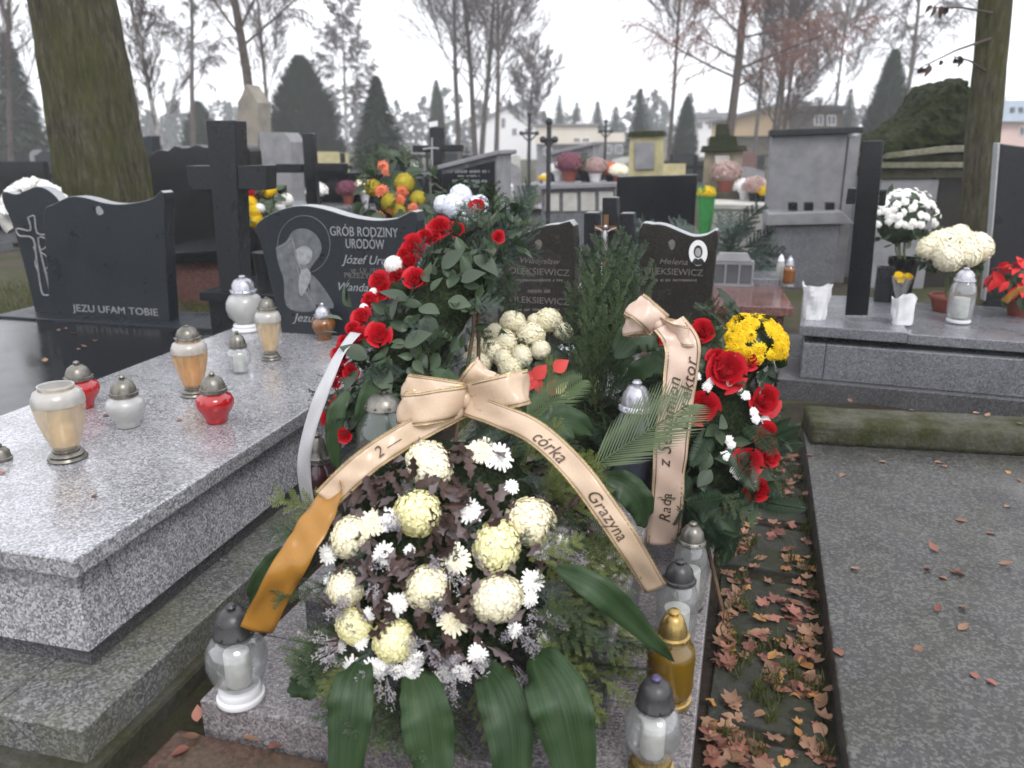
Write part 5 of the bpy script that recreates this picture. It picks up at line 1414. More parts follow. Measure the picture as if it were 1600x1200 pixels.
# on the red grave
for (lab, k, u, v, z, vt, w, g, l) in (('small amber lantern on the right edge of the red granite grave', 'cylinder', 1243, 440, 0.501, 400, 17, 'glass_amber', 'steel_lid'),
                          ('small white lantern beside the amber one on the red granite grave', 'tall', 1229, 436, 0.501, 397, 12, 'glass_milk', 'plastic_white')):
    lantern(lab, k, u, v, z, vt, w, g, l, 'steel_lid', at=P(u - 12, v + 8, z))
hl = thing('house_lantern', 'pale house shaped candle lantern with dark panes on the red granite grave', 'lantern', P(1142, 446, 0.501), -0.2)
mb = MB(); mb.box(-0.16, 0.16, -0.05, 0.05, 0.0, 0.02); mb.box(-0.15, 0.15, -0.045, 0.045, 0.16, 0.185); mb.box(-0.13, 0.13, -0.05, 0.05, 0.185, 0.24, 0.03, 0.02)
for x in (-0.15, -0.055, 0.042, 0.137): mb.box(x, x + 0.013, -0.045, -0.032, 0.02, 0.16); mb.box(x, x + 0.013, 0.032, 0.045, 0.02, 0.16)
hb_ = mb.build('housing', M['grey_stone'], hl, smooth=False)
for x in (-0.136, -0.041, 0.056):
    mb = MB(); mb.box(x, x + 0.08, -0.04, -0.036, 0.021, 0.159); mb.build('pane', M['window'], hl, smooth=False)

# ------------------------------------------------------------------ tree trunks close by
def trunk_tree(label, name, pts, Y, rads, mat, seed, crown_h, flute=0.08, nseg=120, nlen=170):
    base = D(pts[0][0], pts[0][1], Y)
    t = thing(name, label, 'tree', (base.x, Y, 0))
    c = [D(u, v, Y) for u, v in pts]
    c[0].z = -0.05
    top = c[-1] + (c[-1] - c[-2]).normalized() * crown_h
    c.append(top)
    path = crom(c, nlen)
    mb = MB()
    rows = []
    tot = len(path) - 1
    for i, p in enumerate(path):
        q = i / tot * (len(pts))
        k = min(int(q), len(rads) - 2)
        r = rads[k] + (rads[k + 1] - rads[k]) * min(1, q - k)
        r *= 1 + 0.35 * max(0, 1 - p.z / 0.5) ** 2
        row = []
        for j in range(nseg + 1):
            a = 2 * math.pi * (j % nseg) / nseg
            f = 1 + flute * math.cos(3 * a + 0.25 * p.z + seed) + 0.6 * flute * math.cos(5 * a - 0.3 * p.z + 2 * seed)
            f += 0.05 * noise.noise(V((math.cos(a) * 4, math.sin(a) * 4, p.z * 1.2 + seed))) + 0.035 * noise.noise(V((math.cos(a) * 11, math.sin(a) * 11, p.z * 3 + seed)))
            f -= 0.055 * (1 - abs(noise.noise(V((math.cos(a) * 7, math.sin(a) * 7, p.z * 0.9 + 3 * seed))))) ** 5 + 0.02 * abs(noise.noise(V((math.cos(a) * 16, math.sin(a) * 16, p.z * 4))))
            row.append((p.x + r * f * math.cos(a), p.y + r * f * math.sin(a), p.z))
        rows.append(row)
    mb.grid(rows)
    put('trunk', mb.mesh('trunk', mat), t, Matrix.Identity(4))
    lb, tw = MB(), MB()
    random.seed(seed)
    for k in range(9):
        st = path[int(tot * (0.80 + 0.19 * k / 8))]
        a = k * 2.4
        limb(lb, tw, st, V((math.cos(a), math.sin(a), 0.7)), rnd(1.6, 2.6), rads[-1] * 0.3, 1, dict(n=[0, 6, 6], ang=[0, 0.8, 0.7], ratio=[0, 0.45, 0.4], up=0.15, droop=0.0, seg=4), 2)
    put('limbs', lb.mesh('limbs', M['bark']), t, Matrix.Identity(4))
    props(put('crown', tw.mesh('crown', M['twigs']), t, Matrix.Identity(4)), kind='stuff')
    return t
def limb(lb, tw, p, d, L, r, lvl, pr, last):
    k = pr['seg'] if lvl < last else 3
    pts, dd, q = [V(p)], V(d).normalized(), V(p)
    for i in range(k):
        tro = (0.12 if lvl == 0 else pr['up']) if lvl < last else -pr['droop']
        if lvl == last - 1 and pr.get('droop2'): tro = -pr['droop2'] * i / k
        jt = 0.05 if lvl == 0 else 0.16
        dd = (dd + V((rnd(-jt, jt), rnd(-jt, jt), rnd(-0.08, 0.08) + tro))).normalized()
        q = q + dd * (L / k)
        pts.append(q)
    (lb if lvl < 2 else tw).tube(pts, [max(r * (1 - 0.75 * i / k), pr.get('rmin', 0.004)) for i in range(k + 1)], 6 if lvl == 0 else (5 if lvl == 1 else 3), False)
    if lvl >= last: return
    n = pr['n'][lvl]
    for j in range(n):
        t = (pr.get('first', 0.3) if lvl == 0 else 0.2) + (1 - (pr.get('first', 0.3) if lvl == 0 else 0.2)) * (j + rnd(0.1, 0.9)) / n
        i = min(int(t * k), k - 1)
        b = pts[i].lerp(pts[i + 1], t * k - i)
        ax_ = (pts[i + 1] - pts[i]).normalized()
        o = Matrix.Rotation(j * 2.4 + rnd(-0.5, 0.5), 3, ax_) @ ax_.orthogonal().normalized()
        a = pr['ang'][lvl] * rnd(0.75, 1.25)
        nd = ax_ * math.cos(a) + o * math.sin(a)
        ln = L * pr['ratio'][lvl] * rnd(0.7, 1.2) * (1.15 - 0.7 * t if lvl == 0 else 1 - 0.4 * t)
        limb(lb, tw, b, nd, ln, r * (1 - 0.7 * t) * (0.33 if lvl == 0 else 0.5), lvl + 1, pr, last)
trunk_tree('thick mossy tree trunk leaning left behind the black grave', 'mossy_tree', [(182, 440), (166, 310), (149, 205), (131, 100), (112, 0)], 7.0, [0.46, 0.38, 0.365, 0.345, 0.325, 0.30], M['mossy_bark'], 3, 2.2, 0.075)
trunk_tree('slim mossy tree trunk beside the old tomb with the mossy gable roof', 'mossy_tree', [(1520, 420), (1524, 340), (1534, 210), (1545, 100), (1554, 0)], 7.2, [0.15, 0.135, 0.13, 0.128, 0.125, 0.115], M['mossy_bark'], 8, 2.0, 0.05, 70)

rt = bpy.data.objects['mossy_tree.001']
BLF = [leaf_mesh('withered_leaf', M['oak'], 0.13, 0.07, 0.5, b, 8, seed=s) for s, b in ((1, 0.4), (2, 0.7))]
for (a, b, m) in (((1548, 60, 7.1), (1440, 105, 6.9), 6), ((1550, 20, 7.1), (1455, 12, 6.9), 5), ((1540, 110, 7.1), (1490, 88, 6.9), 3)):
    q0, q1 = D(*a), D(*b)
    mb = MB(); mb.tube([q0, q0.lerp(q1, 0.5) + V((0, 0, 0.02)), q1], [0.012, 0.008, 0.004], 5)
    put('twig', mb.mesh('twig', M['twigs']), rt, Matrix.Identity(4))
    for k in range(m):
        lay('withered_leaf', random.choice(BLF), rt, q0.lerp(q1, rnd(0.7, 1.0)) + V((rnd(-0.012, 0.012), 0, rnd(-0.012, 0.03))), V((rnd(-0.8, 0.8), rnd(-0.5, 0.5), -0.7)), V((rnd(-1, 1), -1, 0.3)), rnd(0.5, 0.8))
# ------------------------------------------------------------------ bare trees, larches and conifers further off
def bare(label, u, Y, H, kind, seed, lean=0.0, r=None, wide=1.0, first=0.3, fork=0, name='bare_tree', mat=None, twig=None, base_z=0.0, nl=15):
    random.seed(seed)
    base = P(u, 225, 0) if False else D(u, 225, Y)
    t = thing(name, label, 'tree', (base.x, Y, 0))
    lb, tw = MB(), MB()
    r = r or H * 0.013
    rmin = Y * 0.00028
    if kind == 'weep':
        pr = dict(n=[nl + 4, 13, 18], ang=[0.9, 0.6, 0.7], ratio=[0.36 * wide, 0.42, 0.5], up=0.02, droop=0.55, droop2=0.25, seg=6, first=first, rmin=rmin)
    elif kind == 'larch':
        pr = dict(n=[nl + 10, 15, 18], ang=[1.1, 0.6, 0.8], ratio=[0.27 * wide, 0.42, 0.5], up=0.02, droop=0.5, droop2=0.2, seg=6, first=first, rmin=rmin)
    else:
        pr = dict(n=[nl + 4, 12, 15], ang=[0.72, 0.6, 0.6], ratio=[0.46 * wide, 0.46, 0.45], up=0.10, droop=-0.04, seg=6, first=first, rmin=rmin)
    stems = [(0, 0, lean)] if not fork else [((k - (fork - 1) / 2) * r * 1.2, 0, lean + (k - (fork - 1) / 2) * 0.10) for k in range(fork)]
    for (x, y, ln) in stems:
        d = V((ln, rnd(-0.05, 0.05), 1))
        pts, q = [V((x, y, -0.1))], V((x, y, -0.1))
        limb(lb, tw, q, d, H * rnd(0.92, 1.02), r, 0, pr, 3)
    lb.build('trunk', mat or M['bark'], t)
    props(tw.build('crown', twig or M['twigs'], t), kind='stuff')
    return t
def spruce(label, u, Y, vtop, wpx, seed, mat='conifer', kind='spruce', N=5200, name='spruce_tree', group=None):
    random.seed(seed)
    base = D(u, 225, Y)
    H = D(u, vtop, Y).z
    R = wpx * 0.5 * px_scale(Y)
    t = thing(name, label, 'tree', (base.x, Y, 0), 0, group)
    mb = MB(); mb.tube([(0, 0, -0.1), (0, 0, H * 0.5), (0, 0, H * 0.97)], [R * 0.09, R * 0.06, R * 0.01], 7); mb.build('trunk', M['bark'], t)
    cr = MB()
    if kind == 'spruce': cr.lathe([(0.0, 0.04 * H)] + [(0.55 * R * (1 - z) ** 0.85, z * H) for z in (0.04, 0.2, 0.4, 0.6, 0.8)] + [(0, 0.96 * H)], 12)
    else: cr.lathe([(0.0, 0.01)] + [(0.82 * R * min(1, z * 4 + 0.45) * (1 - z ** 2.2) ** 0.75, z * H) for z in (0.01, 0.14, 0.3, 0.45, 0.6, 0.75, 0.88)] + [(0, 0.96 * H)], 12)
    s0 = R * (0.15 if kind == 'spruce' else 0.16)
    for k in range(N):
        z = rnd(0.02, 1.0) ** 1.15
        a = rnd(0, 6.283)
        if kind == 'spruce':
            lv = (z * 15 + 0.35 * math.sin(a * 5 + seed)) % 1.0
            rad = (1 - z) ** 0.85 * (0.62 + 0.42 * (1 - lv)) + 0.02
            rad *= 1 + 0.30 * noise.noise(V((math.cos(a) * 2.5, math.sin(a) * 2.5, z * 9 + seed)))
            up = -0.35
        else:
            rad = (min(1, z * 4 + 0.45)) * (1 - z ** 2.2) ** 0.75 + 0.015
            rad *= 1 + 0.26 * noise.noise(V((math.cos(a) * 3, math.sin(a) * 3, z * 7 + seed))) + 0.06 * noise.noise(V((math.cos(a) * 9, math.sin(a) * 9, z * 20 + seed)))
            up = 1.2
        q = rad * R * math.sqrt(rnd(0.45, 1.0))
        p = V((q * math.cos(a), q * math.sin(a), z * H))
        d = V((math.cos(a), math.sin(a), up + rnd(-0.4, 0.4))).normalized()
        w = V((-math.sin(a), math.cos(a), rnd(-0.5, 0.5))).normalized()
        s = s0 * rnd(0.6, 1.3) * (0.45 + 0.55 * (1 - z))
        cr.add([p - w * s * 0.5, p + w * s * 0.5, p + d * s * 2.2 + w * s * 0.15], [(0, 1, 2)])
    props(cr.build('crown', M[mat], t, smooth=False), kind='stuff')
    return t
bare('slender white barked birch with short bare branches beside the mossy trunk', 262, 24, 8.5, 'tree', 4, -0.10, 0.10, 0.42, 0.25, name='birch_tree', mat=M['birch'], nl=22)
bare('tall larch with hanging brown twigs behind the dark stone cross', 402, 20, 10.5, 'weep', 7, -0.02, 0.14, 1.05, 0.36, name='larch_tree', twig=M['twigs'], nl=22)
bare('thin bare tree beside the wide round thuja', 425, 34, 11, 'tree', 9, 0.0, 0.10, 0.5, 0.3)
bare('pale weeping birch between the thuja and the dark spruce', 541, 55, 10.2, 'weep', 12, 0.02, 0.14, 0.9, 0.35, name='birch_tree', mat=M['birch'], nl=18)
bare('tall bare tree left of the cluster above the white gabled house', 716, 42, 15.5, 'tree', 15, -0.02, 0.15, 0.8, 0.3, nl=18)
bare('tall bare forked tree in the cluster above the white gabled house', 747, 44, 16, 'tree', 16, 0.0, 0.16, 0.85, 0.22, fork=2, nl=18)
bare('bare tree right in the cluster above the white gabled house', 774, 40, 12.5, 'tree', 18, 0.06, 0.13, 0.8, 0.25, nl=16)
bare('small spreading bare tree above the cream flat roofed building', 826, 55, 7.2, 'tree', 20, 0.0, 0.14, 1.0, 0.3, nl=14)
bare('large forked larch with reddish twigs above the stepped old monument', 1133, 24, 11.5, 'larch', 23, 0.03, 0.15, 1.05, 0.25, name='larch_tree', twig=M['twigs_red'], nl=24)
bare('bare tree left of the reddish larch', 1046, 40, 12, 'tree', 25, -0.03, 0.12, 0.8, 0.35, nl=16)
bare('bare tree with three stems before the yellow gabled building', 1213, 34, 8.8, 'tree', 27, 0.03, 0.10, 0.8, 0.2, fork=3, nl=12)
bare('pale weeping birch behind the pointed thuja', 1404, 48, 17, 'weep', 29, 0.0, 0.17, 0.9, 0.3, name='birch_tree', mat=M['bark'], nl=22)
bare('bare tree at the left beyond the mossy trunk', 8, 30, 9, 'tree', 33, 0.1, 0.12, 0.9, 0.3, nl=14)
bare('thin bare tree between the birch and the larch with hanging twigs', 300, 45, 14, 'weep', 35, 0.02, 0.16, 0.8, 0.3, nl=16)
bare('faint bare tree beyond the yellow gabled building', 1300, 60, 14, 'tree', 37, 0.0, 0.16, 0.8, 0.35, nl=14)
bare('bare tree between the reddish larch and the three stemmed tree', 1180, 50, 15, 'tree', 39, 0.02, 0.13, 0.8, 0.3, nl=14)
spruce('wide round topped thuja behind the black crosses', 477, 42, 92, 104, 1, 'thuja', 'thuja', 6000, 'thuja_tree')
spruce('dark pointed spruce right of the wide thuja', 592, 34, 119, 88, 2, 'conifer', 'spruce', 7000)
spruce('narrow grey thuja left of the white gabled house', 684, 60, 126, 34, 3, 'thuja', 'thuja', 3000, 'thuja_tree')
spruce('narrow thuja behind the dark stone cross', 316, 50, 160, 60, 21, 'thuja', 'thuja', 3000, 'thuja_tree')
spruce('pointed spruce above the cream flat roofed building', 997, 60, 138, 48, 4, 'conifer', 'spruce', 3500)
spruce('column shaped thuja beside the stepped old monument', 1070, 46, 152, 40, 5, 'conifer', 'thuja', 3500, 'thuja_tree')
spruce('tall pointed grey green thuja beside the mossy gabled tomb', 1380, 38, 80, 66, 6, 'thuja', 'thuja', 6000, 'thuja_tree')
spruce('small dark spruce behind the brown shed', 1320, 62, 138, 46, 8, 'conifer', 'spruce', 2600)
spruce('blue green spruce at the far left beyond the mossy trunk', 36, 40, 50, 92, 9, 'conifer', 'spruce', 6000)
for k, (u, vt, w) in enumerate(((873, 148, 38), (900, 160, 44), (932, 158, 44), (960, 166, 46), (1010, 165, 40), (850, 172, 30), (1240, 150, 40))):
    spruce('small spruce in the line above the cream flat roofed building', u, 92, vt, w, 40 + k, 'conifer', 'spruce', 1600, 'spruce_tree', 'spruces beyond the cream building')
fw = MB()
random.seed(77)
for k in range(170):
    x, y = rnd(-130, 130), rnd(120, 165)
    h, r = rnd(4.5, 9.5), rnd(1.6, 3.4)
    con = random.random() < 0.55
    for j in range(110):
        z = rnd(0.03, 1)
        a = rnd(0, 6.283)
        q = r * ((1 - z) ** 0.8 if con else math.sqrt(max(0, 1 - (2 * z - 1) ** 2)) * 1.1) * rnd(0.6, 1.0)
        p = V((x + q * math.cos(a), y + q * math.sin(a), z * h))
        d = V((rnd(-1, 1), rnd(-1, 1), rnd(-1, 1))).normalized()
        e = V((rnd(-1, 1), rnd(-1, 1), rnd(-1, 1))).normalized()
        s = rnd(0.35, 0.8)
        fw.add([p - d * s, p + d * s, p + e * s * 1.4], [(0, 1, 2)])
props(fw.build('distant_wood', M['far_wood'], None, smooth=False), 'dim wood along the horizon behind the cemetery buildings', 'wood', kind='stuff')

# ------------------------------------------------------------------ buildings beyond the graves
def px_block(name, mat, parent, pl, pts, y0, y1, floor=True):
    q = pl.poly(pts)
    mb = MB(); mb.prism(q, y0, y1)
    return put(name, mb.mesh(name, mat, False), parent, pl.mat())
def windows(pl, parent, rects, name='window'):
    for (a, b, c, d) in rects:
        w = px_block(name, M['white'], parent, pl, [(a, c), (b, c), (b, d), (a, d)], -0.05, 0.06)
        m = (a + b) / 2
        e = (b - a) * 0.1
        px_block('pane', M['window'], w, pl, [(a + e, c + e), (m - e / 2, c + e), (m - e / 2, d - e), (a + e, d - e)], -0.07, -0.052)
        px_block('pane', M['window'], w, pl, [(m + e / 2, c + e), (b - e, c + e), (b - e, d - e), (m + e / 2, d - e)], -0.07, -0.052)
def building(label, u, Y, yaw=0.1, name='building'):
    pl = Plane(D(u, 225, Y), yaw)
    return pl, thing(name, label, 'building', pl.o, -yaw)
pl, b = building('white gabled house half hidden by bare trees', 790, 85, 0.15, 'house')
px_block('wall', M['white'], b, pl, [(744, 250), (744, 196), (795, 166), (842, 196), (842, 250)], 0, 8)
for (q, w) in (([(738, 200), (795, 165.5), (795, 162), (737, 197)], 0), ([(795, 162), (848, 197), (848, 200), (795, 165.5)], 0)):
    px_block('roof', M['roof_grey'], b, pl, q, -0.4, 8.4)
windows(pl, b, [(783, 790, 184, 200), (820, 830, 200, 212), (800, 808, 200, 212)])
pl, b = building('long cream flat roofed building with a lower grey storey', 905, 72, 0.08)
px_block('wall', M['cream_wall'], b, pl, [(836, 225), (836, 196), (934, 195), (934, 225)], 0, 9)
px_block('wall', M['cream_wall'], b, pl, [(934.2, 222), (934.2, 208), (977, 207), (977, 222)], 0.4, 8)
px_block('lower_wall', M['grey_stone'], b, pl, [(838, 262), (838, 225), (934, 225), (934, 222), (976, 222), (976, 262)], 0.6, 8)
px_block('roof_edge', M['roof_grey'], b, pl, [(834, 196), (834, 194), (936, 193), (936, 195)], -0.3, 9.3)
px_block('chimney', M['white'], b, pl, [(900, 195), (900, 189), (917, 189), (917, 195)], 3, 5)
windows(pl, b, [(896, 906, 215, 222), (910, 921, 215, 222), (850, 862, 230, 242), (945, 955, 226, 240), (962, 972, 226, 240)])
pl, b = building('yellow gabled building with dark roof edge behind the three stemmed tree', 1200, 58, 0.12)
px_block('wall', M['yellow_wall'], b, pl, [(1138, 214), (1138, 186), (1238, 159), (1260, 163), (1260, 214)], 0, 10)
px_block('lower_wall', M['old_stone'], b, pl, [(1130, 260), (1130, 214.3), (1260, 214.3), (1260, 260)], 0.3, 10)
px_block('roof', M['roof_grey'], b, pl, [(1128, 189), (1238, 159), (1238, 155.5), (1127, 185)], -0.6, 10.5)
px_block('roof', M['roof_grey'], b, pl, [(1238, 159), (1266, 163.5), (1266, 160), (1238, 155.5)], -0.6, 10.5)
px_block('gutter', M['iron'], b, pl, [(1140, 215.5), (1140, 212.5), (1262, 212.5), (1262, 215.5)], -0.25, -0.01)
pl, b = building('low brown shed with dark flat roof beside the yellow gabled building', 1288, 52, 0.1, 'shed')
px_block('wall', M['bark'], b, pl, [(1262, 250), (1262, 170), (1318, 170), (1318, 250)], 0, 5)
px_block('roof', M['iron'], b, pl, [(1255, 172), (1255, 165), (1324, 165), (1324, 172)], -0.5, 5.5)
windows(pl, b, [(1272, 1286, 180, 196), (1292, 1306, 180, 196)])
pl, b = building('pink house with blue grey roof right of the slim mossy trunk', 1590, 46, 0.0, 'house')
px_block('wall', M['pink_wall'], b, pl, [(1545, 270), (1545, 188), (1640, 188), (1640, 270)], 0, 7)
px_block('roof', M['roof_blue'], b, pl, [(1538, 190), (1544, 158), (1646, 156), (1650, 190)], -0.4, 7.4)
windows(pl, b, [(1573, 1579, 167, 176), (1584, 1590, 167, 176)], 'roof_window') if False else None
for a in (1572, 1585): px_block('skylight', M['window'], b, pl, [(a, 176), (a, 168), (a + 6, 168), (a + 6, 176)], -0.46, -0.402)
windows(pl, b, [(1592, 1606, 198, 212)])
pl, b = building('white low building seen between the larch branches', 1105, 80, 0.1)
px_block('wall', M['white'], b, pl, [(1080, 245), (1080, 184), (1140, 184), (1140, 245)], 0, 7)
px_block('roof', M['roof_grey'], b, pl, [(1074, 184), (1080, 176), (1140, 176), (1146, 184)], -0.5, 7.5)
windows(pl, b, [(1088, 1098, 190, 202), (1106, 1116, 190, 202), (1124, 1134, 190, 202)])

# ------------------------------------------------------------------ nearer monuments, each placed by its own outline
def monument(label, name, cat, u, Y, yaw=YL):
    pl = Plane(D(u, 300, Y), yaw)
    return pl, thing(name, label, cat, pl.o, -yaw)
def to_ground(pl, pts, z=-0.02):                  # carry an outline's two ends down to the ground
    q = pl.poly(pts)
    return [(q[0][0], z)] + q + [(q[-1][0], z)]
def stone(pl, parent, pts, th, mat, name='headstone', y0=0.0, smooth=0, ground=True, bev=0.008, z=-0.02):
    if smooth:
        pts = [(p.x, p.y) for p in crom([(a, b, 0) for a, b in pts], (len(pts) - 1) * smooth)]
    mb = MB(); mb.prism(to_ground(pl, pts, z) if ground else pl.poly(pts), y0, y0 + th)
    return bevel(put(name, mb.mesh(name, mat, False), parent, pl.mat()), bev, 2)
def slabs(parent, w, l, h, mat, x=0.0, y=-0.02, mat2=None):
    block('body', mat2 or mat, parent, x - w / 2 + 0.04, x + w / 2 - 0.04, y - l, y, -0.02, h - 0.06)
    block('cover_slab', mat, parent, x - w / 2, x + w / 2, y - l - 0.03, y, h - 0.059, h)
pl, t = monument('huge black family tomb with scalloped top behind the mossy trunk', 'black_tomb', 'tomb', 310, 8.4)
stone(pl, t, [(230, 250), (236, 240), (250, 234), (262, 236), (272, 228), (284, 231), (296, 230), (306, 226), (318, 230), (332, 230), (342, 225), (352, 230), (372, 229), (384, 227), (390, 236)], 0.22, M['black'], smooth=2)
stone(pl, t, [(272, 398), (392, 392)], 0.5, M['red_granite'], 'bench', -0.55)
stone(pl, t, [(262, 385), (400, 380), (400, 396), (262, 402)], 0.62, M['black'], 'bench_top', -0.62, ground=False)
pl, t = monument('dark headstone corner peeping out right of the mossy trunk', 'headstone', 'headstone', 229, 13)
stone(pl, t, [(222, 214), (236, 212)], 0.2, M['slate'])
stone(pl, t, [(216, 300), (244, 300)], 0.4, M['grey_stone'], 'plinth', -0.1)
pl, t = monument('pale weathered stone monument with shoulder behind the dark cross', 'stone_monument', 'monument', 415, 13.5)
stone(pl, t, [(370, 250), (371, 160), (377, 150), (384, 131), (396, 150), (403, 160), (404, 250)], 0.4, M['beige_stone'], 'pillar')
stone(pl, t, [(404.5, 207), (446, 207), (456, 222), (458, 300)], 0.45, M['grey_stone'], 'block', -0.02)
def flat_cross(label, u, Y, post, arms, mat, th=0.09, name='stone_cross', yaw=YL, foot=True):
    pl, t = monument(label, name, 'cross', u, Y, yaw)
    stone(pl, t, [(post[0], post[2]), (post[1], post[2])], th, mat, 'post')
    for (a, b, c, d) in arms:
        stone(pl, t, [(a, d), (a, c), (b, c), (b, d)], th - 0.006, mat, 'cross_arm', 0.003, ground=False)
    if foot: block('foot', mat, t, -0.22, 0.22, -0.1, 0.25, -0.02, 0.16)
    return pl, t
flat_cross('plain black cross behind the wavy family headstone', 480, 7.6, (471, 487, 208), ((430, 470.6, 256, 270), (487.4, 538, 255, 270)), M['black'])
pl, t = flat_cross('black cross bearing a pale crucifix and a small white plate', 681, 8.2, (671, 690, 199), ((644, 670.6, 227, 238), (690.4, 721, 226, 237)), M['black'])
pl.shape([(672, 199), (672, 191), (684, 189), (684, 197)], 'plate', M['white'], t, 0.03, 0)
pl.line([(675, 215), (675, 250), (676, 290)], 'crucifix_post', M['silver'], t, 3.0)
pl.line([(661, 233), (675, 231), (686, 232)], 'crucifix_arm', M['silver'], t, 3.0)
pl, t = monument('black fronted grey tomb with sloping roof and pale inscription', 'roofed_tomb', 'tomb', 735, 8.0)
stone(pl, t, [(690, 264), (777, 242)], 0.55, M['grey_stone'], 'block')
f = stone(pl, t, [(692, 272), (774, 251)], 0.03, M['black'], 'black_panel', -0.032)
stone(pl, t, [(684, 266), (684, 259), (783, 234), (783, 241)], 0.72, M['grey_stone'], 'roof', -0.08, ground=False)
p2_ = Plane(pl.o - pl.ey * 0.033, YL)
for k_, (v_, w_) in enumerate(((268, 70), (275, 40), (283, 52), (291, 30))): p2_.strokes(733, v_, w_, 4.5 if k_ % 2 == 0 else 2.5, M['letter'], f, k_ + 7)
p2_.shape([(724, 255), (728, 252), (732, 258), (728, 262)], 'small_emblem', M['letter'], f, 0.002, 2)
slabs(t, 1.0, 1.6, 0.4, M['granite_blue'], 0.0, -0.06)
pl, t = monument('wide plain black rectangular headstone behind the three pillars', 'headstone', 'headstone', 1028, 8.0)
stone(pl, t, [(964, 276), (1090, 273)], 0.12, M['black'])
block('plinth', M['granite_blue'], t, -0.5, 0.5, -0.15, 0.25, -0.02, 0.45)
slabs(t, 1.0, 1.4, 0.38, M['pale_stone'], 0.0, -0.16)
pl, t = monument('small grey chapel tomb with lean-to roof and two dark openings', 'chapel_tomb', 'tomb', 896, 19.0)
stone(pl, t, [(862, 242), (928, 226)], 0.9, M['grey_stone'], 'wall')
stone(pl, t, [(857, 243), (857, 238), (932, 221), (932, 226)], 1.1, M['roof_grey'], 'roof', -0.12, ground=False)
for a in (886, 906):
    px_block('opening', M['window'], t, pl, [(a, 268), (a, 244 - (a - 886) * 0.2), (a + 12, 242 - (a - 886) * 0.2), (a + 12, 268)], -0.03, 0.03)
pl, t = monument('yellowish lichen covered pillar tomb with a grey plaque', 'pillar_tomb', 'tomb', 1010, 13.0)
stone(pl, t, [(984, 214), (1036, 212)], 0.5, M['olive_stone'], 'block')
stone(pl, t, [(980, 214), (984, 206), (1036, 204), (1040, 212)], 0.62, M['moss_roof'], 'cap', -0.06, ground=False)
stone(pl, t, [(992, 265), (992, 222), (1022, 222), (1022, 265)], 0.03, M['grey_stone'], 'plaque', -0.035, ground=False)
pl, t = monument('brown stepped old monument with cornice and a small pale plaque', 'stepped_monument', 'monument', 1130, 12.0)
stone(pl, t, [(1096, 298), (1166, 298)], 1.1, M['moss_kerb'], 'base', -0.4)
stone(pl, t, [(1101, 238), (1161, 236)], 0.7, M['old_stone'], 'block')
stone(pl, t, [(1094, 238.5), (1097, 228), (1165, 227), (1168, 236)], 0.84, M['moss_roof'], 'cornice', -0.07, ground=False)
stone(pl, t, [(1107, 228), (1109, 213), (1151, 212), (1153, 227)], 0.55, M['moss_roof'], 'step', 0.06, ground=False)
stone(pl, t, [(1117, 212.5), (1119, 193), (1138, 193), (1141, 212)], 0.4, M['moss_roof'], 'step', 0.12, ground=False)
stone(pl, t, [(1117, 256), (1117, 243), (1140, 243), (1140, 256)], 0.03, M['pale_stone'], 'plaque', -0.035, ground=False)
pl, t = monument('large pale grey block monument with flat cap left of the black cross', 'block_monument', 'monument', 1265, 9.2)
stone(pl, t, [(1206, 213), (1326, 209)], 0.3, M['grey_stone'], 'slab')
stone(pl, t, [(1326.6, 214), (1345, 213)], 0.34, M['grey_stone'], 'pilaster', -0.03)
stone(pl, t, [(1203, 213.5), (1203, 203), (1347, 198), (1347, 208)], 0.42, M['anthracite'], 'cap', -0.07, ground=False)
stone(pl, t, [(1192, 345), (1196, 328), (1304, 324), (1322, 342)], 0.9, M['grey_stone'], 'ledge', -0.6, ground=False)
stone(pl, t, [(1207, 347), (1302, 345)], 0.5, M['granite_blue'], 'base_block', -0.52)
for a in (1228, 1252, 1284):
    stone(pl, t, [(a, 325), (a, 313), (a + 14, 313), (a + 14, 325)], 0.12, M['black'], 'foot_block', -0.35, ground=False)
# old mossy tomb
pl, t = monument('old stone tomb with steep mossy gable roof and pale cornices', 'mossy_tomb', 'tomb', 1450, 8.7, math.radians(4))
stone(pl, t, [(1378, 280), (1468, 280)], 0.9, M['grey_stone'], 'wall')
stone(pl, t, [(1469, 277), (1552, 277)], 0.7, M['brown_stone'], 'doorway', 0.12)
stone(pl, t, [(1376, 279.5), (1376, 263), (1552, 262), (1552, 276.5)], 1.0, M['moss_kerb'], 'frieze', -0.03, ground=False)
stone(pl, t, [(1372, 262.6), (1374, 253), (1554, 253), (1554, 261.6)], 1.1, M['moss_band'], 'cornice', -0.10, ground=False)
stone(pl, t, [(1378, 252.6), (1380, 243), (1550, 238), (1550, 252.6)], 1.0, M['moss_kerb'], 'frieze', -0.02, ground=False)
stone(pl, t, [(1378, 248), (1382, 239), (1470, 228), (1520, 226), (1552, 228), (1552, 237.5), (1470, 238)], 1.15, M['moss_band'], 'cornice', -0.14, ground=False)
rf = stone(pl, t, [(1380, 238), (1384, 222), (1412, 205), (1440, 190), (1462, 165), (1478, 140), (1494, 126), (1510, 127), (1528, 160), (1546, 205), (1553, 226), (1520, 225), (1470, 227)], 1.1, M['moss_roof'], 'roof', -0.05, ground=False, bev=0.03)
sd_ = rf.modifiers.new('cut', 'SUBSURF'); sd_.subdivision_type = 'SIMPLE'; sd_.levels = sd_.render_levels = 5
tx_ = bpy.data.textures.new('moss clumps', 'CLOUDS'); tx_.noise_scale = 0.16; tx_.noise_depth = 4
dp_ = rf.modifiers.new('moss', 'DISPLACE'); dp_.texture = tx_; dp_.strength = 0.16; dp_.mid_level = 0.5
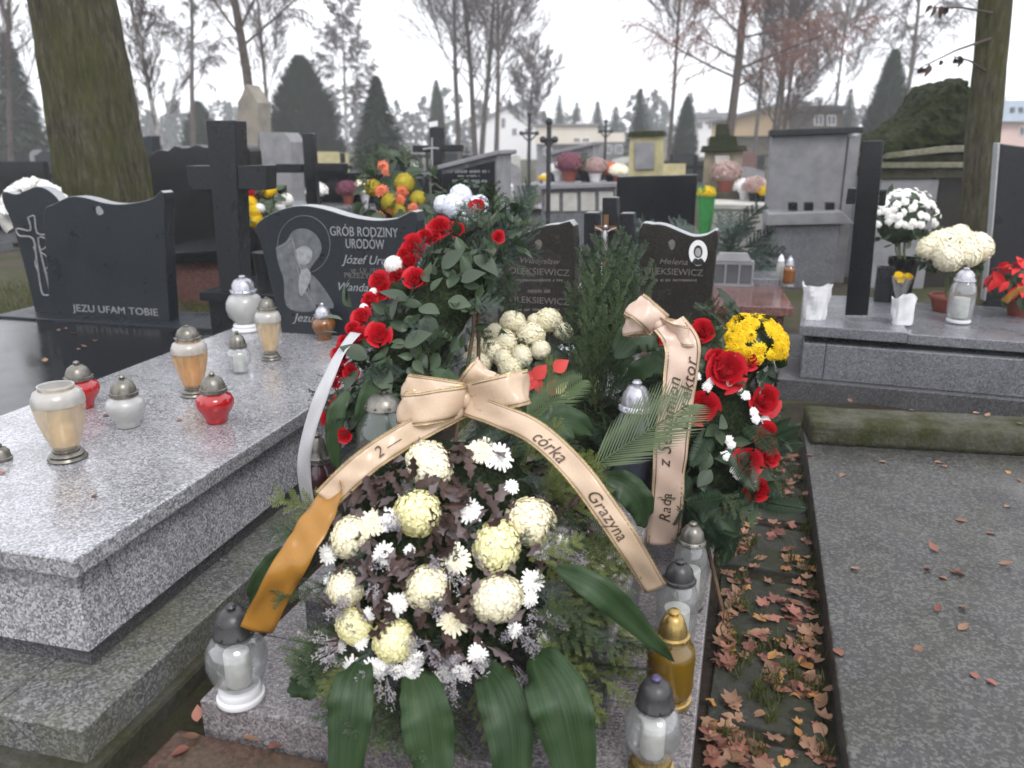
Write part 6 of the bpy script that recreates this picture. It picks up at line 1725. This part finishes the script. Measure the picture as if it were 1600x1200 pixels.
# slanted blue slab at the right edge
pl, t = monument('tall slate blue headstone with pale sawn edge right of the slim mossy trunk', 'headstone', 'headstone', 1590, 6.3, math.radians(10))
stone(pl, t, [(1540, 470), (1553, 350), (1563, 224), (1600, 229), (1650, 240)], 0.05, M['anthracite'])
stone(pl, t, [(1537, 470), (1549, 350), (1558, 223), (1562.6, 223), (1552.4, 350), (1539.6, 470)], 0.09, M['edge'], 'sawn_edge', -0.01, ground=False)
# black iron crosses
def iron_cross(label, u, vb, vt, Y, arm, vh):
    pl, t = monument(label, 'iron_cross', 'cross', u, Y)
    x, zt = pl.at(u, vt)
    _, zh = pl.at(u, vh)
    w = arm * px_scale(Y)
    mb = MB(); mb.tube([(x, 0, -0.02), (x, 0, zt)], 0.028, 8); mb.ball((x, 0, zt), 0.045, 8, 6); mb.build('post', M['iron'], t)
    mb = MB(); mb.tube([(x - w, 0, zh), (x + w, 0, zh)], 0.022, 8)
    for k in (-1, 1): mb.ball((x + k * w, 0, zh), 0.04, 8, 6)
    mb.build('cross_bar', M['iron'], t)
    for k in (-1, 1):
        mb = MB(); mb.tube([(x + k * w * 0.1, 0, zh - w * 0.9), (x + k * w * 0.55, 0, zh - w * 0.55), (x + k * w * 0.9, 0, zh - w * 0.08)], 0.014, 6); mb.build('scroll', M['iron'], t)
    block('foot', M['grey_stone'], t, x - 0.2, x + 0.2, -0.2, 0.2, -0.02, 0.3)
iron_cross('slender black iron cross before the small chapel tomb', 858, 350, 190, 9.5, 9, 218)
iron_cross('thin black iron cross left of the cream building', 827, 250, 178, 15, 12, 208)
iron_cross('thin black iron cross right of the small chapel tomb', 947, 240, 190, 18, 9, 205)

# ------------------------------------------------------------------ flowers behind the headstones
ob_ = D(620, 330, 5.3)
pl, t = monument('black grave with low slab behind the wavy family headstone', 'black_grave', 'grave', 560, 6.0)
slabs(t, 1.3, 1.5, 0.62, M['black'], 0.1, 0.3)
oa = thing('orange_arrangement', 'bunch of mustard and salmon orange flowers with broad leaves behind the family headstone', 'flowers', (ob_.x, 5.3, 0.621))
do = Dome(D(622, 305, 5.3), (0, -0.8, 0.6), (0, 0.6, 0.8), (0.24, 0.26, 0.14))
core(oa, do, 0.65, M['fern'])
mb = MB(); mb.lathe([(0, 0), (0.07, 0), (0.09, 0.12), (0.08, 0.2), (0.06, 0.2), (0, 0.02)], 16); mb.build('vase', M['anthracite'], oa)
for (u, v, r) in ((580, 291, 13), (632, 283, 15), (608, 315, 14), (622, 330, 12), (655, 310, 13)): flower('chrysanthemum', POM['olive'], oa, do, u, v, r)
for (u, v, r) in ((594, 296, 11), (628, 298, 11), (623, 310, 10), (647, 324, 9), (592, 338, 9), (612, 325, 9), (597, 258, 12), (603, 266, 8)): flower('small_chrysanthemum', SPRAY['orange'], oa, do, u, v, r, 0.6, 1.08)
scatter(oa, do, G_LEAF + R_LEAF, 60, 'leaf', -0.3, 1.0, (0.85, 1.05), 0.5, (1.2, 1.8))
scatter(oa, do, FIR, 16, 'fir_sprig', -0.3, 0.8, (0.85, 1.0), 0.4, (0.8, 1.2))
wb = D(722, 400, 4.55)
wa = thing('white_flower_bunch', 'bunch of big cold white ball chrysanthemums with one dark red rose in a stone vase', 'flowers', (wb.x, 4.55, 0.0))
mb = MB(); mb.lathe([(0, 0), (0.14, 0), (0.14, 0.06), (0.08, 0.1), (0.07, 0.4), (0.10, 0.78), (0.12, 0.8), (0.1, 0.8), (0.06, 0.5), (0, 0.5)], 20); mb.build('stone_vase', M['grey_stone'], wa)
dw = Dome(D(722, 325, 4.55), (0, -0.8, 0.6), (0, 0.6, 0.8), (0.15, 0.14, 0.1))
core(wa, dw, 0.7, M['fern'])
for (u, v, r) in ((709, 321, 19), (720, 303, 17), (742, 327, 20), (690, 318, 14), (733, 340, 15), (752, 318, 13)): flower('chrysanthemum', POM['ice'], wa, dw, u, v, r, 0.6, 1.0, 0.2)
flower('rose', ROSE, wa, dw, 745, 323, 12, 0.8, 1.35, 0.0)
scatter(wa, dw, R_LEAF, 26, 'leaf', -0.5, 0.6, (0.85, 1.05), 0.3, (0.9, 1.3))
ya = thing('yellow_flower_bunch', 'bunch of yellow chrysanthemums and a small white card behind the dark stone cross', 'flowers', (D(412, 340, 5.6).x, 5.6, 0.0))
mb = MB(); mb.lathe([(0, 0), (0.12, 0), (0.12, 0.5), (0.08, 0.55), (0.1, 0.78), (0, 0.78)], 18); mb.build('stone_vase', M['anthracite'], ya)
dy = Dome(D(408, 325, 5.6), (0, -0.8, 0.6), (0, 0.6, 0.8), (0.17, 0.17, 0.1))
core(ya, dy, 0.7, M['rose_leaf'])
for (u, v, r) in ((395, 330, 12), (398, 345, 11), (424, 295, 9), (391, 315, 9), (418, 300, 7)): flower('chrysanthemum', POM['yellow'], ya, dy, u, v, r, 0.6)
for (u, v, r) in ((452, 312, 10), (405, 325, 8), (440, 322, 8)): flower('chrysanthemum', POM['white'], ya, dy, u, v, r, 0.6)
for (u, v, r) in ((400, 300, 7), (392, 302, 6)): flower('rose', ROSE, ya, dy, u, v, r, 0.6)
scatter(ya, dy, R_LEAF, 40, 'leaf', -0.3, 1.0, (0.85, 1.05), 0.4, (1.0, 1.4))
pl, t = monument('low white and pink flower wreath behind the far left headstone', 'flower_wreath', 'wreath', 52, 6.4)
for k in range(46):
    a = math.pi * k / 45
    q = D(52 - 46 * math.cos(a) + rnd(-4, 4), 330 - 42 * math.sin(a) + rnd(-5, 5), 6.4 + rnd(-0.05, 0.05))
    put('small_chrysanthemum', SPRAY['white'][k % 2], t, frame_to((rnd(-0.4, 0.4), -0.8, 0.5), None, rnd(0, 6), q, rnd(0.03, 0.05)))
mb = MB(); mb.tube([D(52 - 46 * math.cos(a), 330 - 42 * math.sin(a), 6.45) for a in [math.pi * k / 16 for k in range(-4, 21)]], 0.05, 8); put('straw_ring', mb.mesh('straw_ring', M['pale_stone']), t, Matrix.Identity(4))
for x in (-0.1, 0.1):
    mb = MB(); mb.tube([(x, 0.05, 0.0), (x, 0.05, 0.85)], 0.012, 6); mb.build('stand_leg', M['stick'], t)
# fir boughs laid on the ground behind the right brown headstone
pl, t = monument('low grey grave under the heap of fir boughs', 'grey_grave', 'grave', 1095, 7.1)
slabs(t, 1.25, 1.1, 0.55, M['granite_blue'])
fb0 = D(1095, 378, 6.55)
fg_ = thing('fir_bough_cover', 'heap of grey green fir boughs behind the headstone with the oval portrait', 'fir boughs', (fb0.x, fb0.y, 0.552))
df = UPD((fb0.x, fb0.y, 0.60), (0.5, 0.36, 0.2))
core(fg_, df, 0.72, M['fern'], 'bough_heap', 0.553)
BB = [fir_mesh('fir_bough', M['fir_blue'], s, 0.5, 6, 0.03, 0.8, 0.005, 0.1, 0.004) for s in (31, 32)]
scatter(fg_, df, BB, 60, 'fir_bough', 0.0, 1.0, (0.8, 1.0), 0.35, (0.5, 0.85), keep=lambda p: p.z > 0.57)

# ------------------------------------------------------------------ the rows of graves further off
def mum_ball_mesh(mat, seed):
    random.seed(seed)
    mb = MB(); mb.ball((0, 0, 0), 0.85, 10, 7, (1, 1, 0.8))
    for k in range(150):
        c = 1 - (k + 0.5) / 150 * 1.3
        th, ph = math.acos(c), k * 2.4 + rnd(-0.2, 0.2)
        n = V((math.sin(th) * math.cos(ph), math.sin(th) * math.sin(ph), math.cos(th)))
        x = n.orthogonal().normalized(); y = n.cross(x)
        s, o = rnd(0.09, 0.14), n * rnd(0.92, 1.06)
        o.z *= 0.8
        mb.add([o + x * s + n * 0.04, o + y * s, o - x * s + n * 0.05, o - y * s, o + n * 0.09], [(0, 1, 4), (1, 2, 4), (2, 3, 4), (3, 0, 4)])
    return mb.mesh('flower_mass', M[mat])
BALL = {k: mum_ball_mesh(m, i) for i, (k, m) in enumerate((('white', 'mum_white'), ('pink', 'mum_pink'), ('plum', 'mum_plum'), ('yellow', 'mum_yellow'), ('orange', 'orange'), ('cream', 'mum_cream'), ('green', 'rose_leaf')))}
POTM = MB(); POTM.lathe([(0, 0), (0.7, 0), (0.95, 0.85), (1.02, 0.86), (1.02, 1.0), (0.9, 1.0), (0, 0.95)], 12)
POTM = [POTM.mesh('pot', M[k]) for k in ('terracotta', 'anthracite', 'plastic_white', 'anthracite')]
def ball_pot(label, p, r, k, group=None):
    t = thing('potted_chrysanthemum', label, 'potted flowers', p, 0, group)
    put('pot', random.choice(POTM), t, Matrix.Diagonal((r * 0.55, r * 0.55, r * 0.7, 1)), False)
    put('flower_mass', BALL[k], t, Matrix.Translation((0, 0, r * 1.15)) @ Matrix.Rotation(rnd(0, 6), 4, 'Z') @ Matrix.Diagonal((r, r, r * 0.95, 1)), False)
    return t
ball_pot('round dusty pink chrysanthemum pot on the base of the stepped monument', P(1132, 296, D(1132, 298, 11.6).z) if False else V((D(1132, 298, 11.75).x, 11.75, D(1132, 298, 12).z + 0.0)), 0.22, 'pink')
cw = crumple('green wrapped bouquet leaning beside the stepped monument', 'wrapped_bouquet', 'flowers', V((D(1102, 330, 10.4).x, 10.4, 0)), 0.12, 0.9, M['green_wrap'], 2.2, 0.35, 'wrapping')
put('flower_mass', BALL['yellow'], cw, Matrix.Translation((0, 0, 0.9)) @ Matrix.Scale(0.11, 4), False)
# long pale tomb with a row of flowers and lanterns along its top
pl, t = monument('long pale grey tomb with flowers lined up along its flat top', 'long_tomb', 'tomb', 905, 10.6)
stone(pl, t, [(846, 296), (962, 292)], 0.8, M['granite_blue'], 'body')
stone(pl, t, [(840, 296), (840, 289), (968, 285), (968, 292)], 1.0, M['grey_stone'], 'top_slab', -0.08, ground=False)
for a in (852, 880, 908, 936):
    stone(pl, t, [(a, 330), (a, 302 - (a - 852) * 0.03), (a + 22, 302 - (a - 852) * 0.03), (a + 22, 330)], 0.03, M['pale_stone'], 'panel', -0.028, ground=False)
zt = pl.at(905, 287)[1]
for (u, k, r, lab) in ((864, 'white', 0.13, 'white flower pot on the left of the long pale tomb'), (884, 'plum', 0.19, 'large plum chrysanthemum pot on the long pale tomb'), (908, 'green', 0.17, 'leafy green pot on the long pale tomb'), (925, 'pink', 0.16, 'dusty pink flower pot on the long pale tomb'), (947, 'orange', 0.13, 'orange flower pot on the right of the long pale tomb'), (961, 'cream', 0.12, 'small cream flower pot at the right end of the long pale tomb')):
    w_ = pl.mat(pl.at(u, 287)[0], 0.25 + rnd(0, 0.2), zt + 0.012) @ V((0, 0, 0))
    ball_pot(lab, w_, r, k)
pl, t = monument('low pale grave slab beside the stepped monument crowded with pots', 'pale_grave', 'grave', 1178, 11.2)
slabs(t, 1.3, 1.2, 0.75, M['pale_stone'], 0.0, 0.5)
for (u, k, r, lab) in ((1166, 'white', 0.15, 'white flower pot on the low pale slab beside the stepped monument'), (1180, 'pink', 0.17, 'pink flower pot on the low pale slab beside the stepped monument'), (1196, 'yellow', 0.12, 'small yellow flower pot on the low pale slab beside the stepped monument'), (1190, 'white', 0.14, 'second white flower pot behind the yellow one on the low pale slab')):
    ball_pot(lab, pl.mat(pl.at(u, 287)[0], 0.1 + rnd(-0.3, 0.2), 0.752) @ V((0, 0, 0)), r, k)
pl, t = monument('grey grave table with white flower pots behind the plain black cross', 'grey_grave', 'grave', 545, 9.4)
slabs(t, 1.5, 1.1, 0.85, M['granite_blue'], 0.0, 0.5)
for (u, k, r, lab) in ((505, 'white', 0.12, 'white flower pot on the left of the grey grave table'), (524, 'white', 0.10, 'small white flower pot in the middle of the grey grave table'), (548, 'plum', 0.13, 'plum flower pot on the grey grave table'), (568, 'cream', 0.14, 'cream flower pot on the right of the grey grave table')):
    ball_pot(lab, pl.mat(pl.at(u, 287)[0], 0.0 + rnd(-0.2, 0.2), 0.852) @ V((0, 0, 0)), r, k)
FSH = {}
def far_stone_mesh(kind, mat):
    key = (kind, mat)
    if key in FSH: return FSH[key]
    if kind == 'wave': o = [(-0.5, 0)] + [(-0.5 + k / 10, 1 - 0.09 * math.cos(k * 0.63) * (1 if k < 9 else 0.6)) for k in range(11)] + [(0.5, 0)]
    elif kind == 'round': o = [(-0.5, 0), (-0.5, 0.72)] + [(-0.5 * math.cos(a), 0.72 + 0.28 * math.sin(a)) for a in [math.pi * k / 10 for k in range(1, 10)]] + [(0.5, 0.72), (0.5, 0)]
    elif kind == 'slant': o = [(-0.5, 0), (-0.5, 0.8), (0.3, 1.0), (0.5, 0.93), (0.5, 0)]
    else: o = [(-0.5, 0), (-0.5, 1), (0.5, 1), (0.5, 0)]
    mb = MB(); mb.prism(o, -0.5, 0.5)
    FSH[key] = mb.mesh('headstone', M[mat], False)
    return FSH[key]
BOX = {}
def box_mesh(mat, nm):
    if (mat, nm) not in BOX:
        mb = MB(); mb.box(-0.5, 0.5, -0.5, 0.5, 0, 1)
        BOX[(mat, nm)] = mb.mesh(nm, M[mat], False)
    return BOX[(mat, nm)]
def far_grave(x, y, kind, mat, w, h, body, bh, label, group, cross=False, yaw=YL):
    t = thing('far_grave', label, 'grave', (x, y, -0.02), -yaw + rnd(-0.05, 0.05), group)
    put('headstone', far_stone_mesh(kind, mat), t, Matrix.Translation((0, 0, bh)) @ Matrix.Diagonal((w, 0.1, h, 1)), False)
    put('body', box_mesh(body, 'body'), t, Matrix.Translation((0, -0.85, 0)) @ Matrix.Diagonal((w * 1.05, 1.95, bh, 1)), False)
    put('cover_slab', box_mesh(mat, 'cover_slab'), t, Matrix.Translation((0, -1.0, bh + 0.001)) @ Matrix.Diagonal((w * 1.12, 1.8, 0.06, 1)), False)
    if cross:
        put('cross_post', box_mesh('black', 'cross_post'), t, Matrix.Translation((w * 0.7, 0.05, 0)) @ Matrix.Diagonal((0.09, 0.09, bh + h * 1.25, 1)), False)
        put('cross_arm', box_mesh('black', 'cross_arm'), t, Matrix.Translation((w * 0.7, 0.048, bh + h * 0.85)) @ Matrix.Diagonal((0.42, 0.08, 0.09, 1)), False)
    return t
random.seed(101)
SMALL_L = {}
def far_lantern(p, k):
    gm, lm = (('glass_red', 'dark_lid'), ('glass_milk', 'steel_lid'), ('glass_amber', 'gold_lid'), ('wax_white', 'plastic_white'))[k]
    if k not in SMALL_L:
        a = MB(); a.lathe([(0, 0), (0.05, 0), (0.055, 0.03), (0.06, 0.14), (0.045, 0.18), (0, 0.18)], 10)
        b = MB(); b.lathe([(0.05, 0.181), (0.048, 0.2), (0.03, 0.25), (0.0, 0.27)], 10)
        SMALL_L[k] = (a.mesh('glass', M[gm]), b.mesh('lid', M[lm]))
    nm = ('small red lantern on a distant grave', 'small white lantern on a distant grave', 'small amber lantern on a distant grave', 'plain white lantern on a distant grave')[k]
    t = thing('candle_lantern', nm, 'lantern', p, 0, ('distant red lanterns', 'distant white lanterns', 'distant amber lanterns', 'distant plain white lanterns')[k])
    put('glass', SMALL_L[k][0], t, None, False)
    put('lid', SMALL_L[k][1], t, None, False)
STY = [('wave', 'slate', 'black', 'dark wavy topped headstone in the rows behind', 'dark wavy headstones behind'),
       ('rect', 'black', 'granite_blue', 'plain black headstone in the rows behind', 'plain black headstones behind'),
       ('round', 'grey_stone', 'grey_stone', 'round topped grey headstone in the rows behind', 'round grey headstones behind'),
       ('slant', 'pale_stone', 'pale_stone', 'pale slanted headstone in the rows behind', 'pale slanted headstones behind'),
       ('rect', 'olive_stone', 'old_stone', 'yellowish stone headstone in the rows behind', 'yellowish headstones behind'),
       ('wave', 'red_granite', 'red_granite', 'reddish wavy headstone in the rows behind', 'reddish headstones behind')]
rows = [(9.6, 3.2, 1.7), (12.2, 3.6, 1.7), (15.2, 3.8, 1.7), (18.6, 4.6, 1.8), (23, 5.6, 1.9), (28, 7, 2.1), (35, 9, 2.4), (44, 11, 2.8)]
taken = [(310, 8.4), (1265, 9.2), (1450, 8.7), (1130, 12.0), (1010, 13.0), (896, 10.5), (896, 19), (415, 13.5), (735, 8), (1028, 8), (149, 7.0), (1534, 7.2)]
FLW = (('white', 'round white chrysanthemum pot on a distant grave'), ('plum', 'round plum chrysanthemum pot on a distant grave'), ('yellow', 'round yellow chrysanthemum pot on a distant grave'), ('orange', 'round orange chrysanthemum pot on a distant grave'), ('cream', 'round cream chrysanthemum pot on a distant grave'), ('pink', 'round pale pink chrysanthemum pot on a distant grave'))
for (y, dx, step) in rows:
    half = y * 0.68
    x = -half + rnd(0, 0.6)
    while x < half:
        yy = y + rnd(-0.4, 0.4) - 0.24 * x * 0.25
        u = 800 + FPX * x / yy / 1.03
        near = any(abs(u - tu) < 95 and abs(yy - ty) < 2.6 for tu, ty in taken)
        if not near and yy > 7.6 and random.random() < 0.86:
            s = random.choices(range(6), (5, 5, 4, 3, 2, 2))[0]
            w, bh = rnd(0.75, 1.15), rnd(0.22, 0.45)
            h = min(rnd(0.55, 0.95), 1.45 - bh)
            kd, mt, bd, lb_, gr = STY[s]
            cross = random.random() < 0.3
            lab = lb_ + (' with a black cross beside it' if cross else '')
            far_grave(x, yy, kd, mt, w, h, bd, bh, lab, gr + (' with crosses' if cross else ''), cross)
            top = bh + 0.042
            fy = yy - 0.5
            if yy < 30:
                for q in range(random.choice((1, 2, 2, 3, 3))):
                    k = random.choices(range(6), (5, 3, 3, 3, 3, 3))[0]
                    r = rnd(0.12, 0.2)
                    ball_pot(FLW[k][1], (x + rnd(-0.4, 0.4), yy - rnd(0.35, 1.6), top), r, FLW[k][0], 'distant ' + FLW[k][0] + ' flower pots')
                if yy < 20:
                    for q in range(random.choice((1, 2, 3, 4))):
                        far_lantern((x + rnd(-0.4, 0.4), yy - rnd(0.3, 1.7), top), random.choices(range(4), (3, 4, 2, 3))[0])
        x += step * rnd(0.9, 1.35)

# ------------------------------------------------------------------ paving, fallen leaves, grass
random.seed(9)
for (cx_, cy_, w, l, a) in ((0.66, 1.55, 0.30, 0.34, 0.05), (0.74, 1.95, 0.30, 0.36, -0.03), (0.86, 2.36, 0.30, 0.36, 0.02), (1.0, 2.78, 0.31, 0.36, -0.04), (1.13, 3.2, 0.30, 0.36, 0.03), (1.25, 3.62, 0.30, 0.36, 0.0)):
    mb = MB(); mb.box(-w / 2, w / 2, -l / 2, l / 2, -0.03, 0.008)
    bevel(mb.build('paving_slab', M['paving'], path, Matrix.Translation((cx_ - 0.01, cy_, rnd(-0.002, 0.002))) @ Matrix.Rotation(-YR + a, 4, 'Z'), False), 0.006)
LV = [('russet fallen leaf on the strip of soil between the wreath grave and the terrazzo slab', 'red', 'russet leaves on the path'),
      ('tan fallen leaf on the strip of soil between the wreath grave and the terrazzo slab', 'tan', 'tan leaves on the path'),
      ('ochre fallen leaf on the strip of soil between the wreath grave and the terrazzo slab', 'gold', 'ochre leaves on the path')]
def drop_leaf(p, k, size, label, group, flat=0.25, maple=None):
    ms_ = (MAPLE if (maple if maple is not None else random.random() < 0.72) else BIRCHL)[k]
    o = put('fallen_leaf', random.choice(ms_), None, Matrix.Translation(p) @ Matrix.Rotation(rnd(0, 6.28), 4, 'Z') @ Matrix.Rotation(rnd(-flat, flat), 4, 'X') @ Matrix.Rotation(rnd(-flat, flat), 4, 'Y') @ Matrix.Scale(size, 4))
    return props(o, label, 'leaf', group)
n = 0
spots = [(1200, 870, 60, 26), (1250, 900, 24, 30), (1130, 900, 26, 60), (1125, 1010, 20, 40), (1180, 1000, 60, 20), (1260, 1020, 16, 60), (1275, 1070, 14, 40), (1135, 1130, 30, 50), (1210, 1060, 14, 20), (1215, 830, 60, 20), (1240, 770, 40, 30), (1270, 1150, 30, 40), (1180, 1180, 60, 20), (1110, 1170, 14, 30), (1230, 960, 40, 30), (1160, 860, 20, 20), (1220, 720, 30, 30), (1145, 950, 20, 20)]
while n < 290:
    u0, v0, su, sv = random.choice(spots)
    u, v = random.gauss(u0, su * 0.7), random.gauss(v0, sv * 0.8)
    p = P(u, v, 0.0)
    lc = mid.matrix_basis.inverted() @ p
    lt = ter.matrix_basis.inverted() @ p
    if lc.x < 1.27 or lt.x > -0.02 or p.y > 4.2 or v > 1260: continue
    k = random.choices((0, 1, 2), (5, 5, 1))[0]
    drop_leaf(p + V((0, 0, 0.009 + rnd(0, 0.016))), LV[k][1], rnd(0.034, 0.066), LV[k][0], LV[k][2])
    n += 1
for (u, v, k) in ((1465, 862, 'red'), (1450, 885, 'red'), (1485, 890, 'red'), (1480, 905, 'red'), (1510, 897, 'red'), (1462, 955, 'red'), (1515, 1050, 'red'), (1540, 1060, 'red'), (1315, 1025, 'red'), (1270, 712, 'red'), (1572, 735, 'gold'), (1590, 748, 'tan'), (1460, 722, 'tan'), (1480, 730, 'tan'), (1385, 722, 'tan'), (1570, 792, 'tan'), (1498, 984, 'tan'), (1500, 945, 'tan'), (1540, 832, 'red'), (1320, 740, 'tan'), (1510, 815, 'tan'), (1440, 1010, 'tan'), (1330, 885, 'tan'), (1560, 880, 'tan')):
    drop_leaf(P(u, v, 0.104), k, rnd(0.035, 0.055), {'red': 'reddish leaf lying on the terrazzo slab', 'gold': 'bright ochre leaf lying on the terrazzo slab by the mossy kerb', 'tan': 'small tan leaf lying on the terrazzo slab'}[k], {'red': 'reddish leaves on the terrazzo slab', 'gold': None, 'tan': 'tan leaves on the terrazzo slab'}[k], 0.1, False)
for (u, v) in ((1330, 628), (1520, 645), (1540, 650), (1590, 660), (1420, 640)):
    drop_leaf(P(u, v, 0.222), 'tan', 0.04, 'pale leaf lying on top of the mossy kerb', 'leaves on the mossy kerb', 0.1, False)
for (u, v, k) in ((308, 1128, 'red'), (312, 1148, 'tan'), (296, 1168, 'red'), (380, 1150, 'tan'), (420, 1170, 'red')):
    drop_leaf(P(u, v, 0.045), k, 0.05, 'leaf lying on or beside the maroon slab', 'leaves by the maroon slab', 0.15, False)
for (u, v) in ((8, 736), (150, 776), (345, 640), (280, 655), (160, 650)):
    drop_leaf(P(u, v, 0.504), 'red', rnd(0.025, 0.035), 'tiny reddish leaf lying on the pale granite slab', 'leaves on the pale granite slab', 0.1, False)
for (u, v) in ((120, 520), (148, 533), (135, 542), (120, 546), (95, 514), (70, 565), (105, 513)):
    drop_leaf(P(u, v, 0.334), 'tan', rnd(0.03, 0.055), 'pale leaf lying on the polished black slab', 'leaves on the black slab', 0.1, False)
gm = MB()
def grass_patch(u0, u1, v0, v1, n, z=0.0):
    for k in range(n):
        p = P(rnd(u0, u1), rnd(v0, v1), z)
        d = V((rnd(-0.5, 0.5), rnd(-0.5, 0.5), 1)).normalized()
        w = V((rnd(-1, 1), rnd(-1, 1), 0)).normalized() * rnd(0.002, 0.004)
        h = rnd(0.03, 0.08)
        gm.add([p - w, p + w, p + d * h * 0.6 + w * 0.6, p + d * h * 0.6 - w * 0.6, p + d * h + V((rnd(-0.02, 0.02), rnd(-0.02, 0.02), 0))], [(0, 1, 2, 3), (3, 2, 4)])
grass_patch(255, 420, 430, 540, 5000)
grass_patch(-10, 60, 440, 520, 1500)
for k in range(60):
    u, v = rnd(1130, 1290), rnd(720, 1200)
    grass_patch(u - 9, u + 9, v - 6, v + 6, 14, 0.0)
props(gm.build('grass', M['grass'], None, smooth=False), 'short yellow green grass tufts between the graves', 'grass', kind='stuff')

# ------------------------------------------------------------------ damp autumn air
hz = bpy.data.materials.new('damp air')
hz.use_nodes = True
ht = hz.node_tree
ht.nodes.remove(ht.nodes['Principled BSDF'])
pv = ht.nodes.new('ShaderNodeVolumePrincipled')
pv.inputs['Color'].default_value = (0.97, 0.975, 1.0, 1)
pv.inputs['Density'].default_value = 0.0025
pv.inputs['Anisotropy'].default_value = 0.2
ht.links.new(pv.outputs[0], ht.nodes['Material Output'].inputs['Volume'])
hm = MB(); hm.box(-175, 175, -20, 172, -1.1, 20)
ho = hm.build('haze', hz, None, smooth=False)
props(ho, 'thin damp haze over the whole cemetery', 'haze', kind='stuff')
